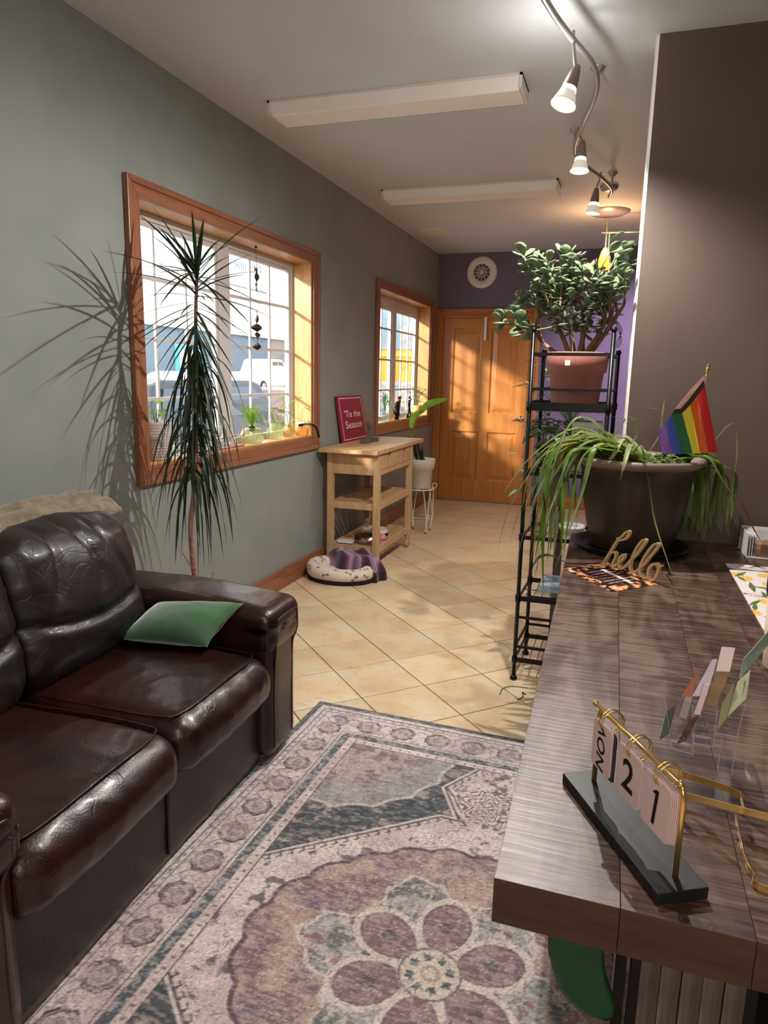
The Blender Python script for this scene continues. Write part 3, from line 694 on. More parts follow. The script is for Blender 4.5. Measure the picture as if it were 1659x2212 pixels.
for k, (a, b_, s) in enumerate(((2.055, 2.255, 1), (0.715, 0.915, -1))):
    arm = soft('arm', LE, sofa, (-1.99, a - 0.004, 0.045), (-1.098, b_ + 0.018, 0.56), 0.03, step=0.04, wr=0.003, seed=k)
    top = soft('arm_pad', LE, arm, (-1.99, a - 0.012, 0.43), (-1.086, b_ + 0.045, 0.622), 0.045, step=0.02, puff=(0.0, 0, 0.008), wr=0.003, seed=k + 3,
               fn=lambda o, nn, hs: Vector((o.x, o.y, o.z - (0.03 if o.z > 0 else 0) * (o.x / hs.x) ** 2 * (1 if o.x > 0 else 0.3))))
    MB().tube(catmull([(-1.099, a + 0.03, 0.075), (-1.099, a + 0.03, 0.30), (-1.091, a + 0.03, 0.45), (-1.088, a + 0.035, 0.54), (-1.088, a + 0.06, 0.558), (-1.088, b_ - 0.02, 0.558), (-1.088, b_ + 0.0, 0.54), (-1.089, b_ + 0.0, 0.47), (-1.099, b_ - 0.02, 0.41), (-1.1, b_ - 0.022, 0.2), (-1.1, b_ - 0.022, 0.075)], 5), 0.004, 6).build('piping', LE, arm, smooth=True)
for fx in (-1.92, -1.32):
    for fy in (0.80, 2.20): MB().lathe([(0, 0), (0.022, 0), (0.03, 0.05), (0, 0.05)], (fx, fy, 0), 12).build('foot', M['black'], sofa)

sofa.rotation_euler = (0, 0, math.radians(1.6)); _pv = Vector((-1.17, 2.27, 0)); sofa.location = _pv + Matrix.Rotation(math.radians(1.6), 3, 'Z') @ (Vector(sofa.location) - _pv)
# knitted throw on the back of the sofa
nx_, ny_ = 50, 150; V = []; F = []
for i in range(nx_ + 1):
    for j in range(ny_ + 1):
        s = i / nx_; t_ = j / ny_
        a = PI * (s * 1.0); x = -1.845 + 0.135 * math.cos(a) * (1 + 0.1 * math.sin(t_ * 9)) * min(1, 0.6 + (1 - t_) * 9); y = 1.30 + 0.82 * t_
        env = min(1, t_ / 0.05, (1 - t_) / 0.06) ** 0.5
        rid = 0.5 + 0.5 * math.sin((x * 75 + y * 9 + 2.2 * mnoise.noise(Vector((x * 6, y * 5, 1)))))
        rid2 = 0.5 + 0.5 * math.sin((x * 46 - y * 14 + 3 * mnoise.noise(Vector((x * 5, y * 4, 7)))))
        z = 0.895 + math.sin(a) ** 0.7 * (0.03 + 0.026 * rid ** 0.6 + 0.022 * rid2 ** 0.6) * env + 0.010 * env * mnoise.noise(Vector((x * 9, y * 9, 3)))
        x += 0.004 * math.sin(y * 30)
        V.append((x, y, z))
for i in range(nx_):
    for j in range(ny_):
        o = i * (ny_ + 1) + j; F.append((o, o + ny_ + 1, o + ny_ + 2, o + 1))
n0 = len(V); V += [(v[0], v[1], min(v[2], 0.892)) for v in V[:n0]]
F += [tuple(n0 + q for q in reversed(f)) for f in F[:nx_ * ny_]]
th = mobj('throw', V, F, M['knit'], smooth=True)
tag(th, 'crumpled olive knitted throw draped on top of the sofa back', 'throw')

# velvet cushion
A_, B_, C_, D_ = at(250, 1380, z=0.497), at(447, 1398, z=0.50), at(528, 1303, y=2.062), at(338, 1302, y=2.045)
V = []; F = []; n = 26
for sgn in (1, -1):
    for i in range(n + 1):
        for j in range(n + 1):
            s, t_ = i / n, j / n
            p = (A_ * (1 - s) + B_ * s) * (1 - t_) + (D_ * (1 - s) + C_ * s) * t_
            u = (1 - (2 * s - 1) ** 2); v_ = (1 - (2 * t_ - 1) ** 2)
            cen = (A_ + B_ + C_ + D_) / 4
            p = p + (cen - p) * 0.10 * ((1 - u) * v_ + (1 - v_) * u)
            nn = ((B_ - A_).cross(D_ - A_)).normalized()
            h = (u * v_) ** 0.42 * 0.05 + 0.003 * mnoise.noise(p * 25)
            V.append(p + nn * h * sgn + nn * 0.0)
    o0 = 0 if sgn > 0 else (n + 1) ** 2
    for i in range(n):
        for j in range(n):
            o = o0 + i * (n + 1) + j; q = (o, o + n + 1, o + n + 2, o + 1); F.append(q if sgn > 0 else tuple(reversed(q)))
cu = mobj('cushion', V, F, M['velvet'], smooth=True)
tag(cu, 'small green velvet cushion leaning in the sofa corner by the arm', 'cushion')

# ------------------------------------------------------------------ rug
rng = np.random.RandomState(3)
def vnoise(X, Y, sc, seed):
    r = np.random.RandomState(seed); G = r.rand(256, 256)
    x = X * sc + 60.0; y = Y * sc + 60.0
    xi = np.floor(x).astype(int); yi = np.floor(y).astype(int); fx = x - xi; fy = y - yi
    fx = fx * fx * (3 - 2 * fx); fy = fy * fy * (3 - 2 * fy)
    g = lambda a, b: G[a % 256, b % 256]
    return (g(xi, yi) * (1 - fx) + g(xi + 1, yi) * fx) * (1 - fy) + (g(xi, yi + 1) * (1 - fx) + g(xi + 1, yi + 1) * fx) * fy
def fbm(X, Y, sc, seed): return (vnoise(X, Y, sc, seed) * 0.5 + vnoise(X, Y, sc * 2.1, seed + 1) * 0.3 + vnoise(X, Y, sc * 4.3, seed + 2) * 0.2)
def sstep(a, b, x): t = np.clip((x - a) / (b - a), 0, 1); return t * t * (3 - 2 * t)
def mixc(C0, c, k): return C0 * (1 - k[..., None]) + np.array(c, float) * k[..., None]
def line(dv, w, s=0.0015): return 1 - sstep(w, w + s * 2, np.abs(dv))
def rug_colors(U, V_):
    a, b = 0.85, 1.19
    au, av = np.abs(U), np.abs(V_)
    d = np.minimum(a - au, b - av)
    along = np.where(a - au < b - av, V_, U)
    wob = 0.004 * (fbm(U, V_, 40, 90) - 0.5)
    d = d + wob
    cream = (212, 194, 186); navy = (66, 76, 86); plum = (128, 82, 94); rust = (176, 128, 108); teal = (92, 104, 104); grey = (150, 150, 148); pink = (196, 164, 160)
    n1 = fbm(U, V_, 9, 1); n2 = fbm(U, V_, 45, 5); n3 = fbm(U * 0.5, V_ * 2.2, 80, 9)
    C0 = np.zeros(U.shape + (3,)); C0[:] = cream
    C0 = mixc(C0, (190, 160, 158), sstep(0.45, 0.65, n1) * 0.7)
    # outer navy edge
    C0 = mixc(C0, navy, sstep(0.030, 0.024, d) * (0.75 + 0.25 * (n2 > 0.45)))
    C0 = mixc(C0, navy, line(d - 0.050, 0.0015) * 0.8); C0 = mixc(C0, navy, line(d - 0.072, 0.0012) * 0.8)
    dm = np.cos(along * 2 * PI / 0.035) * np.exp(-((d - 0.061) / 0.006) ** 2); C0 = mixc(C0, (110, 100, 104), (dm > 0.45) * 0.7)
    # rosette border
    per = 0.142; k = np.round(along / per); du = along - k * per; dd = d - 0.135
    rr = np.hypot(du, dd) * (1 + 0.05 * np.cos(8 * np.arctan2(dd, du)))
    m = (d > 0.076) & (d < 0.196)
    odd = (k.astype(int) % 2 == 0)
    for (r0, w_, c_, kk) in ((0.045, 0.0028, (96, 78, 88), 0.8), (0.036, 0.0018, (110, 96, 104), 0.7), (0.018, 0.003, (90, 84, 92), 0.7), (0.007, 0.004, (120, 78, 88), 0.7)):
        C0 = np.where(m[..., None], mixc(C0, c_, line(rr - r0, w_) * kk * (0.55 + 0.9 * (n2 > 0.48))), C0)
    C0 = np.where((m & (rr < 0.033))[..., None], mixc(C0, np.array((168, 158, 162)), np.full(U.shape, 0.55) * (0.4 + n2)), C0)
    vine = line(dd - 0.038 * np.sin(along * 2 * PI / per + 1.5), 0.002); C0 = np.where(m[..., None], mixc(C0, (126, 104, 110), vine * 0.75), C0)
    sp = (fbm(U, V_, 70, 30) > 0.62) & m; C0 = mixc(C0, (130, 106, 114), sp * 0.5)
    C0 = mixc(C0, (90, 84, 90), line(d - 0.196, 0.0012) * 0.9)
    # dark inner band with small motifs
    band = sstep(0.206, 0.209, d) * sstep(0.240, 0.237, d)
    C0 = mixc(C0, (70, 80, 88), band * 0.95)
    mt = (fbm(U, V_, 75, 44) > 0.56); C0 = mixc(C0, (170, 166, 164), band * mt * 0.75)
    dots = (np.cos(along * 2 * PI / 0.036) * np.exp(-((d - 0.256) / 0.007) ** 2)) > 0.5
    C0 = mixc(C0, (120, 84, 92), dots * 0.8); C0 = mixc(C0, (76, 70, 78), line(d - 0.272, 0.0012))
    # field
    fld = d > 0.274
    X, Y = au, av
    hexb = np.interp(X, [0, 0.05, 0.115, 0.60], [0.97, 0.90, 0.80, 0.245])   # fallback
    # cream hexagon: straight edge from the side up to the neck, then a small upper hexagon
    big = Y < 0.245 + (0.556 - X) * 0.86
    neck = Y < 0.60
    up_ = (X < 0.155 - np.abs(Y - 0.76) * 0.55 + 0.02) & (Y > 0.58) & (Y < 0.98)
    inside = (big & neck & ((X > 0.0))) | up_ | (big & (Y < 0.6))
    dist_big = (0.245 + (0.556 - X) * 0.86 - Y) / math.hypot(1, 0.86)
    dist_up = (0.175 - np.abs(Y - 0.76) * 0.55 - X) / math.hypot(1, 0.55)
    dist_neck = 0.60 - Y
    din = np.maximum(np.minimum(dist_big, dist_neck), np.where(Y > 0.56, dist_up, -1))
    out = fld & (din < 0)
    dk = mixc(np.zeros_like(C0) + np.array((74, 84, 88)), (58, 66, 74), sstep(0.4, 0.6, n2))
    fl2 = fbm(U, V_, 26, 61); dk = mixc(dk, (180, 158, 150), (fl2 > 0.64) * 0.7); dk = mixc(dk, (120, 88, 92), ((fl2 > 0.60) & (fl2 < 0.64)) * 0.8)
    C0 = np.where(out[..., None], dk, C0)
    # scalloped corner spandrels
    cu_, cv_ = 0.556 - X, 0.906 - Y
    ang = np.arctan2(cv_, cu_); rs = np.hypot(cu_ / 0.40, cv_ / 0.42); rs = rs + 0.045 * np.abs(np.sin(ang * 9)) - 0.02
    cor = out & (rs < 0.92)
    sc_ = mixc(np.zeros_like(C0) + np.array((176, 150, 142)), (134, 94, 102), sstep(0.5, 0.62, fbm(U, V_, 16, 71)))
    sc_ = mixc(sc_, (142, 148, 146), sstep(0.45, 0.75, rs) * 0.8); sc_ = mixc(sc_, (110, 96, 96), (np.abs(fbm(U, V_, 30, 75) - 0.5) < 0.02) * 0.6)
    C0 = np.where(cor[..., None], sc_, C0); C0 = mixc(C0, (196, 186, 176), line(rs - 0.92, 0.012, 0.005) * out * 0.9)
    # boundary line with hooks
    C0 = np.where(fld[..., None], mixc(C0, (84, 84, 88), line(din - 0.004, 0.0025)), C0); C0 = np.where(fld[..., None], mixc(C0, (206, 192, 184), line(din + 0.004, 0.003)), C0)
    e_al = (X - Y * 0.86); hk = (np.mod(e_al, 0.045) < 0.010) & (din > 0.004) & (din < 0.024); hk2 = (np.mod(e_al, 0.045) < 0.026) & (din > 0.019) & (din < 0.025)
    C0 = mixc(C0, (78, 74, 80), ((hk | hk2) & fld) * 0.85)
    # vines and flowers on the cream ground
    ins = fld & (din > 0.03)
    vn = np.abs(fbm(U, V_, 10, 120) - 0.5); C0 = mixc(C0, (116, 100, 104), (ins & (vn < 0.006)) * 0.75)
    fl3 = fbm(U, V_, 20, 131); C0 = mixc(C0, (140, 112, 112), (ins & (fl3 > 0.655)) * 0.8); C0 = mixc(C0, (92, 98, 98), (ins & (fl3 > 0.70)) * 0.9)
    # upper hexagon palmette
    q = np.hypot(U / 1.1, (av - 0.70)); pal = ins & (q < 0.10) & (av > 0.57); C0 = mixc(C0, (92, 76, 86), (pal & (np.abs(np.sin(q * 150 + 3 * np.sin(6 * np.arctan2(av - 0.70, U)))) > 0.86)) * 0.85)
    # medallion
    th_ = np.arctan2(V_, U); R = np.hypot(U / 0.475, V_ / 0.445); lob = 0.04 * np.abs(np.cos(th_ * 11)) + 0.02 * np.cos(th_ * 4)
    Rm = R - lob
    med = (Rm < 0.97) & (d > 0.274)
    n4 = fbm(U, V_, 14, 141); n5 = fbm(U * 0.8, V_ * 3, 50, 150)
    mc = mixc(np.zeros_like(C0) + np.array((134, 96, 106)), (176, 140, 124), sstep(0.42, 0.60, n4)); mc = mixc(mc, (110, 92, 112), sstep(0.60, 0.70, fbm(U, V_, 8, 155)) * 0.6)
    mc = mixc(mc, (196, 164, 152), (n5 > 0.56) * 0.5)
    rin = 0.60 + 0.10 * np.cos(th_ * 6 + 0.5) + 0.12 * (fbm(U, V_, 18, 160) - 0.5)
    gin = Rm < rin
    gc = mixc(np.zeros_like(C0) + np.array((150, 150, 146)), (96, 104, 104), sstep(0.48, 0.62, fbm(U, V_, 20, 170))); gc = mixc(gc, (200, 184, 172), (fbm(U, V_, 34, 175) > 0.58) * 0.7); gc = mixc(gc, (138, 84, 92), (fbm(U, V_, 22, 178) > 0.66) * 0.8)
    mc = np.where(gin[..., None], gc, mc); mc = mixc(mc, (206, 190, 178), line(Rm - rin, 0.012, 0.004) * 0.9)
    # six plum petals
    pr = np.hypot(U, V_); pa = np.mod(th_ + PI / 2 + PI / 6, PI / 3) - PI / 6
    px_ = pr * np.cos(pa) - 0.150; py_ = pr * np.sin(pa)
    pe = np.hypot(px_ / 0.082, py_ / (0.060 + 0.1 * np.clip(px_, -0.1, 0.02)))
    pet = pe < 1
    pc_ = mixc(np.zeros_like(C0) + np.array((132, 94, 104)), (166, 132, 128), (fbm(U, V_, 40, 190) > 0.55) * 0.6); pc_ = mixc(pc_, (84, 78, 84), (np.hypot(px_, py_) < 0.018) * 0.8)
    mc = mixc(mc, (210, 192, 178), ((pe < 1.3)) * 0.9); mc = np.where(pet[..., None], pc_, mc); mc = mixc(mc, (90, 74, 84), line(pe - 1, 0.03, 0.01) * 0.7)
    cen = pr < 0.078; cc_ = np.zeros_like(C0) + np.array((204, 188, 166))
    ca = np.mod(th_, PI / 4) - PI / 8; cd = np.hypot(pr * np.cos(ca) - 0.048, pr * np.sin(ca)); cc_ = mixc(cc_, (74, 92, 92), (cd < 0.011 + 0.003 * np.cos(6 * th_ * 5)) * 1.0); cc_ = mixc(cc_, (176, 148, 128), line(pr - 0.020, 0.003)); cc_ = mixc(cc_, (110, 96, 92), line(pr - 0.074, 0.0015))
    mc = np.where(cen[..., None], cc_, mc)
    C0 = np.where(med[..., None], mc, C0); C0 = mixc(C0, (84, 62, 80), line(Rm - 0.97, 0.010, 0.004) * (d > 0.274) * 0.9)
    # faded, worn print and horizontal weave streaks
    C0 = mixc(C0, (196, 180, 174), sstep(0.48, 0.66, n3) * 0.45); C0 = mixc(C0, (120, 112, 114), (fbm(U, V_ * 2, 130, 210) > 0.60) * 0.18)
    fi = (np.abs(fbm(U, V_, 24, 301) - 0.5) < 0.010) | (np.abs(fbm(U, V_, 40, 305) - 0.48) < 0.007)
    C0 = mixc(C0, (88, 78, 84), (fi & (d > 0.03)) * 0.42); C0 = mixc(C0, (206, 194, 186), ((np.abs(fbm(U, V_, 30, 311) - 0.5) < 0.008) & (Rm < 0.95)) * 0.5)
    lum = C0.mean(-1, keepdims=True); C0 = (C0 * 0.74 + lum * 0.26) * 1.03
    C0 = C0 * (0.90 + 0.2 * np.random.RandomState(5).rand(*U.shape)[..., None])
    return np.clip(C0, 0, 255)
def sheet(name, x0, x1, y0, y1, z, st, colf, m, thick=0.006, cx=0, cy=0, zf=None, parent=None):
    nx, ny = int((x1 - x0) / st) + 1, int((y1 - y0) / st) + 1
    X, Y = np.meshgrid(np.linspace(x0, x1, nx), np.linspace(y0, y1, ny), indexing='ij')
    Z = np.full(X.shape, z) if zf is None else zf(X, Y)
    col = colf(X - cx, Y - cy)
    idx = np.arange(nx * ny).reshape(nx, ny)
    q = np.stack([idx[:-1, :-1], idx[1:, :-1], idx[1:, 1:], idx[:-1, 1:]], -1).reshape(-1, 4)
    co = np.stack([X, Y, Z], -1).reshape(-1, 3)
    # skirt
    ed = np.concatenate([idx[:, 0], idx[-1, 1:], idx[-2::-1, -1], idx[0, -2:0:-1]])
    sk = co[ed].copy(); sk[:, 2] -= thick; nb = len(ed); base = nx * ny
    fs = np.stack([ed, base + np.arange(nb), base + (np.arange(nb) + 1) % nb, np.roll(ed, -1)], -1)
    co = np.vstack([co, sk]); Q = np.vstack([q, fs]); cl_ = np.vstack([col.reshape(-1, 3), col.reshape(-1, 3)[ed]])
    c = np.array([(x0 + x1) / 2, (y0 + y1) / 2, z]); me = bpy.data.meshes.new(name)
    me.vertices.add(len(co)); me.vertices.foreach_set('co', (co - c).astype(np.float32).ravel())
    me.loops.add(Q.size); me.loops.foreach_set('vertex_index', Q.astype(np.int32).ravel())
    me.polygons.add(len(Q)); me.polygons.foreach_set('loop_start', np.arange(0, Q.size, 4, dtype=np.int32)); me.polygons.foreach_set('loop_total', np.full(len(Q), 4, np.int32))
    me.update(calc_edges=True); me.validate(); me.materials.append(m)
    o = bpy.data.objects.new(name, me); C.objects.link(o); o.location = Vector(c) - wl(parent); WL[o.name] = Vector(c)
    if parent: o.parent = parent
    paint(o, cl_); return o
rug = sheet('rug', -0.85, 0.85, -1.19, 1.19, 0.0075, 0.004, rug_colors, attrmat('printed_rug', 0.9, 0.5, 420, 0.002, 0.15), 0.0075, cx=0, cy=0)
_rr = Matrix.Rotation(math.radians(-1.5), 3, 'Z'); _rc = Vector((-1.148, 2.612, 0)) - _rr @ Vector((-0.85, 1.19, 0)); rug.rotation_euler = (0, 0, math.radians(-1.5)); rug.location = (_rc.x, _rc.y, 0.0075)
tag(rug, 'faded oriental rug in dusty pink, navy and plum beside the sofa', 'rug')

# ------------------------------------------------------------------ desk
DZT, DZB = 0.735, 0.667
desk = thing('desk', 'long thick rough-sawn dark wood reception desk meeting the taupe wall', 'desk', (0.25, 2.0, 0))
YN, YFAR = 0.849, PY - 0.004
xn = [-0.116, 0.047, 0.205, 0.36, 0.52, 0.70]; xf = [-0.178, 0.02, 0.195, 0.355, 0.52, 0.70]
for k in range(5):
    segs = [(YN, 3.146)] if k == 0 else [(YN, YFAR)] if k < 2 else [(YN, 1.62 + 0.11 * (k % 2)), (1.62 + 0.11 * (k % 2), YFAR)]
    for (ya, yb) in segs:
        f = lambda xa, xb, y: xa + (xb - xa) * (y - YN) / (YFAR - YN)
        g = 0.0003 if k != 0 else 0.0004
        V = []
        ny = 24
        for z in (DZB, DZT):
            for j in range(ny + 1):
                y = ya + g + (yb - ya - 2 * g) * j / ny
                ex = 0.0018 * mnoise.noise(Vector((1, y * 14, z * 9))) if k == 0 else 0
                V += [(f(xn[k], xf[k], y) + (g if k else ex), y, z), (f(xn[k + 1], xf[k + 1], y) - g, y, z)]
        n = (ny + 1) * 2; F = []
        for j in range(ny):
            o = 2 * j
            F += [(o + n, o + 1 + n, o + 3 + n, o + 2 + n), (o, o + 2, o + 3, o + 1), (o, o + n, o + 2 + n, o + 2), (o + 1, o + 3, o + 3 + n, o + 1 + n)]
        F += [(0, 1, 1 + n, n), (2 * ny, 2 * ny + n, 2 * ny + 1 + n, 2 * ny + 1)]
        fm = []
        for fc in F: fm.append(0 if all(q >= n for q in fc) else 1)
        mobj('plank', V, F, None, desk, mats=[M['desk'], M['desk_edge']], fm=fm, bevel=0.0005, seg=1)
# supports below
MB().box((0.055, 1.0, 0.0085), (0.072, 1.04, DZB - 0.001)).box((0.078, 1.0, 0.0085), (0.092, 1.04, DZB - 0.001)).build('leg', M['black'], desk, bevel=0.001)
for k in range(5):
    x0_ = 0.095 + k * 0.030
    MB().box((x0_, 1.03 + 0.004 * (k % 2), 0.012), (x0_ + 0.0285, 1.05, DZB - 0.001)).build('panel_board', M['greywood'], desk)
MB().box((0.245, 1.04, 0.0085), (0.262, 1.08, DZB - 0.001)).build('leg', M['black'], desk)
MB().box((0.09, 1.0, 0.14), (0.25, 1.03, 0.16)).build('cross_bar', M['black'], desk)
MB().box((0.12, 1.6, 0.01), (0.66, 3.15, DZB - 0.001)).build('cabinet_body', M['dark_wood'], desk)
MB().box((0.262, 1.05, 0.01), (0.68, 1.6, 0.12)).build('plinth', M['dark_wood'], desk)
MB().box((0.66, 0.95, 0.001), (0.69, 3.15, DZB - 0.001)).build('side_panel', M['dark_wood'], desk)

# stocking hanging below the desk edge
def q4(u, v, y): return at(1180 + u / 3.463, 1900 + v / 3.463, y=y)
out_ = [q4(u, v, 0.95) for u, v in ((0, 400), (10, 500), (40, 620), (90, 780), (170, 890), (250, 950), (330, 992), (420, 1020), (470, 1032), (503, 1005), (515, 935), (490, 860), (452, 745), (434, 620), (430, 500), (425, 420))]
zt = DZB - 0.002
out_ = [Vector((out_[0].x, 0.95, zt))] + out_[1:-1] + [Vector((out_[-1].x + 0.002, 0.95, zt))]
V = []; F = []; n = len(out_); cen = sum(out_, Vector()) / n
rings_ = ((0.0, 1.0), (0.009, 0.97), (0.013, 0.80), (0.014, 0.4))
for sg in (-1, 1):
    for (dy_, k) in rings_: V += [Vector((cen.x + (p.x - cen.x) * k, 0.95 + sg * dy_, min(zt, cen.z + (p.z - cen.z) * k))) for p in out_]
for s_ in range(2):
    for r_ in range(len(rings_) - 1):
        for i in range(n):
            a = (s_ * 4 + r_) * n; q = (a + i, a + (i + 1) % n, a + n + (i + 1) % n, a + n + i); F.append(q if s_ == 0 else tuple(reversed(q)))
    cidx = tuple((s_ * 4 + 3) * n + i for i in range(n)); F.append(cidx if s_ == 0 else tuple(reversed(cidx)))
st = thing('stocking', 'green fabric stocking hanging under the near edge of the desk', 'stocking', (0, 0.95, 0.66))
mobj('sock', V, F, M['stocking'], st, smooth=True)
MB().tube([p + Vector((0.003 if p.x < cen.x else -0.004, -0.009, 0)) for p in out_[10:15]], 0.0016, 6).build('seam', M['stocking'], st, smooth=True)
MB().tube(ring((0.0, 0.95, DZB - 0.0085), 0.006, 12, (0, 1, 0), (0, 0, 1)), 0.001, 5, closed=True).build('loop', M['stocking'], st)

# ------------------------------------------------------------------ black metal plant stand
stand = thing('plant_stand', 'tall black metal shelf stand carrying plants beyond the desk', 'plant stand', (-0.21, 3.35, 0))
X0, X1, Y0, Y1 = -0.395, -0.065, 3.165, 3.50
for (px_, py_, zt_) in ((X0, Y0, 1.60), (X1, Y0, 1.60), (X0 + 0.012, Y1, 1.52), (X1 + 0.02, Y1, 1.52)):
    lg = MB().tube([(px_, py_, 0.022), (px_, py_, zt_)], 0.0095, 8).build('post', M['black'], stand, smooth=True)
    MB().lathe([(0, 0), (0.016, 0), (0.018, 0.01), (0.01, 0.022), (0, 0.022)], (px_, py_, 0.0), 12).build('foot', M['black'], lg, smooth=True)
    for zz in (0.10, 0.40, 0.69, 1.28):
        MB().lathe([(0.0096, -0.02), (0.0135, -0.012), (0.0135, 0.012), (0.0096, 0.02)], (px_, py_, zz), 10).build('collar', M['black'], lg, smooth=True)
    MB().ell((px_, py_, zt_ + 0.006), (0.013, 0.013, 0.013), 10, 6).build('knob', M['black'], lg, smooth=True)
def rail(zz, ya, yb, xa, xb, h=0.012, nm='rail'): MB().beam((xa, ya, zz), (xb, yb, zz), 0.008, h).build(nm, M['black'], stand)
for zz, h in ((1.505, 0.014), (1.355, 0.010), (0.69, 0.018), (0.40, 0.022), (0.31, 0.012), (0.165, 0.012), (0.10, 0.022), (0.985, 0.018)):
    rail(zz, Y0, Y0, X0, X1, h)
    rail(zz, Y1, Y1, X0 + 0.012, X1 + 0.02, h)
    if zz not in (0.31,): rail(zz, Y0, Y1, X0, X0 + 0.012, min(h, 0.012)); rail(zz, Y0, Y1, X1, X1 + 0.02, min(h, 0.012))
for zz in (0.985, 0.69, 0.40, 0.10):
    for k in range(9):
        xx = X0 + 0.03 + k * 0.035
        MB().tube([(xx, Y0 + 0.004, zz), (xx, Y1 - 0.004, zz)], 0.0018, 5).build('shelf_wire', M['black'], stand)
    MB().tube([(X0 + 0.004, (Y0 + Y1) / 2, zz - 0.003), (X1, (Y0 + Y1) / 2, zz - 0.003)], 0.0025, 5).build('shelf_wire', M['black'], stand)
mb = MB(); mb.box((X0 - 0.012, Y0 - 0.008, 1.262), (X1 + 0.014, Y1 + 0.008, 1.268))
for a, b_ in (((X0 - 0.012, Y0 - 0.008, 1.268), (X1 + 0.014, Y0 - 0.003, 1.30)), ((X0 - 0.012, Y1 + 0.003, 1.268), (X1 + 0.014, Y1 + 0.008, 1.30)), ((X0 - 0.012, Y0, 1.268), (X0 - 0.008, Y1, 1.30)), ((X1 + 0.01, Y0, 1.268), (X1 + 0.014, Y1, 1.30))): mb.box(a, b_)
mb.build('tray_shelf', M['black'], stand)

# ------------------------------------------------------------------ jade plant
jc = Vector((-0.215, 3.325, 1.268))
jade = thing('jade_plant', 'bushy jade plant in a pink terracotta pot on top of the black stand', 'potted plant', jc)
MB().lathe([(0, 0.001), (0.098, 0.001), (0.102, 0.01), (0.118, 0.16), (0.128, 0.165), (0.137, 0.245), (0.132, 0.25), (0.124, 0.245), (0.118, 0.20), (0, 0.20)], jc, 40).build('pot', M['terracotta'], jade, smooth=True)
MB().lathe([(0, 0.226), (0.123, 0.226)], jc, 24).build('soil', M['soil'], jade)
lb = at(1226, 784, y=jc.y - 0.136)
MB().box((lb.x - 0.011, jc.y - 0.1385, lb.z - 0.012), (lb.x + 0.011, jc.y - 0.1355, lb.z + 0.012)).build('price_label', M['paper_w'], jade)
top = jc + Vector((0, 0, 0.226))
R_ = random.Random(11)
tips = []
def branch(p, d, L, r, lev):
    n = 5; pts = [p]; q = p.copy(); dd = d.copy()
    for i in range(n):
        dd = (dd + Vector((R_.uniform(-.18, .18), R_.uniform(-.18, .18), R_.uniform(-.02, .14)))).normalized()
        q = q + dd * L / n; q.x = min(q.x, -0.035); pts.append(q.copy())
    MB().tube(pts, [r * (1 - 0.45 * i / n) for i in range(n + 1)], 7).build('branch', M['bark'] if lev < 2 else M['jade_stem'], jade, smooth=True)
    if lev >= 2: tips.append((pts, dd)); return
    for k in range(3 if lev == 0 else 2):
        a = R_.uniform(0, 2 * PI); sp = Vector((math.cos(a), 0.75 * math.sin(a), R_.uniform(0.1, 0.5))) * 0.75
        branch(q if k else pts[-2], (dd + sp).normalized(), L * R_.uniform(0.5, 0.72), r * 0.55, lev + 1)
M['jade_stem'] = mat('green_stem', (112, 122, 84), 0.6)
for (dx, dy_, dz, L) in ((-0.5, -0.1, 1, 0.24), (0.05, -0.25, 1, 0.26), (0.5, 0.1, 1, 0.24), (0.25, 0.45, 1, 0.24), (-0.2, 0.4, 1, 0.2), (0.6, -0.05, 1.0, 0.2), (-0.85, -0.05, 0.5, 0.2), (0.4, -0.35, 0.9, 0.18)):
    branch(top + Vector((dx * 0.05, dy_ * 0.05, -0.01)), Vector((dx, dy_, dz)).normalized(), L, 0.013, 0)
extra = MB()
for k in range(330):
    a = R_.uniform(0, 2 * PI); h = R_.uniform(0.0, 1.0); rr_ = (0.10 + 0.17 * h) * R_.uniform(0.35, 1.0)
    c_ = top + Vector((math.cos(a) * rr_ * 1.0, math.sin(a) * rr_ * 0.75, 0.10 + 0.30 * h))
    if c_.x > -0.07: c_.x = -0.07 - R_.uniform(0, 0.1)
    if -0.20 < c_.x < -0.09 and c_.z > 1.83: continue
    s = R_.uniform(0.035, 0.06); d_ = Vector((math.cos(a) + R_.uniform(-.7, .7), math.sin(a) + R_.uniform(-.7, .7), R_.uniform(-.5, .7))).normalized()
    q = d_.to_track_quat('X', 'Z'); V = []
    for (f, w_) in ((0.0, 0.05), (0.35, 0.26), (0.7, 0.34), (1.0, 0.06)):
        for (yy, zz) in ((-1, 0), (0, 0.28), (1, 0), (0, -0.2)): V.append(c_ + q @ Vector((f * s, yy * w_ * s, zz * w_ * s + 0.1 * s * f * f)))
    extra.add(V, [(i * 4 + j, i * 4 + (j + 1) % 4, i * 4 + 4 + (j + 1) % 4, i * 4 + 4 + j) for i in range(3) for j in range(4)] + [(12, 13, 14, 15)])
ex_ = extra.build('foliage', M['jade'], jade, smooth=True); ex_['kind'] = 'stuff'
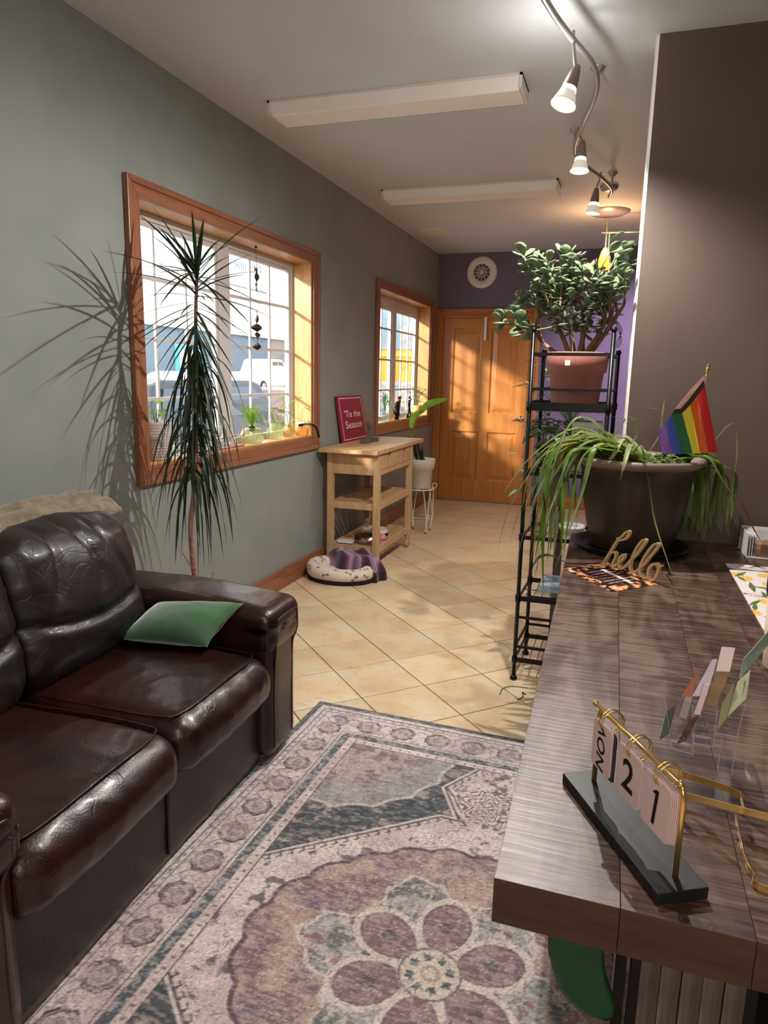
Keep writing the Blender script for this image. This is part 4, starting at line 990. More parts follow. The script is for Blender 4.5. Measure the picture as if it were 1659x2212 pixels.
# long side shoot reaching left
sh = [at(u, v, y=3.28) for u, v in ((1200, 705), (1165, 712), (1135, 714), (1118, 700), (1108, 678))]
MB().tube(catmull(sh, 3), 0.004, 6).build('branch', M['jade_stem'], jade, smooth=True); tips.append((sh[1:3], Vector((-1, 0, 0.2)))); tips.append((sh[3:], Vector((-0.4, -0.2, 1)))); tips.append((sh[2:4], Vector((-1, -0.3, 0.3))))
MB().tube(catmull([sh[3], at(1095, 690, y=3.27), at(1085, 695, y=3.26)], 3), 0.003, 6).build('branch', M['jade_stem'], jade, smooth=True); tips.append(([at(1090, 692, y=3.26), at(1084, 696, y=3.26)], Vector((-1, 0, -0.1))))
sh = [at(u, v, y=3.27) for u, v in ((1205, 640), (1180, 612), (1160, 588), (1146, 573))]
MB().tube(catmull(sh, 3), 0.004, 6).build('branch', M['jade_stem'], jade, smooth=True); tips.append((sh[1:3], Vector((-.6, 0, 0.8)))); tips.append((sh[2:], Vector((-0.5, 0, 0.8))))
def jade_leaf_mesh():
    mb = MB(); P = ((0.0, 0.004), (0.2, 0.35), (0.5, 0.85), (0.75, 1.0), (0.92, 0.7), (1.0, 0.1)); V = []; F = []
    for (s, w_) in P:
        for k in range(6):
            a = 2 * PI * k / 6; V.append(Vector((s, w_ * 0.32 * math.cos(a), w_ * 0.085 * math.sin(a) + 0.12 * s * s)))
    for i in range(len(P) - 1):
        for k in range(6): F.append((i * 6 + k, i * 6 + (k + 1) % 6, (i + 1) * 6 + (k + 1) % 6, (i + 1) * 6 + k))
    F.append(tuple(30 + k for k in range(6))); me = bpy.data.meshes.new('jade_leaf'); me.from_pydata([tuple(v) for v in V], [], F); me.materials.append(M['jade'])
    me.polygons.foreach_set('use_smooth', [True] * len(me.polygons)); return me
jlm = jade_leaf_mesh(); cnt = 0
R_.shuffle(tips); tips.sort(key=lambda t: 0 if len(t[0]) < 4 else 1)
for (pts, dd) in tips:
    for (fr, nl) in ((1.0, 3), (0.75, 2), (0.45, 2)):
        base = Vector(pts[0]).lerp(Vector(pts[-1]), fr)
        for k in range(nl):
            if cnt >= 292: break
            a = 2 * PI * (k / nl) + R_.uniform(-.5, .5) + fr * 2
            u_ = dd.orthogonal().normalized(); v_ = dd.cross(u_)
            ld = (dd * R_.uniform(0.1, 0.8) + u_ * math.cos(a) + v_ * math.sin(a)).normalized(); ld.z += R_.uniform(-.15, .25); ld.normalize()
            s = R_.uniform(0.05, 0.082)
            q = ld.to_track_quat('X', 'Z')
            wp = base; tip_ = base + ld * s
            if (tip_.x > -0.012 and tip_.y < PY + 0.17) or (base.x > -0.01 and base.y < PY + 0.14): continue
            if -0.20 < tip_.x < -0.08 and tip_.z > 1.86: continue
            o = bpy.data.objects.new('leaf', jlm); C.objects.link(o); o.parent = jade
            o.location = wp - wl(jade); o.rotation_mode = 'QUATERNION'; o.rotation_quaternion = q; o.scale = (s, s * R_.uniform(0.8, 1.3), s * R_.uniform(.8, 1.3)); cnt += 1
MB().tube([at(1237, 765, y=3.25), at(1235, 690, y=3.25)], 0.0022, 6).build('stake', M['birch'], jade)
MB().tube(catmull([at(1190, 766, y=3.3), at(1178, 745, y=3.3), at(1168, 722, y=3.3)], 3), 0.002, 5).build('stake', M['dracaena_bark'], jade)
# curly dry tendrils hanging at the right of the pot
for k in range(4):
    MB().tube(catmull([at(1330, 690 + k * 4, y=3.42), at(1344 - k * 3, 712, y=3.42), at(1334 + k * 3, 735, y=3.42), at(1326 + 3 * k, 752, y=3.42)], 4), 0.0012, 4).build('tendril', M['soil'], jade)

# ------------------------------------------------------------------ dracaena by the window
dc = Vector((-1.72, 2.62, 0))
drac = thing('dracaena', 'tall dragon tree with drooping narrow leaves behind the sofa arm', 'potted plant', (dc.x, dc.y, 0))
MB().lathe([(0, 0.001), (0.10, 0.001), (0.13, 0.22), (0.14, 0.225), (0.14, 0.25), (0.125, 0.25), (0.12, 0.22), (0, 0.22)], (dc.x, dc.y, 0), 28).build('pot', M['cream_pot'], drac, smooth=True)
stem_px = [(420, 1235), (415, 1190), (412, 1130), (418, 1075), (422, 1000), (424, 900), (424, 780), (423, 680), (425, 610), (425, 580)]
sp = [Vector((dc.x, dc.y - 0.01, 0.22))] + [at(u, v, x=dc.x) for u, v in stem_px]
sc = catmull(sp, 5); MB().tube(sc, [0.013 - 0.007 * i / (len(sc) - 1) for i in range(len(sc))], 9).build('trunk', M['dracaena_bark'], drac, smooth=True)
crown = sp[-1]
def stem_at(z):
    for i in range(len(sc) - 1):
        if sc[i].z <= z <= sc[i + 1].z: return sc[i].lerp(sc[i + 1], (z - sc[i].z) / max(1e-6, sc[i + 1].z - sc[i].z))
    return sc[-1] if z > sc[-1].z else sc[0]
R_ = random.Random(5)
def dleaf(p, c, t, wd, m=None, n=9):
    V, F = blade(bez(p, c, t, n), wd, 0.18, prof=lambda f: (0.55 + 0.45 * min(1, f * 3.5)) * (1 - f ** 2.6) + 0.015)
    mobj('leaf', V, F, m or M['dracaena'], drac, smooth=True)
# stiff top leaves, tips read from the photograph
for (u, v, dx) in ((414, 452, 0.02), (441, 470, -0.1), (340, 490, 0.05), (312, 500, -0.12), (530, 517, 0.1), (482, 515, -0.15), (290, 581, 0.06), (318, 600, -0.1), (575, 665, 0.12), (520, 640, 0.2), (322, 650, -0.05), (340, 668, 0.2), (388, 500, -0.2), (545, 706, 0.0), (500, 690, 0.25)):
    dx = max(-0.25, dx); t_ = at(u, v, x=dc.x + dx); p = crown + Vector((0, 0, R_.uniform(-0.05, 0.0)))
    dleaf(p, p.lerp(t_, 0.5) + Vector((0, 0, 0.04)), t_, R_.uniform(0.014, 0.019))
for k in range(150):
    f = k / 150; z = crown.z - 0.02 - 0.86 * f
    p = stem_at(z); a = k * 2.39996 + R_.uniform(-.3, .3)
    rad = R_.uniform(0.14, 0.30) * (1.45 - 0.75 * f) if f < 0.25 else R_.uniform(0.06, 0.28)
    L = R_.uniform(0.34, 0.52)
    drop = math.sqrt(max(0.01, L * L - rad * rad)) * (0.25 + 0.75 * min(1, f * 3.2)) * R_.uniform(.8, 1.02)
    dr_ = Vector((math.cos(a) * 0.75, math.sin(a), 0))
    t_ = p + dr_ * rad - Vector((0, 0, drop))
    if t_.x < WX + 0.04: t_.x = WX + 0.05
    c = p + dr_ * rad * 0.75 + Vector((0, 0, 0.06 - 0.05 * f))
    t_ += Vector((R_.uniform(-.03, .03), R_.uniform(-.03, .03), 0))
    if f < 0.34:
        el = math.radians(40 - 125 * (f / 0.34) + R_.uniform(-14, 14)); L = R_.uniform(0.30, 0.46)
        t_ = p + Vector((math.cos(a) * 0.7 * math.cos(el), math.sin(a) * math.cos(el), math.sin(el))) * L; c = p.lerp(t_, 0.5) + Vector((0, 0, 0.035))
        if t_.x < WX + 0.05: t_.x = WX + 0.05
    dleaf(p, c, t_, R_.uniform(0.012, 0.020))
for (u, v) in ((395, 1195), (460, 1235)):
    MB().tube([Vector((dc.x, dc.y - 0.0, 0.235)) if u > 430 else at(418, 1232, x=dc.x), at(u, v, x=dc.x)], 0.003, 5).build('twig', M['dracaena_bark'], drac)

# ------------------------------------------------------------------ spider plant in the big bronze planter
pc_ = Vector((0.066, 2.93, DZT))
sau = MB().lathe([(0, 0.001), (0.18, 0.001), (0.205, 0.006), (0.225, 0.03), (0.22, 0.032), (0.2, 0.012), (0, 0.010)], pc_, 48).build('saucer', M['black'], smooth=True)
tag(sau, 'wide glossy black saucer under the big bronze planter', 'saucer')
sprd = thing('spider_plant', 'large spider plant spilling out of a bronze planter on the desk', 'potted plant', pc_ + Vector((0, 0, 0.012)))
MB().lathe([(0, 0.013), (0.148, 0.013), (0.155, 0.02), (0.176, 0.10), (0.196, 0.20), (0.208, 0.29), (0.214, 0.335), (0.222, 0.345)], pc_, 56).build('pot', M['bronze_pot'], sprd, smooth=True)
MB().lathe([(0.212, 0.337), (0.240, 0.350), (0.250, 0.358), (0.252, 0.366), (0.245, 0.374), (0.228, 0.374), (0.214, 0.364), (0.205, 0.34), (0.20, 0.32)], pc_, 56).build('rim', M['rim_pot'], sprd, smooth=True)
MB().lathe([(0.205, 0.338), (0.12, 0.352), (0.0, 0.358)], pc_, 32).build('soil', M['soil'], sprd, smooth=True)
R_ = random.Random(21)
def sleaf(P, wd, m='spider', n=12, fold=0.22):
    V, F = blade(catmull(P, 4) if len(P) > 3 else bez(P[0], P[1], P[2], n), wd, fold, prof=lambda f: (0.5 + 0.5 * min(1, f * 4)) * (1 - f ** 3.2) + 0.02)
    mobj('leaf', V, F, M[m], sprd, smooth=True)
S0 = pc_ + Vector((0, 0, 0.355))
def P3(*a): return [at(u, v, y=y) for (u, v, y) in a]
man = [
 (((1350, 975, 2.85), (1250, 925, 2.75), (1150, 985, 2.72), (1088, 1065, 2.70)), 0.022, 'spider'),
 (((1340, 975, 2.82), (1270, 905, 2.72), (1225, 930, 2.68), (1185, 1045, 2.66)), 0.026, 'spider'),
 (((1360, 975, 2.80), (1300, 950, 2.68), (1235, 985, 2.62), (1190, 1095, 2.60)), 0.022, 'spider'),
 (((1350, 978, 2.80), (1262, 970, 2.66), (1222, 1010, 2.62), (1212, 1200, 2.60)), 0.032, 'spider_b'),
 (((1355, 978, 2.80), (1290, 965, 2.60), (1255, 1080, 2.55), (1197, 1235, 2.53)), 0.026, 'spider'),
 (((1355, 978, 2.80), (1300, 965, 2.60), (1250, 1010, 2.56), (1215, 1210, 2.54)), 0.020, 'spider_b'),
 (((1345, 978, 2.84), (1210, 960, 2.72), (1175, 1100, 2.66), (1173, 1278, 2.64)), 0.024, 'spider_b'),
 (((1345, 975, 2.84), (1230, 960, 2.8), (1150, 1010, 2.8), (1128, 1098, 2.8)), 0.016, 'spider_dry'),
 (((1345, 975, 2.84), (1240, 950, 2.8), (1165, 1120, 2.75), (1145, 1190, 2.75)), 0.016, 'spider_dry'),
 (((1345, 975, 2.84), (1210, 955, 2.74), (1110, 1080, 2.74), (1075, 1190, 2.74)), 0.016, 'spider'),
 (((1345, 975, 2.84), (1220, 965, 2.74), (1130, 1090, 2.74), (1102, 1170, 2.74)), 0.014, 'spider'),
 (((1350, 975, 2.84), (1345, 950, 2.78), (1325, 985, 2.66), (1312, 1003, 2.655)), 0.020, 'spider_pale'),
 (((1375, 975, 2.84), (1362, 960, 2.76), (1350, 1000, 2.655), (1340, 1038, 2.645)), 0.020, 'spider_pale'),
 (((1350, 972, 2.86), (1372, 950, 2.85), (1370, 910, 2.84), (1355, 898, 2.84)), 0.012, 'spider_pale'),
 (((1370, 978, 2.84), (1385, 965, 2.66), (1400, 1040, 2.64), (1415, 1130, 2.60), (1455, 1250, 2.42)), 0.010, 'spider'),
 (((1320, 975, 2.88), (1320, 955, 2.86), (1340, 920, 2.84), (1378, 905, 2.84)), 0.010, 'spider'),
 (((1300, 975, 2.86), (1330, 935, 2.82), (1350, 905, 2.8), (1318, 900, 2.8)), 0.010, 'spider'),
 (((1500, 985, 2.90), (1530, 990, 2.85), (1560, 1040, 2.82), (1600, 1090, 2.8)), 0.020, 'spider'),
 (((1600, 1085, 2.8), (1612, 1110, 2.8), (1625, 1140, 2.8), (1645, 1172, 2.8)), 0.024, 'spider_dry'),
 (((1520, 985, 3.0), (1580, 915, 3.02), (1592, 980, 3.02), (1578, 1060, 3.02)), 0.005, 'spider'),
 (((1400, 980, 2.95), (1425, 940, 2.95), (1430, 900, 2.95), (1436, 862, 2.95)), 0.012, 'spider_pale'),
 (((1430, 900, 2.95), (1420, 885, 2.95), (1405, 882, 2.95), (1392, 878, 2.95)), 0.005, 'spider_dry'),
]
M['spider_b'] = leafmat('spider_leaf_bright', (120, 160, 50), (84, 120, 36), 0.5, 0.4)
for P, wd, m in man: sleaf([at(*a[:2], y=a[2]) for a in P], wd, m)
for k in range(100):
    a = math.radians(R_.gauss(183, 24)); d_ = Vector((math.cos(a), math.sin(a), 0))
    if math.sin(a) < -0.62: continue
    s = S0 + Vector((R_.uniform(-.12, .09), R_.uniform(-.12, .10), 0)); reach = R_.uniform(0.20, 0.42)
    rimx = pc_ + d_ * 0.25
    t_ = Vector((rimx.x, rimx.y, 0)) + d_ * R_.uniform(0.01, 0.20); t_.z = R_.uniform(0.62, 1.02)
    if t_.x > -0.21: t_.z = max(t_.z, 0.78)
    if t_.y > PY - 0.05 and t_.x > -0.0: t_.y = PY - 0.05
    up1 = Vector((rimx.x, rimx.y, S0.z + R_.uniform(0.03, 0.09)))
    sleaf([s, s.lerp(up1, 0.6) + Vector((0, 0, 0.03)), up1, up1.lerp(t_, 0.5) + d_ * 0.03 + Vector((0, 0, 0.03)), t_], R_.uniform(0.012, 0.025), R_.choice(['spider', 'spider', 'spider_pale', 'spider_pale', 'spider_b']))
for k in range(26):      # behind and right, falling along the wall
    u = R_.uniform(1478, 1590); s = S0 + Vector((R_.uniform(0.02, .12), R_.uniform(0.0, .1), 0))
    y = R_.uniform(3.02, 3.15); tp = at(u, 985 + R_.uniform(-12, 25) + max(0, u - 1540) * 1.0, y=y)
    bt = at(u + R_.uniform(-22, 8), R_.uniform(1120, 1175), y=y); bt.z = max(bt.z, DZT + 0.006)
    if bt.x < 0.25 and bt.z < 1.0: bt.x = 0.28
    sleaf([s, s.lerp(tp, 0.5) + Vector((0, 0, 0.02)), tp, tp.lerp(bt, 0.5) + Vector((0.01, 0, 0)), bt], R_.uniform(0.016, 0.03), R_.choice(['spider', 'spider', 'spider_b']))
for k in range(34):      # dry straw and runners on the soil
    p = S0 + Vector((R_.uniform(-.17, .17), R_.uniform(-.17, .12), 0.0)); a = R_.uniform(0, 2 * PI); L = R_.uniform(0.05, 0.13)
    q = p + Vector((math.cos(a), math.sin(a), 0)) * L
    if (q - S0).length > 0.2: q = S0 + (q - S0) * 0.8
    MB().tube(bez(p, p.lerp(q, 0.5) + Vector((0, 0, R_.uniform(.01, .05))), q + Vector((0, 0, 0.004)), 5), 0.0018, 5).build('runner', M['spider_pale'], sprd)

# ------------------------------------------------------------------ lettering
def text_mesh(s, size=1.0, shear=0.0, bold=0.0, ext=0.02, sx=1.0):
    cu_ = bpy.data.curves.new('t', 'FONT'); cu_.body = s; cu_.size = size; cu_.shear = shear; cu_.extrude = ext; cu_.offset = bold
    cu_.align_x = 'CENTER'; cu_.align_y = 'CENTER'; cu_.resolution_u = 3
    o = bpy.data.objects.new('t', cu_); C.objects.link(o)
    bpy.context.view_layer.update()
    me = o.evaluated_get(bpy.context.evaluated_depsgraph_get()).to_mesh()
    V = [Vector((v.co.x * sx, v.co.y, v.co.z)) for v in me.vertices]; F = [tuple(p.vertices) for p in me.polygons]
    o.to_mesh_clear(); bpy.data.objects.remove(o); bpy.data.curves.remove(cu_)
    return V, F
def frame(o, ux, uy):
    ux = Vector(ux).normalized(); uz = ux.cross(Vector(uy)).normalized(); uy = uz.cross(ux)
    m = Matrix((ux, uy, uz)).transposed().to_4x4(); m.translation = Vector(o); return m
def lettering(name, s, Mx, size, m, parent, **k):
    V, F = text_mesh(s, size, **k); return mobj(name, [Mx @ v for v in V], F, m, parent)
def rrect(w, h, r, n=4):
    P = []
    for cx_, cy_, a0 in ((w / 2 - r, h / 2 - r, 0), (-w / 2 + r, h / 2 - r, 90), (-w / 2 + r, -h / 2 + r, 180), (w / 2 - r, -h / 2 + r, 270)):
        for i in range(n + 1):
            a = math.radians(a0 + 90 * i / n); P.append((cx_ + r * math.cos(a), cy_ + r * math.sin(a)))
    return P

# ------------------------------------------------------------------ flip calendar
cal = thing('desk_calendar', 'gold ring flip calendar on a black base reading NOV 21', 'calendar', (0.0535, 1.010, DZT))
ax = Vector((0.49, -0.87, 0)).normalized(); ay = Vector((0.87, 0.49, 0)).normalized()   # along the base / away to the back
cc = Vector((0.0535, 1.012, 0))
Mb = frame(cc + Vector((0, 0, DZT)), ax, ay)
MB().prism(rrect(0.285, 0.074, 0.002), 0.0008, 0.018, Mb).build('base', M['black_slate'], cal, bevel=0.0012)
pA, pB = -0.112, 0.116
zt = at(1466, 1690, y=0.925).z - DZT
ZT = zt
def lc(a, b_, z): return Mb @ Vector((a, b_, z))
arch = [lc(pA, 0.004, 0.016), lc(pA, 0.004, ZT - 0.02), lc(pA + 0.004, 0.004, ZT - 0.006), lc(pA + 0.018, 0.004, ZT), lc(0, 0.004, ZT), lc(pB - 0.018, 0.004, ZT), lc(pB - 0.004, 0.004, ZT - 0.006), lc(pB, 0.004, ZT - 0.02), lc(pB, 0.004, 0.016)]
MB().tube([arch[0]] + catmull(arch[1:8], 5) + [arch[8]], 0.0042, 10).build('arch_frame', M['gold'], cal, smooth=True)
MB().tube([lc(pA - 0.002, -0.003, ZT + 0.007), lc(pB + 0.0, -0.003, ZT + 0.007)], 0.003, 8).build('rod', M['gold'], cal, smooth=True)
for a in (pA - 0.002, pB): MB().ell(lc(a, -0.003, ZT + 0.007), (0.005, 0.005, 0.005), 10, 6).build('finial', M['gold'], cal, smooth=True)
cards = [(-0.076, 'NOV', 90, 0.034, 1.0), (0.004, '2', 0, 0.066, 1.0), (0.077, '1', 0, 0.072, 1.0)]
CH = 0.078; ctop = ZT - 0.010
for k, (a, txt, rot_, sz, sx_) in enumerate(cards):
    wd = 0.058 if k == 0 else 0.066
    nst = (3, 2, 7)[k]
    for j in range(nst):
        off = -0.008 - 0.0003 + j * 0.0022 if k == 2 else -0.008 + j * 0.0016
        Mc = frame(lc(a + (0.0012 * j if k == 2 else 0), off, ctop - CH / 2), ax, Vector((0, 0, 1)))
        cd_ = MB().prism(rrect(wd, CH, 0.007), -0.0005, 0.0005, Mc).build('card', M['paper_blush'], cal)
        if j == 0:
            Mt = frame(lc(a, off - 0.0008, ctop - CH / 2 - 0.003), ax, Vector((0, 0, 1)))
            if rot_: Mt = Mt @ Matrix.Rotation(math.radians(rot_), 4, 'Z')
            cd_['label'] = 'front card printed ' + txt
            if txt == '1':
                mbn = MB(); mbn.add([Mt @ Vector(q) for q in ((-0.001, 0.026, 0.0002), (0.006, 0.027, 0.0002), (0.0005, -0.026, 0.0002), (-0.0065, -0.026, 0.0002), (-0.010, 0.019, 0.0002), (-0.001, 0.019, 0.0002))], [(0, 3, 2, 1), (4, 5, 0)]); mbn.build('print', M['ink'], cd_)
            else: lettering('print', txt, Mt, sz, M['ink'], cd_, ext=0.0002, bold=0.0009 if k else 0.0003, shear=0.0 if k else 0.2)
    if k == 0: MB().prism(rrect(wd, CH, 0.007), 0.004, 0.0055, frame(lc(a + 0.008, 0, ctop - CH / 2 - 0.002), ax, Vector((0, 0, 1)))).build('card', M['navy'], cal, label='dark backing card')
    for dx in (-0.0035, 0.0035):
        MB().tube(ring(lc(a + dx, 0.006, ZT - 0.006), 0.0185, 22, Vector((0, 0, 1)), ay), 0.0011, 6, closed=True).build('ring', M['gold'], cal, smooth=True)

# ------------------------------------------------------------------ clear card holder and its cards
hold = thing('card_holder', 'clear acrylic business card rack beside the flip calendar', 'card holder', (0.21, 1.25, DZT))
c7 = lambda u, v: (1380 + u / 4.172, 1130 + v / 4.172)
def quadpx(pts, ys): return [at(*c7(*p), y=y) for p, y in zip(pts, ys)]
def slab4(P, th, name, m, parent=None, bevel=0.0, **k):
    n = (P[1] - P[0]).cross(P[3] - P[0]).normalized()
    if n.y < 0: n = -n
    V = list(P) + [p + n * th for p in P]
    return mobj(name, V, [(0, 3, 2, 1), (4, 5, 6, 7), (0, 1, 5, 4), (1, 2, 6, 5), (2, 3, 7, 6), (3, 0, 4, 7)], m, parent, bevel=bevel, **k)
pockets = [((225, 1540), (480, 1630), (490, 2085), (300, 2030), 1.17, 1.17), ((520, 1650), (710, 1690), (672, 2012), (495, 1985), 1.20, 1.20), ((715, 1560), (958, 1640), (885, 1930), (690, 1890), 1.235, 1.235)]
for k, (a, b_, c_, d_, y0, y1) in enumerate(pockets):
    P = [at(*c7(*a), y=y0 + 0.012), at(*c7(*b_), y=y0 + 0.012), at(*c7(*c_), y=y0), at(*c7(*d_), y=y0)]
    fr_ = slab4(P, 0.0016, 'pocket_front', M['clear'], hold)
    Q = [p + Vector((0.0, 0.020, 0.035 if i < 2 else 0.0)) for i, p in enumerate(P)]
    slab4(Q, 0.0016, 'pocket_back', M['clear'], hold)
    slab4([P[3], P[2], Q[2], Q[3]], 0.0015, 'pocket_floor', M['clear'], hold)
    MB().tube([P[3], P[2]], 0.0009, 5).tube([P[2], P[1]], 0.0007, 5).tube([P[0], P[3]], 0.0006, 5).tube([Q[0], Q[1]], 0.0006, 5).build('bright_edge', M['edge'] if 'edge' in M else M.setdefault('edge', mat('acrylic_edge', (190, 184, 196), 0.2, alpha=0.5)), hold)
    for q in range(2):
        pp = P[3].lerp(P[2], 0.5) + (P[0] - P[3]) * (0.25 + 0.3 * q)
        MB().tube(ring(pp + Vector((0, -0.001, 0)), 0.005, 14, (1, 0, 0), (0, 0, 1)), 0.0004, 4, closed=True).build('rivet_ring', M['edge'], hold)
pl = [at(1560, 1592, y=1.235), at(1592, 1596, y=1.235)]
V0 = [Vector((p.x, 1.262, DZT + 0.0035)) for p in pl]
slab4([pl[0], pl[1], V0[1] + Vector((0, -0.02, 0)), V0[0] + Vector((0, -0.02, 0))], 0.003, 'riser', M['clear'], hold)
MB().tube([pl[0], V0[0] + Vector((0, -0.02, 0))], 0.0008, 5).tube([pl[1], V0[1] + Vector((0, -0.02, 0))], 0.0008, 5).build('bright_edge', M['edge'], hold)
MB().box((0.10, 1.14, DZT + 0.0005), (0.27, 1.30, DZT + 0.003)).build('foot_plate', M['clear'], hold)
def card_px(name, label, cat, pts, ys, th, m, grp=None):
    o = slab4(quadpx(pts, ys), th, name, m); return tag(o, label, cat, grp)
card_px('business_cards', 'tallest stack of blush-white cards sticking up from the acrylic rack', 'cards', ((750, 1113), (868, 1123), (820, 1340), (700, 1335)), (1.256, 1.256, 1.235, 1.235), 0.008, M['paper'])
card_px('folded_card', 'tan folded card tucked below the tallest white stack', 'card', ((700, 1337), (820, 1342), (690, 1660), (595, 1640)), (1.236, 1.236, 1.205, 1.205), 0.006, M['kraft'])
card_px('leaflet', 'pale lilac narrow leaflets fanned left of the tallest card stack', 'leaflet', ((665, 1225), (708, 1225), (610, 1560), (480, 1560)), (1.225, 1.225, 1.195, 1.195), 0.005, mat('lilac_paper', (196, 190, 204), 0.7))
card_px('business_cards', 'short blush card stack in front of the lilac leaflets', 'cards', ((600, 1455), (637, 1455), (553, 1730), (496, 1722)), (1.19, 1.19, 1.178, 1.178), 0.006, M['paper_blush'])
card_px('leaflet', 'pointed tan leaflet with a white edge, leftmost in the acrylic rack', 'leaflet', ((535, 1340), (550, 1315), (480, 1575), (392, 1570)), (1.205, 1.205, 1.19, 1.19), 0.002, M['orangecard'])
card_px('business_cards', 'small grey card stack at the front of the acrylic rack', 'cards', ((420, 1568), (482, 1573), (430, 1772), (366, 1745)), (1.185, 1.185, 1.178, 1.178), 0.006, mat('grey_card', (168, 158, 150), 0.7))
card_px('leaflet', 'brown photo leaflet standing in the front acrylic pocket', 'leaflet', ((455, 1770), (545, 1732), (430, 1960), (345, 1990)), (1.176, 1.176, 1.174, 1.174), 0.002, mat('brown_print', (120, 84, 66), 0.6, c2=(70, 52, 44), scale=60))
card_px('leaflet', 'dark green leaflet leaning in the leftmost acrylic pocket', 'leaflet', ((250, 1700), (330, 1640), (270, 1900), (185, 1960)), (1.186, 1.186, 1.176, 1.176), 0.002, mat('green_print', (78, 92, 84), 0.6))
mc_ = card_px('appointment_card', 'pale green printed card leaning out of the right acrylic pocket', 'card', ((890, 1430), (1003, 1322), (966, 1582), (800, 1745)), (1.245, 1.245, 1.228, 1.228), 0.003, M['mint'])
Mm = frame(at(*c7(942, 1500), y=1.2335), at(*c7(935, 1560), y=1.236) - at(*c7(975, 1420), y=1.240), at(*c7(1003, 1440), y=1.236) - at(*c7(900, 1500), y=1.236))
for k in range(9):
    a = at(*c7(830 + k * 6, 1560 - k * 8), y=1.235); b_ = at(*c7(812 + k * 9, 1690 - k * 14), y=1.2315)
    MB().beam(a + Vector((0.0, -0.0015, 0)), b_ + Vector((0.0, -0.0015, 0)), 0.0004, 0.0004).build('print_line', M['sage'], mc_)
MB().beam(at(*c7(962, 1420), y=1.2375), at(*c7(928, 1570), y=1.2335), 0.0035, 0.0006).build('print_line', M['sage'], mc_)
card_px('folded_leaflet', 'yellow-green leaflet folded behind the pale green card', 'leaflet', ((745, 1640), (860, 1430), (790, 1760), (705, 1870)), (1.236, 1.240, 1.226, 1.224), 0.002, mat('olive_paper', (150, 150, 108), 0.7))
sg = [at(*c7(1190, 950), y=1.33), at(*c7(1190, 1075), y=1.33), at(*c7(985, 1310), y=1.26), at(*c7(918, 1405), y=1.245), at(*c7(905, 1400), y=1.245), at(*c7(940, 1235), y=1.262)]
V = sg + [p + Vector((0, 0.002, 0.001)) for p in sg]
o = mobj('leaflet', V, [(0, 5, 4, 3, 2, 1), (6, 7, 8, 9, 10, 11)] + [(i, (i + 1) % 6, 6 + (i + 1) % 6, 6 + i) for i in range(6)], M['sage']); tag(o, 'long sage grey leaflet arching out to the right of the acrylic rack', 'leaflet')

# ------------------------------------------------------------------ gold letter tray
tray = thing('letter_tray', 'gold metal letter tray with rounded corners at the right of the calendar', 'desk tray', (0.33, 1.05, DZT))
def band(pts, h, t_, z, name='band'):
    V = []; F = []; n = len(pts)
    for i, p in enumerate(pts):
        a = Vector(pts[max(i - 1, 0)]); b_ = Vector(pts[min(i + 1, n - 1)]); d = (b_ - a).normalized(); s = Vector((-d.y, d.x, 0)) * t_ / 2; p = Vector(p)
        V += [p - s + Vector((0, 0, z)), p + s + Vector((0, 0, z)), p + s + Vector((0, 0, z + h)), p - s + Vector((0, 0, z + h))]
    for i in range(n - 1):
        o = i * 4; F += [(o + k, o + (k + 1) % 4, o + 4 + (k + 1) % 4, o + 4 + k) for k in range(4)]
    F += [(3, 2, 1, 0), tuple((n - 1) * 4 + k for k in range(4))]
    return mobj(name, V, F, M['gold'], tray, bevel=0.0004, seg=1)
a_ = at(1588, 1774, z=DZT); b_ = at(1606, 1862, z=DZT); c_ = at(1626, 1900, z=DZT); d_ = at(1668, 1936, z=DZT)
lp_ = [Vector((p.x, p.y, 0)) for p in (a_, a_.lerp(b_, 0.5), b_, c_, d_)] + [Vector((0.45, d_.y - 0.02, 0))]
band(catmull(lp_, 5), 0.0115, 0.0016, DZT + 0.0006)
zb_ = DZT + 0.034
l2 = at(1484, 1712, z=zb_ + 0.0115); r2_ = at(1659, 1757, z=zb_ + 0.0115)
band([Vector((l2.x - 0.02, l2.y + 0.004, 0)), Vector((l2.x, l2.y, 0)), Vector((r2_.x, r2_.y, 0)), Vector((r2_.x + 0.16, r2_.y - 0.012, 0))], 0.0115, 0.0016, zb_)
l3 = at(1472, 1664, z=zb_ + 0.0115); r3_ = at(1590, 1700, z=zb_ + 0.0115)
band([Vector((l3.x - 0.02, l3.y, 0)), Vector((l3.x, l3.y, 0)), Vector((r3_.x - 0.01, r3_.y, 0)), Vector((r3_.x + 0.005, r3_.y - 0.012, 0)), Vector((r3_.x + 0.004, r2_.y + 0.005, 0))], 0.0115, 0.0014, zb_)
MB().box((l2.x - 0.022, l2.y + 0.002, DZT + 0.0006), (l2.x - 0.018, l2.y + 0.006, zb_ + 0.0115)).build('post', M['gold'], tray)
MB().box((r2_.x + 0.10, r2_.y - 0.012, DZT + 0.0006), (r2_.x + 0.104, r2_.y - 0.008, zb_ + 0.0115)).build('post', M['gold'], tray)

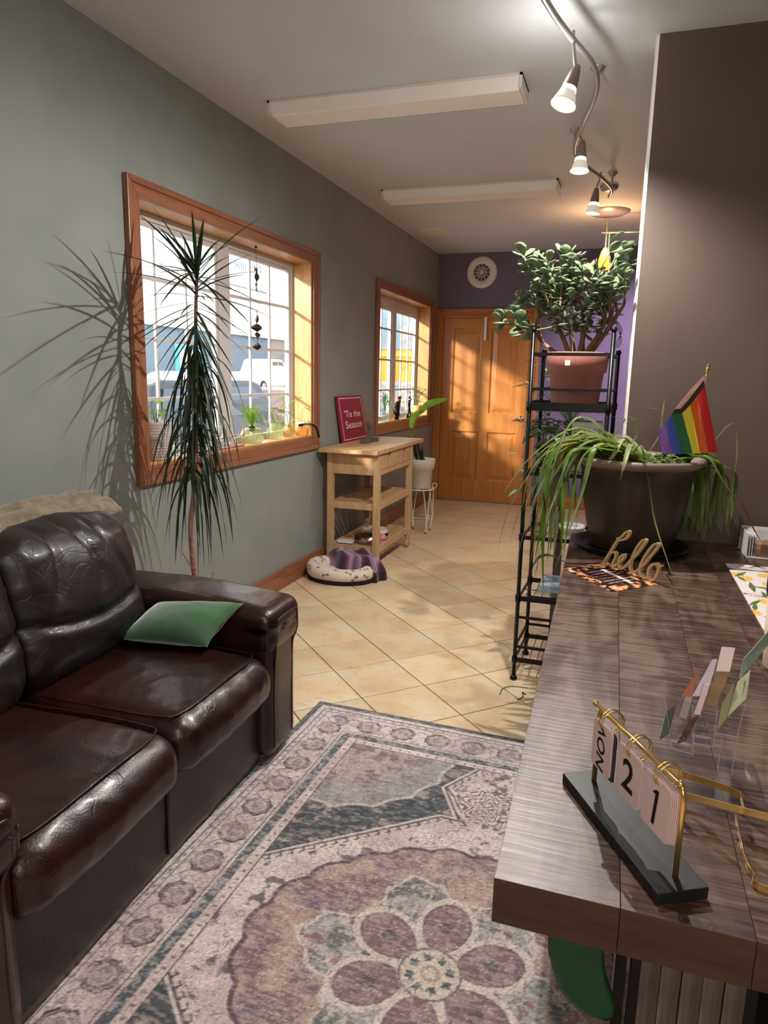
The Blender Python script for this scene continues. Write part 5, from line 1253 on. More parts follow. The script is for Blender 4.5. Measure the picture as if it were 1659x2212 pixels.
# ------------------------------------------------------------------ hello sign and autumn card
ac = [at(u, v, z=DZT) for u, v in ((1217, 1229), (1322, 1279), (1421, 1263), (1312, 1214))]
def card_flat(name, P, colf, n=(60, 60), th=0.0015, rough=0.4, lift=0.0):
    V = []; F = []; nx, ny = n; cols = []
    for i in range(nx + 1):
        for j in range(ny + 1):
            s, t_ = i / nx, j / ny
            p = (P[0] * (1 - s) + P[1] * s) * (1 - t_) + (P[3] * (1 - s) + P[2] * s) * t_
            V.append(p + Vector((0, 0, th + lift * math.sin(s * 3) ** 2)))
    for i in range(nx):
        for j in range(ny): o = i * (ny + 1) + j; F.append((o, o + ny + 1, o + ny + 2, o + 1))
    n0 = len(V); bd = [i * (ny + 1) for i in range(nx + 1)] + [nx * (ny + 1) + j for j in range(1, ny + 1)] + [i * (ny + 1) + ny for i in range(nx - 1, -1, -1)] + [j for j in range(ny - 1, 0, -1)]
    V += [V[b] - Vector((0, 0, th - 0.0002)) for b in bd]; m = len(bd)
    F += [(bd[k], n0 + k, n0 + (k + 1) % m, bd[(k + 1) % m]) for k in range(m)]
    S, T = np.meshgrid(np.linspace(0, 1, nx + 1), np.linspace(0, 1, ny + 1), indexing='ij')
    col = colf(S, T).reshape(-1, 3); col = np.vstack([col, col[bd]])
    o = mobj(name, V, F, attrmat(name + '_print', rough, 0.0), None); paint(o, col); return o
def autumn(S, T):
    c = np.zeros(S.shape + (3,)); c[:] = (30, 20, 24)
    e = np.minimum(np.minimum(S, 1 - S), np.minimum(T, 1 - T)); n = fbm(S, T, 14, 5)
    lf = (e < 0.17 + 0.1 * (n - 0.5)) & (n > 0.47); c[lf] = (214, 112, 66); c[lf & (fbm(S, T, 22, 9) > 0.55)] = (226, 168, 76); c[lf & (n > 0.62)] = (236, 200, 176)
    tx = (np.mod(S * 11, 1) < 0.28) & (e > 0.2) & (fbm(S * 3, T * 30, 3, 8) > 0.42) & (S < 0.9); c[tx] = (196, 150, 140)
    hd = ((np.abs(T - 0.62) < 0.045) & (S > .25) & (S < .85) & (np.mod(S * 16, 1) < .7)); c[hd] = (240, 226, 222)
    return c
o = card_flat('autumn_card', ac, autumn, (70, 60)); tag(o, 'dark card with orange autumn leaf border lying under the hello sign', 'card')
c6 = lambda u, v: (1200 + u / 5.925, 1100 + v / 5.925)
hs = thing('hello_sign', 'gold cursive metal sign spelling hello on the autumn card', 'sign', (0.08, 2.55, DZT))
# the word stands in a vertical plane running along the edge of the card
h0 = at(*c6(740, 775), z=DZT + 0.004); h1 = at(*c6(1240, 915), z=DZT + 0.004)
hd = (h1 - h0); hd.z = 0; hd.normalize(); hn = Vector((hd.y, -hd.x, 0))
def onplane(u, v):
    r = ray(*c6(u, v)); o_ = Vector((0, 0, CAMH)); k = (h0 - o_).dot(hn) / r.dot(hn); return o_ + r * k
strokes = [[(625, 680), (700, 560), (800, 400), (840, 395), (905, 375), (945, 320), (945, 282), (900, 300), (850, 355), (795, 375)],
           [(640, 665), (700, 570), (750, 548), (780, 560), (775, 620), (745, 690), (745, 740), (790, 700), (850, 660), (885, 610), (880, 580), (840, 610), (815, 670), (820, 720), (860, 755), (910, 720), (960, 660), (1050, 570), (1130, 460), (1165, 395), (1120, 400), (1050, 490), (980, 640), (960, 740), (985, 800), (1030, 800), (1080, 755)],
           [(1080, 755), (1150, 690), (1230, 590), (1310, 490), (1325, 445), (1270, 450), (1190, 540), (1110, 680), (1085, 780), (1100, 840), (1150, 880), (1190, 875)],
           [(1190, 875), (1200, 770), (1250, 705), (1300, 700), (1325, 740), (1310, 830), (1270, 895), (1225, 905), (1195, 860)],
           [(1300, 705), (1320, 735), (1365, 722)]]
for st_ in strokes:
    pts = catmull([onplane(*p) for p in st_], 4)
    V = []; F = []; n = len(pts)
    for i, p in enumerate(pts):
        a = pts[max(i - 1, 0)]; b_ = pts[min(i + 1, n - 1)]; d = (b_ - a)
        d = d.normalized() if d.length > 1e-7 else hd
        s = d.cross(hn).normalized() * 0.0036; w_ = hn * 0.0075
        V += [p - s - w_, p + s - w_, p + s + w_, p - s + w_]
    for i in range(n - 1):
        o_ = i * 4; F += [(o_ + k, o_ + 4 + k, o_ + 4 + (k + 1) % 4, o_ + (k + 1) % 4) for k in range(4)]
    F += [(0, 1, 2, 3), tuple((n - 1) * 4 + k for k in (3, 2, 1, 0))]
    mobj('letter_stroke', V, F, M['brass'], hs, smooth=False)

# ------------------------------------------------------------------ pride flag in the planter
flg = thing('flag', 'small rainbow pride flag on a stick planted in the big planter', 'flag', (0.2, 2.86, 1.09))
f1 = lambda u, v: (1400 + u / 6.405, 770 + v / 6.405)
FYp = 2.80
A0 = at(*f1(815, 235), y=FYp); A1 = at(*f1(430, 1100), y=FYp + 0.02); A2 = S0 + Vector((0.06, -0.03, 0.0))
MB().tube([A0 + (A0 - A1).normalized() * 0.0, A1, A2], 0.0028, 8).build('stick', M['birch'], flg, smooth=True)
dv_ = (at(*f1(835, 110), y=FYp) - A0)
MB().lathe([(0.003, 0), (0.0055, 0.004), (0.004, 0.008), (0.0065, 0.014), (0.006, 0.022), (0.003, 0.032), (0, 0.036)], A0, 14, axis=dv_).build('finial', M['gold'], flg, smooth=True)
cols = {'v': (120, 76, 160), 'b': (58, 78, 170), 'g': (28, 104, 66), 'y': (222, 206, 50), 'o': (214, 92, 30), 'r': (196, 24, 20), 'k': (48, 40, 42), 'p': (226, 176, 158)}
TT = [(130, 1040), (230, 935), (330, 800), (472, 785), (582, 670), (682, 545), (786, 412)]; BB_ = [(200, 1352), (345, 1352), (470, 1350), (620, 1345), (722, 1342), (835, 1333), (960, 1322)]
def fcol(i, c): V = []; return V
def fy(u, v): return FYp - 0.012 + 0.010 * math.sin(u / 70.0) * min(1, (v - 300) / 500)
mb = MB(); mats_ = []
for si, key in enumerate('vbgyor'):
    m = mat('flag_' + {'v': 'violet', 'b': 'blue', 'g': 'green', 'y': 'yellow', 'o': 'orange', 'r': 'red'}[key], cols[key], 0.75, sheen=0.3); mats_.append(m); mb.cur = si
    n = 10; V = []; F = []
    for j in range(n + 1):
        for i in range(5):
            t_ = j / n; s = i / 4
            u = (TT[si][0] * (1 - s) + TT[si + 1][0] * s) * (1 - t_) + (BB_[si][0] * (1 - s) + BB_[si + 1][0] * s) * t_
            v = (TT[si][1] * (1 - s) + TT[si + 1][1] * s) * (1 - t_) + (BB_[si][1] * (1 - s) + BB_[si + 1][1] * s) * t_
            V.append(at(*f1(u, v), y=fy(u, v)))
    for j in range(n):
        for i in range(4): o_ = j * 5 + i; F.append((o_, o_ + 5, o_ + 6, o_ + 1))
    mb.add(V, F)
mats_.append(mat('flag_black', cols['k'], 0.75)); mb.cur = 6
for q in ([(330, 800), (472, 785), (450, 722), (372, 730)], [(472, 785), (582, 670), (560, 598), (450, 722)], [(582, 670), (682, 545), (665, 462), (560, 598)], [(682, 545), (786, 412), (770, 325), (665, 462)]): mb.add([at(*f1(*p), y=fy(*p)) for p in q], [(0, 1, 2, 3)])
mats_.append(mat('flag_blush', cols['p'], 0.75)); mb.cur = 7
for q in ([(372, 730), (450, 722), (560, 598), (480, 590)], [(480, 590), (560, 598), (665, 462), (600, 440)], [(600, 440), (665, 462), (770, 325), (765, 268)], [(765, 268), (770, 325), (792, 385), (812, 265)]): mb.add([at(*f1(*p), y=fy(*p)) for p in q], [(0, 1, 2, 3)])
o = mb.build('cloth', None, flg, mats=mats_, smooth=False); sd = o.modifiers.new('solid', 'SOLIDIFY'); sd.thickness = 0.0006

# ------------------------------------------------------------------ things at the right edge of the desk
def florals(S, T):
    c = np.zeros(S.shape + (3,)); c[:] = (226, 216, 214)
    X = S * 0.38; Y = T * 0.66; rs = np.random.RandomState(12)
    for k in range(80):
        cx_, cy_ = rs.rand() * 0.38, rs.rand() * 0.66; a = rs.rand() * PI; L_ = 0.03 + rs.rand() * 0.03; W_ = 0.009 + rs.rand() * 0.006
        u = (X - cx_) * math.cos(a) + (Y - cy_) * math.sin(a); v = -(X - cx_) * math.sin(a) + (Y - cy_) * math.cos(a)
        if k % 3 == 0: m = (u / 0.03) ** 2 + (v / 0.022) ** 2 < 1 - 0.4 * np.sin(9 * np.arctan2(v, u)) * 0.5; c[m] = (230, 184, 84)
        elif k % 7 == 0: m = np.abs((u / L_) ** 2 + (v / W_) ** 2 - 0.8) < 0.25; c[m] = (48, 42, 44)
        else: m = (u / L_) ** 2 + (v / (W_ * (1 - np.abs(u / L_) * 0.6) + 1e-6)) ** 2 < 1; c[m] = (92, 108, 56)
    return c
pm = [at(1566, 1218, z=DZT), at(1648, 1372, z=DZT)]
P = [Vector((pm[1].x + 0.008, pm[1].y, DZT)), Vector((0.68, pm[1].y, DZT)), Vector((0.68, pm[0].y + 0.02, DZT)), Vector((pm[0].x + 0.002, pm[0].y, DZT))]
o = card_flat('placemat', P, florals, (110, 160), 0.003, 0.8); tag(o, 'white placemat printed with lemons and green leaves at the right edge of the desk', 'placemat')
bx = thing('paper_box', 'open white paper box holding stacked sleeves at the back right of the desk', 'box', (0.56, 3.03, DZT))
MB().box((0.492, 2.955, DZT + 0.001), (0.68, 3.14, DZT + 0.006)).build('bottom', M['paper_w'], bx)
for k in range(4):
    o_ = 0.010 * k; h = 0.095 - 0.002 * k
    MB().box((0.492 + o_, 2.960 + 0.006 * k, DZT + 0.006), (0.4955 + o_, 3.14, DZT + h)).build('sleeve', M['paper_w'], bx)
    MB().box((0.4955 + o_, 3.130 - 0.012 * k, DZT + 0.006), (0.68, 3.134 - 0.012 * k, DZT + h)).build('sleeve', M['paper_w'], bx)
kb = thing('kraft_bag', 'crumpled brown kraft paper bundle in front of the white paper box', 'paper bag', (0.57, 2.98, DZT))
V, F = softbox((0.525, 2.935 + 0.03, DZT + 0.007), (0.615, 2.99, DZT + 0.07), 0.02, step=0.018, wr=0.010, wsc=28, seed=4)
mobj('bundle', V, F, M['kraft'], kb)
tb = thing('tumbler', 'cream tumbler with a navy lid at the right edge of the desk', 'tumbler', (0.405 + 0.03, 1.72, DZT))
tc_ = at(1644, 1440, z=DZT); tc_ = Vector((tc_.x + 0.032, tc_.y, DZT + 0.001)); tb.location = tc_; WL[tb.name] = tc_
zl = at(1650, 1282, y=tc_.y).z - tc_.z; zt_ = at(1650, 1172, y=tc_.y).z - tc_.z
MB().lathe([(0, 0), (0.028, 0), (0.030, 0.006), (0.038, zl), (0, zl)], tc_, 32).build('body', M['cream'], tb, smooth=True)
MB().lathe([(0.0385, zl - 0.004), (0.041, zl + 0.005), (0.042, zl + 0.03), (0.040, zt_ - 0.03), (0.032, zt_ - 0.006), (0.0, zt_)], tc_, 32).build('lid', M['navy'], tb, smooth=True)

# ------------------------------------------------------------------ things on the plant stand
bt = thing('pill_bottle', 'small white capped bottle on the middle shelf of the black stand', 'bottle', (-0.265, 3.28, 0.70))
b0 = Vector((-0.268, 3.28, 0.695)); bt.location = b0; WL[bt.name] = b0
MB().lathe([(0, 0), (0.022, 0), (0.024, 0.004), (0.024, 0.085), (0.018, 0.10), (0.016, 0.105)], b0, 20).build('body', mat('white_glass', (212, 216, 210), 0.3), bt, smooth=True)
MB().lathe([(0.018, 0.103), (0.019, 0.106), (0.019, 0.126), (0, 0.128)], b0, 20).build('cap', M['paper_w'], bt, smooth=True)
b1 = Vector((-0.185, 3.30, 0.695)); o = MB().lathe([(0, 0), (0.035, 0), (0.06, 0.03), (0.062, 0.045), (0.056, 0.045), (0.03, 0.006), (0, 0.006)], b1, 24).build('dish', M['paper_w'], smooth=True)
tag(o, 'white dish on the middle shelf of the black stand, half behind the planter', 'dish')
o = MB().box((-0.32, 3.21, 0.410), (-0.15, 3.42, 0.422)).build('lid_stack', M['clear_jar'], bevel=0.004); tag(o, 'flat clear plastic lid on the lower wire shelf', 'plastic lid')
o = MB().box((-0.31, 3.22, 0.423), (-0.16, 3.40, 0.466)).build('clear_tub', mat('clear_blue_plastic', (176, 200, 214), 0.15, alpha=0.55), bevel=0.008); tag(o, 'pale blue clear plastic tub on the lower wire shelf', 'tub')
def leafy(th_, base, n, spread, hgt, m, rs, wl_=(0.04, 0.07), wd=0.03, bias=(0, 0, 0), lim=None):
    for k in range(n):
        a = rs.uniform(0, 2 * PI); d = Vector((math.cos(a), math.sin(a), 0)) * rs.uniform(0.2, 1) * spread + Vector(bias)
        b_ = base + d + Vector((0, 0, rs.uniform(0.15, 1) * hgt))
        MB().tube(bez(base + d * 0.1, base.lerp(b_, 0.5) + Vector((0, 0, hgt * 0.3)), b_, 4), 0.0013, 4).build('stem', M['jade_stem'], th_)
        a2 = a + rs.uniform(-1, 1); L_ = rs.uniform(*wl_); e = b_ + Vector((math.cos(a2), math.sin(a2), rs.uniform(-.6, .3))) * L_
        if lim and e.x < lim: e.x = lim
        V, F = blade(bez(b_, b_.lerp(e, 0.5) + Vector((0, 0, L_ * 0.2)), e, 6), wd, 0.12, prof=lambda f: math.sin(PI * min(1, f * 0.93 + 0.05)) ** 0.8 + 0.02)
        mobj('leaf', V, F, m, th_, smooth=True)
rs = random.Random(31)
pp = thing('pothos', 'trailing leafy plant in a white diamond-patterned planter on the stand shelf', 'potted plant', (-0.155, 3.34, 1.0))
g0 = Vector((-0.155, 3.34, 0.998)); 
MB().box((-0.215, 3.27, 0.999), (-0.085, 3.41, 1.215)).build('pot', M['paper_w'], pp, bevel=0.006)
dm_ = mat('diamond_grey', (176, 180, 184), 0.6)
for r_ in range(3):
    for k in range(6):
        x_ = -0.205 + k * 0.022; z_ = 1.11 + r_ * 0.034
        MB().add([(x_, 3.2685, z_ - 0.014), (x_ + 0.010, 3.2685, z_), (x_, 3.2685, z_ + 0.014), (x_ - 0.010, 3.2685, z_), (x_, 3.2675, z_)], [(0, 1, 4), (1, 2, 4), (2, 3, 4), (3, 0, 4)]).build('diamond', dm_, pp)
leafy(pp, Vector((-0.215, 3.33, 1.14)), 40, 0.12, 0.08, M['cyan_leaf'], rs, (0.04, 0.075), 0.032, (-0.05, 0, 0))
p2_ = thing('philodendron', 'dark leafy plant in a black pot at the left of the stand shelf', 'potted plant', (-0.335, 3.36, 1.0))
MB().lathe([(0, 0), (0.038, 0), (0.05, 0.09), (0.045, 0.09), (0, 0.08)], (-0.335, 3.36, 0.998), 20).build('pot', M['black'], p2_, smooth=True)
leafy(p2_, Vector((-0.335, 3.36, 1.08)), 22, 0.08, 0.13, M['jade'], rs, (0.05, 0.09), 0.04, (0, 0, 0))
leafy(p2_, Vector((-0.36, 3.36, 1.08)), 12, 0.06, -0.20, M['cyan_leaf'], rs, (0.05, 0.09), 0.03, (-0.03, 0, 0))
p3_ = thing('zebra_plant', 'narrow grey-green leafy plant hanging beside the left post behind the stand', 'potted plant', (-0.40, 3.75, 0))
MB().lathe([(0, 0), (0.07, 0), (0.09, 0.16), (0.08, 0.16), (0, 0.14)], (-0.20, 3.85, 1.00), 22).build('pot', M['cream_pot'], p3_, smooth=True)
for (x_, y_) in ((-0.28, 3.78), (-0.12, 3.78), (-0.28, 3.93), (-0.12, 3.93)): MB().box((x_ - 0.015, y_ - 0.015, 0.001), (x_ + 0.015, y_ + 0.015, 0.97)).build('stool_leg', M['greywood'], p3_)
MB().box((-0.32, 3.74, 0.97), (-0.08, 3.97, 1.0)).build('stool_top', M['greywood'], p3_)
leafy(p3_, Vector((-0.24, 3.82, 1.15)), 46, 0.20, 0.34, M['jade'], rs, (0.06, 0.11), 0.035, (-0.10, 0, 0))
p4_ = thing('jade_cutting', 'small leafy plant low on the wire shelf with one dark leaf hanging out', 'potted plant', (-0.34, 3.38, 0.41))
MB().lathe([(0, 0), (0.03, 0), (0.04, 0.07), (0.035, 0.07), (0, 0.06)], (-0.10, 3.34, 0.411), 18).build('pot', M['black'], p4_, smooth=True)
V, F = blade(bez(Vector((-0.12, 3.34, 0.48)), Vector((-0.34, 3.2, 0.72)), Vector((-0.352, 3.21, 0.47)), 9), 0.045, 0.1); mobj('leaf', V, F, M['snake'], p4_, smooth=True)
leafy(p4_, Vector((-0.10, 3.34, 0.48)), 10, 0.06, 0.08, M['jade'], rs, (0.04, 0.07), 0.03)

# dry leaf strands on the floor by the stand
for k, pts in enumerate((((1080, 1500), (1085, 1488), (1105, 1482), (1140, 1486)), ((1118, 1512), (1130, 1504), (1128, 1495), (1136, 1500)))):
    o = MB().tube(catmull([at(u, v, z=0.004) for u, v in pts], 4), 0.002, 5).build('fallen_leaf', M['soil' if k else 'spider']); tag(o, ('thin green fallen leaf curled on the tiles by the stand foot', 'dark twig fragment on the tiles beside the desk edge')[k], 'fallen leaf')

# ------------------------------------------------------------------ kitchen cart
cart = thing('cart', 'pale birch kitchen cart with two drawers under the small window', 'cart', (-1.8, 5.1, 0))
CX0, CX1, CY0, CY1, CT = -2.025, -1.585, 4.57, 5.76, 0.885
B_ = M['birch']
for k in range(4):
    xa = CX0 + (CX1 - CX0) * k / 4; xb = CX0 + (CX1 - CX0) * (k + 1) / 4
    MB().box((xa, CY0, CT - 0.028), (xb - 0.0006, CY1, CT)).build('top_plank', B_, cart, bevel=0.001)
lx0, lx1, ly0, ly1 = -2.0, -1.60, 4.66, 5.50
for x_ in (lx0, lx1 - 0.045):
    for y_ in (ly0, ly1 - 0.045):
        wheel = y_ > 5
        lg = MB().box((x_, y_, 0.09 if wheel else 0.001), (x_ + 0.045, y_ + 0.045, CT - 0.029)).build('leg', B_, cart, bevel=0.003)
        if wheel: MB().lathe([(0, -0.012), (0.03, -0.012), (0.036, -0.008), (0.036, 0.008), (0.03, 0.012), (0, 0.012)], (x_ + 0.022, y_ + 0.022, 0.037), 20, axis=(1, 0, 0)).build('wheel', B_, lg, smooth=True); MB().box((x_ + 0.004, y_ + 0.012, 0.04), (x_ + 0.009, y_ + 0.032, 0.1)).box((x_ + 0.036, y_ + 0.012, 0.04), (x_ + 0.041, y_ + 0.032, 0.1)).build('caster_fork', B_, lg)
for x_ in (lx0 + 0.008, ): MB().box((x_, ly0 + 0.045, 0.70), (x_ + 0.02, ly1 - 0.045, CT - 0.03)).build('apron', B_, cart)
for y_ in (ly0 + 0.008, ly1 - 0.028): MB().box((lx0 + 0.045, y_, 0.70), (lx1 - 0.045, y_ + 0.02, CT - 0.03)).build('apron', B_, cart, bevel=0.002)
MB().box((lx1 - 0.03, ly0 + 0.045, 0.70), (lx1 - 0.006, ly1 - 0.045, 0.735)).build('apron', B_, cart, bevel=0.002)
ym_ = (ly0 + ly1) / 2
for a, b_ in ((ly0 + 0.049, ym_ - 0.002), (ym_ + 0.002, ly1 - 0.049)):
    dw = MB().box((lx1 - 0.026, a, 0.738), (lx1 - 0.004, b_, CT - 0.032)).build('drawer', B_, cart, bevel=0.002)
    cy_ = (a + b_) / 2
    MB().add([(lx1 - 0.0035, cy_ - 0.016, 0.838), (lx1 - 0.0035, cy_, 0.812), (lx1 - 0.0035, cy_ + 0.016, 0.838), (lx1 - 0.0035, cy_ + 0.012, 0.848), (lx1 - 0.0035, cy_, 0.842), (lx1 - 0.0035, cy_ - 0.012, 0.848)], [(0, 1, 4), (1, 2, 4), (2, 3, 4), (0, 4, 5)]).build('handle_slot', M['dark_wood'], dw)
for zz in (0.445, 0.125):
    for x_ in (lx0 + 0.012, lx1 - 0.032): MB().box((x_, ly0 + 0.045, zz), (x_ + 0.02, ly1 - 0.045, zz + 0.05)).build('shelf_rail', B_, cart, bevel=0.002)
    for y_ in (ly0 + 0.012, ly1 - 0.032): MB().box((lx0 + 0.045, y_, zz), (lx1 - 0.045, y_ + 0.02, zz + 0.05)).build('shelf_rail', B_, cart, bevel=0.002)
    ns = 14
    for k in range(ns):
        y_ = ly0 + 0.05 + (ly1 - ly0 - 0.12) * k / (ns - 1)
        MB().box((lx0 + 0.032, y_, zz + 0.028), (lx1 - 0.032, y_ + 0.02, zz + 0.04)).build('slat', B_, cart)
# sign leaning on the wall
sgn = thing('sign_board', "crimson board sign reading 'Tis the Season leaning on the wall over the cart", 'sign', (-1.99, 5.1, CT))
s_bl, s_br = at(741, 957, z=CT), at(795, 945, z=CT)
ybl, ybr = s_bl.y, s_br.y; xb_ = s_bl.x + 0.002
tl, tr_ = at(727, 857, x=-2.035), at(780, 853, x=-2.035)
P = [Vector((xb_, ybl, CT + 0.001)), Vector((xb_, ybr, CT + 0.001)), Vector((-2.035, ybr - 0.10, tr_.z)), Vector((-2.035, ybl - 0.10, tr_.z))]
P[2] = Vector((-2.035, tr_.y, (tr_.z + tl.z) / 2)); P[3] = Vector((-2.035, tl.y, (tr_.z + tl.z) / 2))
ux_ = (P[1] - P[0]); uy_ = (P[3] - P[0]); nn_ = ux_.cross(uy_).normalized(); nn_ = nn_ if nn_.x > 0 else -nn_
V = P + [p - nn_ * 0.014 for p in P]
mobj('board', V, [(0, 1, 2, 3), (7, 6, 5, 4), (0, 4, 5, 1), (1, 5, 6, 2), (2, 6, 7, 3), (3, 7, 4, 0)], M['red_sign'], sgn)
def sp_(s, t_): return (P[0] * (1 - s) + P[1] * s) * (1 - t_) + (P[3] * (1 - s) + P[2] * s) * t_ + nn_ * 0.0012
for a, b_ in (((.06, .05), (.94, .05)), ((.94, .05), (.94, .95)), ((.94, .95), (.06, .95)), ((.06, .95), (.06, .05))): MB().beam(sp_(*a), sp_(*b_), 0.006, 0.0008, up=nn_).build('border_line', M['white_ink'], sgn)
def on_sign(txt, s, t_, size, sx):
    V, F = text_mesh(txt, 1.0, 0, 0.004, 0.0, 1.0)
    out = []
    for v in V:
        out.append(sp_(s + v.x * sx, t_ + v.y * size) + nn_ * 0.0006)
    return mobj('lettering', out, F, M['white_ink'], sgn)
on_sign("'Tis the", 0.50, 0.60, 0.21, 0.215); on_sign('Season', 0.50, 0.36, 0.23, 0.235)
# wood block with a glass cylinder and dry twigs
gv = thing('twig_vase', 'grey wooden block holding a clear glass tube of dry twigs on the cart', 'vase', (-1.87, 5.25, CT))
MB().box((-1.90, 5.06, CT + 0.001), (-1.84, 5.34, CT + 0.028)).build('block', M['greywood'], gv, bevel=0.003)
MB().lathe([(0, 0), (0.028, 0), (0.03, 0.004), (0.03, 0.13), (0.0285, 0.13), (0.027, 0.006), (0, 0.006)], (-1.87, 5.20, CT + 0.0285), 24).build('glass_tube', M['clear_jar'], gv, smooth=True)
for k in range(14):
    a = rs.uniform(0, 2 * PI); b_ = Vector((-1.87, 5.20, CT + 0.04)); e = b_ + Vector((math.cos(a) * 0.05, math.sin(a) * 0.09, rs.uniform(0.15, 0.27)))
    if e.x < -2.03: e.x = -2.03
    MB().tube(bez(b_, b_.lerp(e, .5) + Vector((0, 0, .03)), e, 4), 0.0018, 4).build('twig', M['dracaena_bark'] if k % 2 else M['kraft'], gv)
# bowls on the bottom shelf
zs = 0.166
def bowl(loc, r, h, lab, m1, m2):
    b_ = thing('pet_bowl', lab, 'bowl', loc)
    MB().lathe([(r * 1.12, 0), (r * 1.0, h), (r * 0.93, h), (r * 0.7, h * 0.35), (0, h * 0.3)], loc, 28).build('inner', m1, b_, smooth=True)
    MB().lathe([(0, 0.0005), (r * 1.14, 0.0005), (r * 1.05, h * 0.55), (r * 1.02, h * 0.6)], loc, 28).build('skirt', m2, b_, smooth=True)
bowl(Vector((-1.76, 4.86, zs)), 0.085, 0.055, 'steel pet bowl with a rose base nearest on the cart bottom shelf', M['steel'], M['pinkrubber'])
bowl(Vector((-1.79, 5.12, zs)), 0.10, 0.05, 'wide cream and black pet bowl behind the steel one on the bottom shelf', M['cream_pot'], M['black'])
bowl(Vector((-1.66, 4.99, zs)), 0.0, 0.0, '', M['black'], M['black']) if False else None
o = MB().lathe([(0, 0), (0.038, 0), (0.033, 0.02), (0.015, 0.045), (0, 0.045)], (-1.675, 4.98, zs), 16).build('pink_toy', mat('pink_plastic', (204, 130, 128), 0.5), smooth=True); tag(o, 'small pink rubber toy between the two bowls', 'pet toy')
o = MB().prism(rrect(0.13, 0.1, 0.02), 0, 0.012, frame((-1.90, 4.80, zs), (1, 0, 0), (0, 1, 0))).build('folded_cloth', M['paper_w'], bevel=0.004); tag(o, 'folded white cloth at the wall end of the cart bottom shelf', 'cloth')
# wire ladder against the wall behind the cart
lad = thing('dish_rack', 'clear plastic dish rack frame standing behind the cart shelves', 'rack', (-2.03, 4.95, 0.17))
for k in range(5): MB().tube([(-2.03, 4.78 + k * 0.09, 0.40), (-2.012, 4.88 + k * 0.09, 0.17)], 0.003, 6).build('wire', M['nickel'], lad)
MB().tube([(-2.03, 4.76, 0.40), (-2.03, 5.18, 0.40)], 0.003, 6).build('wire', M['nickel'], lad)

# ------------------------------------------------------------------ pet bed and blanket
bed = thing('pet_bed', 'small oval cream pet bed with paw and bone print beside the cart', 'pet bed', (-1.79, 4.42, 0))
bcx, bcy, brx, bry = -1.785, 4.42, 0.255, 0.205
nA, nB = 72, 14; V = []; F = []
for i in range(nA):
    a = 2 * PI * i / nA
    low = 1 - 0.22 * max(0, math.cos(a - math.radians(300)))      # dip in the front rim
    for j in range(nB):
        b_ = 2 * PI * j / nB; rr = 0.052; hz = 0.055 * low
        r_ = 1 + 0.04 * mnoise.noise(Vector((math.cos(a) * 3, math.sin(a) * 3, j * 0.2)))
        rad = math.cos(b_) * rr * r_
        V.append((bcx + (brx - rr + rad) * math.cos(a) * (1 + 0.02 * math.sin(3 * a)), bcy + (bry - rr + rad) * math.sin(a), 0.014 + hz + math.sin(b_) * hz * r_))
for i in range(nA):
    for j in range(nB): F.append((i * nB + j, ((i + 1) % nA) * nB + j, ((i + 1) % nA) * nB + (j + 1) % nB, i * nB + (j + 1) % nB))
bol = mobj('bolster', V, F, None, bed, smooth=True, mats=[attrmat('paw_print_fleece', 0.9, 0.4, 200, 0.002, 0.3)], sub=0)
# printed bones and paws as vertex print needs a denser mesh: subdivide the ring
def paw_cols(pts):
    cols_ = np.zeros((len(pts), 3)); cols_[:] = (214, 200, 184); r0 = np.random.RandomState(4); cen_ = []
    for k in range(84):
        a = r0.rand() * 2 * PI; b_ = r0.rand() * 2 * PI; cen_.append((a, b_, k % 2, r0.rand() * PI))
    A = np.arctan2((pts[:, 1] - bcy) / bry, (pts[:, 0] - bcx) / brx); rad = np.hypot(pts[:, 0] - bcx - (brx - .052) * np.cos(A), pts[:, 1] - bcy - (bry - .052) * np.sin(A)) * np.sign(np.hypot((pts[:, 0] - bcx) / (brx - .052), (pts[:, 1] - bcy) / (bry - .052)) - 1)
    Bn = np.arctan2(pts[:, 2] - 0.069, rad)
    for (a, b_, kd, rt) in cen_:
        du = np.angle(np.exp(1j * (A - a))) * 0.20; dv = np.angle(np.exp(1j * (Bn - b_))) * 0.052
        u = du * math.cos(rt) + dv * math.sin(rt); v = -du * math.sin(rt) + dv * math.cos(rt)
        if kd: m = ((np.abs(u) < 0.014) & (np.abs(v) < 0.0036)) | (np.hypot(np.abs(u) - 0.015, np.abs(v) - 0.0045) < 0.0055)
        else: m = (np.hypot(u, v) < 0.008) | (np.hypot(u - 0.013, v) < 0.004) | (np.hypot(u - 0.008, v - 0.010) < 0.004) | (np.hypot(u - 0.008, v + 0.010) < 0.004)
        cols_[m] = (96, 76, 62)
    return cols_
bm = bmesh.new(); bm.from_mesh(bol.data); bmesh.ops.subdivide_edges(bm, edges=bm.edges[:], cuts=3, use_grid_fill=True, smooth=0.4); bm.to_mesh(bol.data); bm.free()
for p in bol.data.polygons: p.use_smooth = True
pts = np.array([tuple(v.co + WL[bol.name]) for v in bol.data.vertices]); paint(bol, paw_cols(pts))
MB().lathe([(0, 0), (0.94, 0), (0.97, 0.5), (0.9, 1), (0, 1)], (0, 0, 0), 48).build('x', M['black']) if False else None
mb = MB(); mb.add([Vector((bcx + (brx - 0.012) * math.cos(2 * PI * i / 40), bcy + (bry - 0.012) * math.sin(2 * PI * i / 40), z)) for z in (0.001, 0.03) for i in range(40)], [tuple(range(39, -1, -1)), tuple(range(40, 80))] + [(i, (i + 1) % 40, 40 + (i + 1) % 40, 40 + i) for i in range(40)]); mb.build('bottom', mat('black_fabric', (24, 20, 24), 0.9), bed)
mb = MB(); mb.ell((bcx, bcy, 0.045), (brx - 0.07, bry - 0.07, 0.025), 24, 8); mb.build('inner_pad', M['paper_w'], bed, smooth=True)
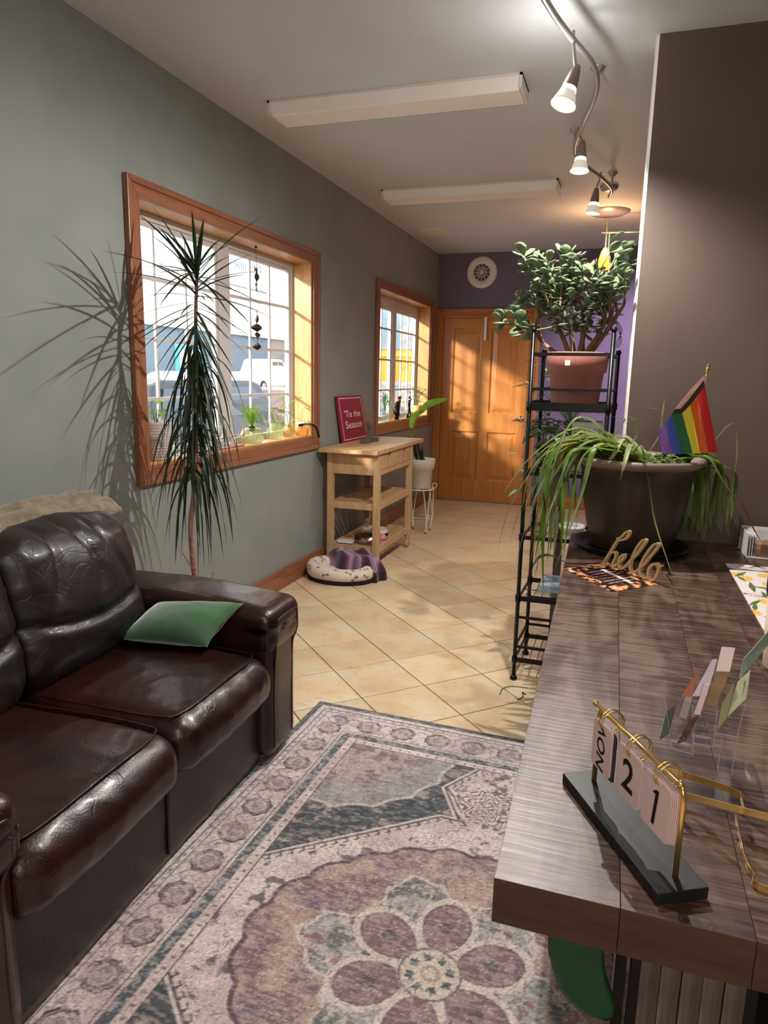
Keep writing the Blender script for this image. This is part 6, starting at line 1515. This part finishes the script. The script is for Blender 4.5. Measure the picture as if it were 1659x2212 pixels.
# blanket heaped over the far half of the bed
nU, nV = 90, 60; X, Y = np.meshgrid(np.linspace(-1, 1, nU), np.linspace(-1, 1, nV), indexing='ij')
RR = np.sqrt(np.clip(X ** 2 * (1 - Y ** 2 / 2) + Y ** 2 * (1 - X ** 2 / 2), 0, 1)); ux = X * np.sqrt(1 - Y ** 2 / 2); uy = Y * np.sqrt(1 - X ** 2 / 2)
wxp = -1.72 + 0.235 * ux + 0.02 * np.sin(uy * 7); wyp = 4.535 + 0.125 * uy + 0.02 * np.sin(ux * 6) - 0.06 * np.clip(ux, 0, 1) * 1.0
nz_ = np.array([[mnoise.noise(Vector((wxp[i, j] * 14, wyp[i, j] * 10, 0))) for j in range(nV)] for i in range(nU)])
fold = 0.5 + 0.5 * np.sin(wxp * 30 + wyp * 22 + nz_ * 3.0)
wzp = 0.012 + (1 - RR ** 5) ** 0.5 * (0.145 + 0.018 * fold + 0.02 * nz_ + 0.012 * (1 - ux)) * (1 - 0.12 * np.clip(ux, 0, 1))
def bl_cols(S, T):
    c = np.zeros(S.shape + (3,)); k = np.mod(S * 2.3 + T * 1.1 + 0.15 * nz_, 1)
    stops = [(0.0, (74, 26, 52)), (0.2, (168, 136, 160)), (0.34, (92, 76, 90)), (0.56, (164, 130, 154)), (0.68, (78, 30, 54)), (0.88, (44, 28, 44)), (1.0, (74, 26, 52))]
    for q in range(3): c[..., q] = np.interp(k, [s[0] for s in stops], [s[1][q] for s in stops])
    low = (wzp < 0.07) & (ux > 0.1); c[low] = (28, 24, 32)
    return c
idx = np.arange(nU * nV).reshape(nU, nV); Fq = np.stack([idx[:-1, :-1], idx[1:, :-1], idx[1:, 1:], idx[:-1, 1:]], -1).reshape(-1, 4)
Vb = np.stack([wxp, wyp, wzp], -1).reshape(-1, 3)
bd = np.concatenate([idx[:, 0], idx[-1, 1:], idx[-2::-1, -1], idx[0, -2:0:-1]])
bk = mobj('blanket', [tuple(v) for v in Vb] + [tuple((Vb[b][0], Vb[b][1], 0.004)) for b in bd], [tuple(f) for f in Fq] + [(int(bd[k]), len(Vb) + k, len(Vb) + (k + 1) % len(bd), int(bd[(k + 1) % len(bd)])) for k in range(len(bd))], attrmat('plaid_wool', 0.95, 0.6, 260, 0.003, 0.4), smooth=True)
cl_ = bl_cols((ux + 1) / 2, (uy + 1) / 2).reshape(-1, 3); paint(bk, np.vstack([cl_, cl_[bd]])); tag(bk, 'striped plum and lilac blanket heaped over the pet bed', 'blanket')

# ------------------------------------------------------------------ snake plant on a white wire stand
wst = thing('wire_stand', 'white wire plant stand with crossed legs by the corner', 'plant stand', (-1.70, 6.1, 0))
sx_, sy_ = -1.695, 6.10; zt3 = 0.40
MB().tube(ring((sx_, sy_, zt3), 0.125, 30), 0.005, 7, closed=True).build('ring', M['white'], wst, smooth=True)
MB().tube([(sx_ - 0.12, sy_, zt3), (sx_ + 0.12, sy_, zt3)], 0.004, 6).tube([(sx_, sy_ - 0.12, zt3), (sx_, sy_ + 0.12, zt3)], 0.004, 6).build('cross_wire', M['white'], wst)
for a in (45, 135, 225, 315):
    a = math.radians(a)
    for da in (-0.28, 0.28):
        e_ = (sx_ + 0.115 * math.cos(a), sy_ + 0.115 * math.sin(a), 0.012)
        MB().tube([(sx_ + 0.12 * math.cos(a + da), sy_ + 0.12 * math.sin(a + da), zt3), (e_[0] + 0.02 * math.cos(a + da), e_[1] + 0.02 * math.sin(a + da), 0.14), e_], 0.004, 6).build('leg', M['white'], wst)
    MB().ell((sx_ + 0.115 * math.cos(a), sy_ + 0.115 * math.sin(a), 0.008), (0.008, 0.008, 0.008), 8, 6).build('foot', M['black'], wst)
for z_ in (0.11, 0.14): MB().tube(ring((sx_, sy_, z_), 0.112, 4, a0=PI / 4, a1=PI / 4 + 2 * PI), 0.003, 5, closed=True).build('brace', M['white'], wst)
MB().tube(ring((sx_ + 0.13, sy_, zt3 + 0.035), 0.022, 12, (1, 0, 0), (0, 0, 1)), 0.003, 5, closed=True).build('scroll', M['white'], wst)
snk = thing('snake_plant', 'dark snake plant with one long bright leaf in a cream pot on the wire stand', 'potted plant', (sx_, sy_, zt3 + 0.006))
pz = zt3 + 0.0065
MB().lathe([(0, 0), (0.088, 0), (0.092, 0.005), (0.108, 0.17), (0.118, 0.175), (0.128, 0.262), (0.122, 0.266), (0.112, 0.262), (0.106, 0.22), (0, 0.22)], (sx_, sy_, pz), 36).build('pot', M['cream_pot'], snk, smooth=True)
MB().lathe([(0, 0.235), (0.11, 0.235)], (sx_, sy_, pz), 20).build('soil', M['soil'], snk)
for (u0, u1, v1, wd, y_) in ((897, 887, 925, 0.03, 6.05), (902, 900, 955, 0.035, 6.12), (908, 912, 962, 0.028, 6.0), (893, 880, 940, 0.028, 6.15), (904, 896, 940, 0.03, 6.1), (912, 908, 975, 0.02, 6.08)):
    b_ = Vector((sx_ + (u0 - 902) * 0.004, y_, pz + 0.22)); t_ = at(u1, v1, y=y_)
    V, F = blade(bez(b_, b_.lerp(t_, .5) + Vector((0.01, 0, 0)), t_, 7), wd, 0.25, up=(0, 1, 0)); mobj('leaf', V, F, M['snake'], snk, smooth=True)
lf = [at(u, v, y=y) for u, v, y in ((896, 985, 6.1), (892, 950, 6.05), (888, 920, 6.0), (893, 902, 5.95))]
MB().tube(catmull(lf, 3), 0.006, 6).build('stem', M['bright_leaf'], snk, smooth=True)
for pts, wd in ((((889, 925), (892, 905), (903, 893), (913, 888)), 0.055), (((908, 893), (922, 876), (942, 868), (966, 862)), 0.06)):
    V, F = blade(catmull([at(u, v, y=5.9) for u, v in pts], 4), wd, 0.15, up=(0.2, -1, 0.3), prof=lambda f: math.sin(PI * min(1, f * .9 + .08)) ** .7 + .02); mobj('leaf', V, F, M['bright_leaf'], snk, smooth=True)

# ------------------------------------------------------------------ on the big window sill
SZ = WZ[0] + 0.0165
def jar(name, lab, loc, prof, m, water=None):
    t = thing(name, lab, 'jar', loc); MB().lathe(prof, loc, 28).build('glass', m, t, smooth=True)
    return t
pt = thing('ribbed_pot', 'pale ribbed pot with a bright green seedling at the left of the big window sill', 'potted plant', (-2.10, 2.83, SZ))
pl0 = Vector((-2.105, 2.845, SZ + 0.0005))
prof = [(0, 0), (0.055, 0)]
for k in range(13): z_ = 0.004 + k * 0.0135; r_ = 0.055 + 0.026 * math.sin(min(1, k / 9) * PI / 2); prof += [(r_, z_), (r_ + 0.0025, z_ + 0.005), (r_, z_ + 0.010)]
prof += [(0.080, 0.182), (0.074, 0.182), (0.07, 0.15), (0, 0.15)]
MB().lathe(prof, pl0, 40).build('pot', M['grey_pot'], pt, smooth=True)
leafy(pt, pl0 + Vector((0, 0, 0.16)), 16, 0.045, 0.12, M['bright_leaf'], rs, (0.03, 0.05), 0.032, lim=-2.17)
jr = thing('spider_jar', 'spider plant rooted in a squat green glass jar on the big window sill', 'jar', (-2.13, 3.80, SZ))
j0 = Vector((-2.125, 3.80, SZ + 0.0005))
MB().lathe([(0, 0), (0.055, 0), (0.072, 0.02), (0.074, 0.05), (0.055, 0.085), (0.045, 0.09), (0.043, 0.088), (0.052, 0.08), (0.070, 0.05), (0.068, 0.022), (0.052, 0.004), (0, 0.004)], j0, 32).build('glass', M['jar'], jr, smooth=True)
MB().ell(j0 + Vector((0, 0, 0.085)), (0.022, 0.022, 0.02)).build('root', M['soil'], jr, smooth=True)
for k in range(20):
    a = k * 2.4; L_ = rs.uniform(0.08, 0.22); e = j0 + Vector((math.cos(a) * L_ * 0.35, math.sin(a) * L_ * 0.9, rs.uniform(0.02, 0.26)))
    if e.x < -2.165: e.x = -2.165
    c_ = j0 + Vector((math.cos(a) * 0.03, math.sin(a) * L_ * 0.5, rs.uniform(0.2, 0.32)))
    V, F = blade(bez(j0 + Vector((0, 0, 0.09)), c_, e, 9), 0.014, 0.2); mobj('leaf', V, F, M['bright_leaf'], jr, smooth=True)
def glassjar(name, lab, y_, r, h, m, nleaf, lm, sp=(0.05, 0.1), x_=-2.125, hl=(0.03, .05)):
    t = thing(name, lab, 'jar', (x_, y_, SZ)); j = Vector((x_, y_, SZ + 0.0005))
    MB().lathe([(0, 0), (r * .8, 0), (r, h * .2), (r, h * .6), (r * .6, h * .9), (r * .62, h), (r * .58, h), (r * .55, h * .9), (r * .94, h * .6), (r * .94, h * .22), (r * .75, 0.004), (0, 0.004)], j, 26).build('glass', m, t, smooth=True)
    if nleaf: leafy(t, j + Vector((0, 0, h * .7)), nleaf, sp[0], sp[1], lm, rs, hl, 0.035, lim=-2.165)
    return t, j
t, j = glassjar('curly_jar', 'curly trailing plantlets in a round yellow-green jar, middle of the big sill', 4.10, 0.052, 0.10, M['jar'], 6, M['bright_leaf'], (0.05, 0.09))
for k in range(5):
    MB().tube(catmull([j + Vector((0, 0, 0.1)), j + Vector((0.02, -0.05 * k * 0.5, 0.2)), j + Vector((0.04, -0.14 + 0.07 * k, 0.16)), j + Vector((0.05, -0.18 + 0.09 * k, 0.03 + 0.02 * k))], 5), 0.0022, 5).build('runner', M['spider_pale'], t, smooth=True)
glassjar('pothos_jar', 'heart-leaf cutting in an amber jar near the right jamb of the big window', 4.30, 0.045, 0.085, M['amber_jar'], 8, M['bright_leaf'], (0.05, 0.2), hl=(.04, .07))
t, j = glassjar('glass_mister', 'amber faceted glass mister with a black curved spout at the right of the big sill', 4.43, 0.05, 0.075, M['amber_jar'], 3, M['bright_leaf'], (0.04, 0.16), x_=-2.09, hl=(.05, .07))
MB().lathe([(0.028, 0.072), (0.03, 0.09), (0.02, 0.095), (0, 0.095)], j, 20).build('collar', M['paper_w'], t, smooth=True)
hk = [at(u, v, x=xx) for u, v, xx in ((645, 919, -2.09), (655, 917, -2.06), (664, 916, -2.03), (676, 918, -1.99), (684, 926, -1.98), (689, 944, -1.98))]
MB().tube(catmull(hk, 4), [0.009] * 4 + [0.007] * 12 + [0.008] * 5, 8).build('spout', M['black'], t, smooth=True)
# copper wire tray with little plants
wt = thing('wire_caddy', 'thin copper wire caddy of small plants behind the dragon tree on the sill', 'caddy', (-2.13, 3.4, SZ))
y0_, y1_ = 3.18, 3.62
MB().box((-2.175, y0_, SZ + 0.001), (-2.075, y1_, SZ + 0.007)).build('base', M['dracaena_bark'], wt)
for x_ in (-2.172, -2.078):
    MB().tube([(x_, y0_, SZ + 0.06), (x_, y1_, SZ + 0.06)], 0.0025, 6).tube([(x_, y1_, SZ + 0.005), (x_, y1_, SZ + 0.12)], 0.004, 6).tube([(x_, y0_, SZ + 0.005), (x_, y0_, SZ + 0.1)], 0.003, 6).build('wire', M['dracaena_bark'], wt)
MB().tube([(-2.078, y1_, SZ + 0.06), (-2.172, y1_, SZ + 0.06)], 0.0025, 6).build('wire', M['dracaena_bark'], wt)
for k, y_ in enumerate((3.02, 3.26, 3.50)):
    glassjar('seedling_jar', ('clear jar of water with yellow-green sprigs left of the wire caddy', 'clear jar with a tiny green sprig at the near end of the wire caddy', 'clear jar with a leafy sprig at the far end of the wire caddy')[k], y_, 0.036, 0.07, M['clear_jar'], 5, M['bright_leaf'], (0.03, 0.11), hl=(.025, .04))
    if k: ob = [o for o in bpy.data.objects if o.name.startswith('seedling_jar')][-1]; ob.location.z += 0.0075
# spiral wind spinner hanging in the window
spn = thing('wind_spinner', 'dark twisted ribbon spinner hanging in the big window', 'ornament', (-2.12, 3.87, 2.12))
hp = at(560, 500, x=-2.12); hp = Vector((-2.12, 3.87, WZ[1] - 0.017))
zz0 = at(563, 590, x=-2.12).z
MB().tube([hp, Vector((-2.12, 3.87, zz0))], 0.0012, 5).build('string', M['black'], spn)
MB().lathe([(0, 0), (0.006, 0.002), (0.006, 0.012), (0, 0.014)], hp - Vector((0, 0, 0.012)), 10).build('hook', M['black'], spn)
zlist = [at(563, v, x=-2.12).z for v in (590, 612, 632, 652, 672, 700, 718, 738, 757)]
mts = [M['bronze_fig'], M['cyan_leaf'], M['clear_jar'], M['clear_jar'], M['bronze_fig'], M['bronze_fig'], M['bronze_fig'], M['bronze_fig']]
for k in range(8):
    a, b_ = zlist[k], zlist[k + 1]; V = []; F = []; n = 12; w_ = (0.014, 0.018, 0.024, 0.028, 0.018, 0.032, 0.030, 0.030)[k]
    for i in range(n + 1):
        f = i / n; th_ = k * 1.2 + f * 1.6; hw = math.sin(PI * f) * w_ + 0.001; z_ = a + (b_ - a) * f; cx_ = 0.006 * math.sin(f * PI) * (-1) ** k
        dr_ = Vector((math.cos(th_), math.sin(th_), 0)) * hw; p = Vector((-2.12, 3.87 + cx_, z_))
        V += [p - dr_, p + dr_]
    for i in range(n): F.append((2 * i, 2 * i + 1, 2 * i + 3, 2 * i + 2))
    o = mobj('twist', V, F, mts[k], spn, smooth=True); sd = o.modifiers.new('s', 'SOLIDIFY'); sd.thickness = 0.002
# ------------------------------------------------------------------ on the far window sill
t, j = glassjar('spider_jar', 'airy spider plant in a clear jar at the near end of the far window sill', 6.30, 0.05, 0.09, M['clear_jar'], 0, None)
for k in range(16):
    a = k * 2.4; L_ = rs.uniform(0.1, 0.26); e = j + Vector((abs(math.cos(a)) * L_ * 0.3, math.sin(a) * L_, rs.uniform(0.02, 0.3)))
    V, F = blade(bez(j + Vector((0, 0, 0.08)), j + Vector((0.02, math.sin(a) * L_ * .5, .3)), e, 8), 0.012, 0.2); mobj('leaf', V, F, M['cyan_leaf'], t, smooth=True)
glassjar('amber_jar', 'small amber jar of pale cuttings on the far sill, before the black bird', 6.48, 0.045, 0.08, M['amber_jar'], 7, M['cyan_leaf'], (0.05, 0.12))
bd_ = thing('bird_figure', 'black bird-like figurine on the far window sill', 'figurine', (-2.1, 6.60, SZ))
jb = Vector((-2.10, 6.60, SZ + 0.0005))
MB().lathe([(0, 0), (0.03, 0), (0.03, 0.008), (0, 0.01)], jb, 16).build('stand', M['black'], bd_)
MB().tube(catmull([jb + Vector((0, 0, 0.008)), jb + Vector((0, 0.01, 0.05)), jb + Vector((0, -0.02, 0.09)), jb + Vector((0, 0.02, 0.14)), jb + Vector((0, 0.05, 0.165))], 4), [0.016 + 0.018 * math.sin(PI * i / 16) for i in range(17)], 9).build('body', M['black'], bd_, smooth=True)
MB().ell(jb + Vector((0, 0.06, 0.165)), (0.018, 0.026, 0.016)).build('head', M['black'], bd_, smooth=True)
ff = thing('hand_flag', 'little rainbow paper flag in the far window', 'flag', (-2.12, 6.74, SZ))
MB().tube([(-2.12, 6.74, SZ + 0.001), (-2.12, 6.78, SZ + 0.24)], 0.002, 5).build('stick', M['birch'], ff)
for k, cc_ in enumerate(((210, 40, 40), (230, 130, 40), (236, 206, 60), (60, 140, 190), (50, 90, 190))):
    z_ = SZ + 0.22 - k * 0.034; MB().box((-2.121, 6.70 + k * 0.006, z_ - 0.033), (-2.119, 6.81 - k * 0.012, z_)).build('stripe', mat('stripe_%d' % k, cc_, 0.7), ff)
glassjar('glass_pitcher', 'clear faceted glass vase with green stems right of the little rainbow flag', 6.86, 0.05, 0.11, M['clear_jar'], 5, M['cyan_leaf'], (0.06, 0.09))
fg = thing('dancer_figure', 'dark bronze dancing figurine on the far window sill', 'figurine', (-2.1, 7.03, SZ))
g = Vector((-2.10, 7.03, SZ + 0.0005))
MB().box(tuple(g + Vector((-0.02, -0.07, 0))), tuple(g + Vector((0.02, 0.07, 0.012)))).build('base', M['bronze_fig'], fg, bevel=0.003)
sk = [[(0, -0.04, 0.012), (0, -0.02, 0.06), (0, 0.0, 0.11)], [(0, 0.05, 0.012), (0, 0.03, 0.06), (0, 0.0, 0.11)]]
for L_ in sk: MB().tube([g + Vector(q) for q in L_], [0.005, 0.009, 0.012], 8).build('leg', M['bronze_fig'], fg, smooth=True)
MB().tube([g + Vector(q) for q in ((0, 0, 0.10), (0, 0.002, 0.14), (0, 0.004, 0.175))], [0.012, 0.014, 0.016], 8).build('torso', M['bronze_fig'], fg, smooth=True)
MB().ell(g + Vector((0, 0.006, 0.20)), (0.012, 0.012, 0.015)).build('head', M['bronze_fig'], fg, smooth=True)
MB().tube([g + Vector(q) for q in ((0, 0.01, 0.17), (0, 0.05, 0.175), (0, 0.085, 0.195))], [0.008, 0.006, 0.004], 7).build('arm', M['bronze_fig'], fg, smooth=True)
MB().tube([g + Vector(q) for q in ((0, 0.0, 0.17), (0, -0.035, 0.14), (0, -0.03, 0.11))], [0.008, 0.006, 0.004], 7).build('arm', M['bronze_fig'], fg, smooth=True)
MB().ell(g + Vector((0.0, -0.075, 0.018)), (0.018, 0.02, 0.018)).build('ball', M['bronze_fig'], fg, smooth=True)
yp = thing('yellow_pot_plant', 'leafy plant in a yellow pot in the far corner of the far window', 'potted plant', (-2.11, 7.40, SZ))
g = Vector((-2.12, 7.38, SZ + 0.0005)); MB().lathe([(0, 0), (0.035, 0), (0.05, 0.09), (0.055, 0.11), (0.05, 0.11), (0, 0.1)], g, 24).build('pot', mat('yellow_pot', (226, 176, 96), 0.5), yp, smooth=True)
leafy(yp, g + Vector((0, 0, 0.1)), 26, 0.09, 0.2, M['cyan_leaf'], rs, (0.04, 0.08), 0.03, (0.02, -0.03, 0), lim=-2.16)
# strip hanging on the door
o = MB().box((-1.517, BY - 0.012, 1.80), (-1.492, BY + 0.006, 2.055)).build('door_hanger', M['paper_w'], bevel=0.003); tag(o, 'narrow white strip hanging over the top of the wooden door', 'door hanger')

# ------------------------------------------------------------------ outside, seen through the windows
def gz(x): return -0.5 + (-7.0 - x) * 0.0727
mb = MB(); mb.add([(-2.4, -10, gz(-2.4)), (-2.4, 80, gz(-2.4)), (-23.8, 80, gz(-23.8)), (-23.8, -10, gz(-23.8)), (-60, 80, gz(-23.8)), (-60, -10, gz(-23.8))], [(0, 1, 2, 3), (3, 2, 4, 5)])
o = mb.build('street', mat('pale_asphalt', (150, 150, 150), 0.9, c2=(130, 130, 132), scale=3)); o['kind'] = 'structure'
fx = -24.0
sh = thing('shop_building', 'long white shop building with a grey lower wall across the street', 'building', (fx, 30, gz(fx)))
zb = gz(fx)
MB().box((fx - 6, 18, zb), (fx, 74, 11.4)).build('wall', mat('white_stucco', (236, 236, 234), 0.8), sh)
for k in range(10):
    MB().box((fx, 18.2 + k * 5.5, zb), (fx + 0.06, 23.6 + k * 5.5, 3.75)).build('panel', mat('blue_grey_siding_%d' % k, (112 + (k % 2) * 6, 130 + (k % 2) * 4, 142), 0.7), sh)
MB().box((fx, 18, 3.76), (fx + 0.25, 74, 4.0)).build('ledge', M['white'], sh)
sgb = MB().box((fx, 33.2, 7.0), (fx + 0.2, 46, 9.4)).build('sign_panel', mat('shop_sign', (226, 236, 238), 0.6), sh)
MB().box((fx + 0.2, 33.2, 6.8), (fx + 0.3, 46, 6.98)).build('sign_edge', M['nickel'], sh)
def outtext(s, y, z, size):
    Mx = frame((fx + 0.24, y, z), (0, 1, 0), (0, 0, 1)); lettering('lettering', s, Mx, size, M['nickel'], sgb, ext=0.02, bold=0.01)
outtext('son LMT', 42.5, 8.15, 1.0)
MB().box((fx, 26.4, 2.2), (fx + 0.2, 28.6, 3.4)).build('window', M['vinyl'], sh)
dg = MB().box((fx + 0.06, 34.2, zb), (fx + 0.14, 37.2, 2.9)).build('door', mat('teal_door', (96, 176, 180), 0.5), sh); MB().box((fx + 0.14, 34.6, 1.6), (fx + 0.16, 36.8, 2.6)).build('pane', M['vinyl'], dg)

def car(name, lab, loc, yaw, kind, body_m, L=4.4, W=1.8):
    t = thing(name, lab, 'car', loc); t.rotation_euler = (0, 0, yaw)
    if kind == 'pickup': P = [(-2.6, .45), (-2.6, 1.05), (-2.5, 1.12), (-0.75, 1.14), (-0.6, 1.2), (-0.45, 1.72), (-0.2, 1.80), (0.75, 1.80), (1.0, 1.72), (1.45, 1.2), (2.45, 1.08), (2.65, .95), (2.7, .45)]
    elif kind == 'suv': P = [(-2.2, .4), (-2.25, 1.0), (-2.05, 1.65), (-1.8, 1.74), (0.55, 1.74), (0.8, 1.68), (1.25, 1.12), (2.1, 1.0), (2.25, .85), (2.3, .4)]
    else: P = [(-2.2, .35), (-2.25, .9), (-1.7, 1.0), (-1.1, 1.40), (-0.8, 1.45), (0.35, 1.45), (0.6, 1.4), (1.15, .98), (2.1, .85), (2.3, .7), (2.3, .35)]
    def add(mb, name, m, par): 
        V = [v + Vector(loc) for v in mb.v]; return mobj(name, V, mb.f, m, par, bevel=0.05 if name == 'body' else 0)
    n = len(P); mb = MB(); W2 = W / 2
    top = [(x, z) for x, z in P]
    V = [Vector((x, -W2 * (0.86 if z > 1.25 else 1), z)) for x, z in top] + [Vector((x, W2 * (0.86 if z > 1.25 else 1), z)) for x, z in top]
    mb.add(V, [tuple(range(n)), tuple(range(2 * n - 1, n - 1, -1))] + [(i, n + i, n + (i + 1) % n, (i + 1) % n) for i in range(n)])
    b = add(mb, 'body', body_m, t)
    if kind == 'pickup': G = [(-0.4, 1.22), (-0.28, 1.66), (0.28, 1.68), (0.28, 1.22)], [(0.36, 1.22), (0.36, 1.68), (0.8, 1.66), (1.22, 1.22)]
    elif kind == 'suv': G = [(-1.95, 1.12), (-1.85, 1.6), (-0.75, 1.62), (-0.75, 1.12)], [(-0.65, 1.12), (-0.65, 1.62), (0.5, 1.62), (0.98, 1.12)]
    else: G = [(-1.2, 1.0), (-0.9, 1.34), (-0.2, 1.36), (-0.2, 1.0)], [(-0.12, 1.0), (-0.12, 1.36), (0.35, 1.34), (0.85, 1.0)]
    for g in G:
        for sd_ in (-1, 1):
            mb = MB(); mb.add([Vector((x, sd_ * (W2 * 0.935), z)) for x, z in g] + [Vector((x, sd_ * (W2 * 0.90), z)) for x, z in g], [(0, 1, 2, 3), (7, 6, 5, 4), (0, 4, 5, 1), (1, 5, 6, 2), (2, 6, 7, 3), (3, 7, 4, 0)])
            add(mb, 'side_window', M['carglass'], t)
    for x_ in (-1.45, 1.5):
        for sd_ in (-1, 1):
            mb = MB(); mb.lathe([(0, -0.1), (0.3, -0.1), (0.36, -0.06), (0.36, 0.1), (0, 0.1)], (x_, sd_ * (W2 - 0.05), 0.37), 20, axis=(0, sd_ * -1, 0)); wv = add(mb, 'tyre', M['black'], t)
            mb = MB(); mb.lathe([(0, -0.115), (0.2, -0.115), (0.22, -0.1)], (x_, sd_ * (W2 - 0.05), 0.37), 16, axis=(0, sd_ * -1, 0)); add(mb, 'rim', M['nickel'], t)
    return t
M['carglass'] = mat('car_glass', (70, 84, 96), 0.1)
def cloc(x, y): return (x, y, gz(x))
car('pickup_truck', 'white pickup truck parked across the street', cloc(-18.2, 33.6), math.radians(90), 'pickup', mat('white_car_paint', (240, 240, 240), 0.3))
car('parked_suv', 'dark grey sport utility car close outside the left half of the big window', cloc(-7.4, 11.3), math.radians(84), 'suv', mat('charcoal_paint', (50, 54, 60), 0.25))
car('parked_car', 'dark maroon car below the white pickup', cloc(-8.2, 17.0), math.radians(78), 'sedan', mat('maroon_paint', (60, 44, 48), 0.25))
car('parked_car', 'silver grey sedan behind the dark car, left part of the big window', cloc(-13.2, 19.8), math.radians(88), 'sedan', mat('silver_paint', (120, 134, 144), 0.3))
car('parked_suv', 'grey van seen through the lower panes of the far window', cloc(-6.6, 21.6), math.radians(88), 'suv', mat('grey_van_paint', (96, 108, 118), 0.3))
# yellow shed and trees beyond the far window
yb = thing('yellow_store', 'yellow and blue-grey storefront far down the street', 'building', (-11, 42, gz(-11)))
MB().box((-16.0, 40, gz(-12)), (-10.8, 60, 2.5)).build('wall', mat('yellow_wall', (224, 178, 70), 0.8), yb)
MB().box((-16.2, 39.8, 2.9), (-10.6, 60, 5.4)).build('upper_wall', mat('pale_blue_wall', (150, 172, 182), 0.8), yb)
MB().box((-16.1, 39.9, 2.5), (-10.7, 60, 2.9)).build('fascia', mat('yellow_fascia', (236, 196, 90), 0.8), yb)
for k in range(3):
    MB().box((-10.79, 42 + k * 4, gz(-11)), (-10.7, 44.4 + k * 4, 2.2)).build('door', mat('brown_door_%d' % k, (140, 96, 70), 0.7), yb)
mb = MB(); mb.add([(-10.6, 46, 2.9), (-10.6, 54, 2.9), (-10.6, 50, 6.5), (-16, 50, 6.5), (-16, 46, 2.9), (-16, 54, 2.9)], [(0, 1, 2), (0, 2, 3, 4), (1, 5, 3, 2)]); mb.build('gable', mat('olive_roof', (150, 150, 96), 0.8), yb)
rt = random.Random(77)
tl_ = ('leafy tree left of the olive gable behind the yellow storefront', 'broad leafy tree directly behind the olive gable', 'leafy tree furthest down the street behind the storefront')
for q, (tx, ty) in enumerate(((-13.5, 64), (-19.5, 76), (-12.0, 80))):
    tr2 = thing('tree', tl_[q], 'tree', (tx, ty, gz(-15)))
    MB().tube([(tx, ty, gz(-15)), (tx, ty, 5.5)], 0.25, 8).build('trunk', M['bark'], tr2)
    mb = MB()
    for k in range(900):
        a = rt.uniform(0, 2 * PI); ph = math.acos(rt.uniform(-1, 1)); r_ = rt.uniform(0.5, 1) * 3.4
        c_ = Vector((tx + r_ * math.sin(ph) * math.cos(a), ty + r_ * math.sin(ph) * math.sin(a), 7.6 + r_ * math.cos(ph) * 0.9)); s_ = rt.uniform(0.16, 0.34)
        u_ = Vector((rt.uniform(-1, 1), rt.uniform(-1, 1), rt.uniform(-1, 1))).normalized(); v_ = u_.orthogonal().normalized()
        mb.add([c_ - u_ * s_, c_ + v_ * s_ * .5, c_ + u_ * s_, c_ - v_ * s_ * .5], [(0, 1, 2, 3)])
    cr_ = mb.build('foliage', leafmat('tree_leaf_%d' % q, (60, 96, 50), (96, 130, 70), 0.4), tr2); cr_['kind'] = 'stuff'
for y_, lab in ((26.0, 'nearer white porch post seen through the far window'), (35.0, 'farther white porch post seen through the far window')):
    pole = MB().tube([(-4.6, y_, gz(-4.6)), (-4.6, y_, 2.9)], 0.06, 10).build('porch_post', M['white'], smooth=True)
    tag(pole, lab, 'post', 'white porch posts along the pavement')
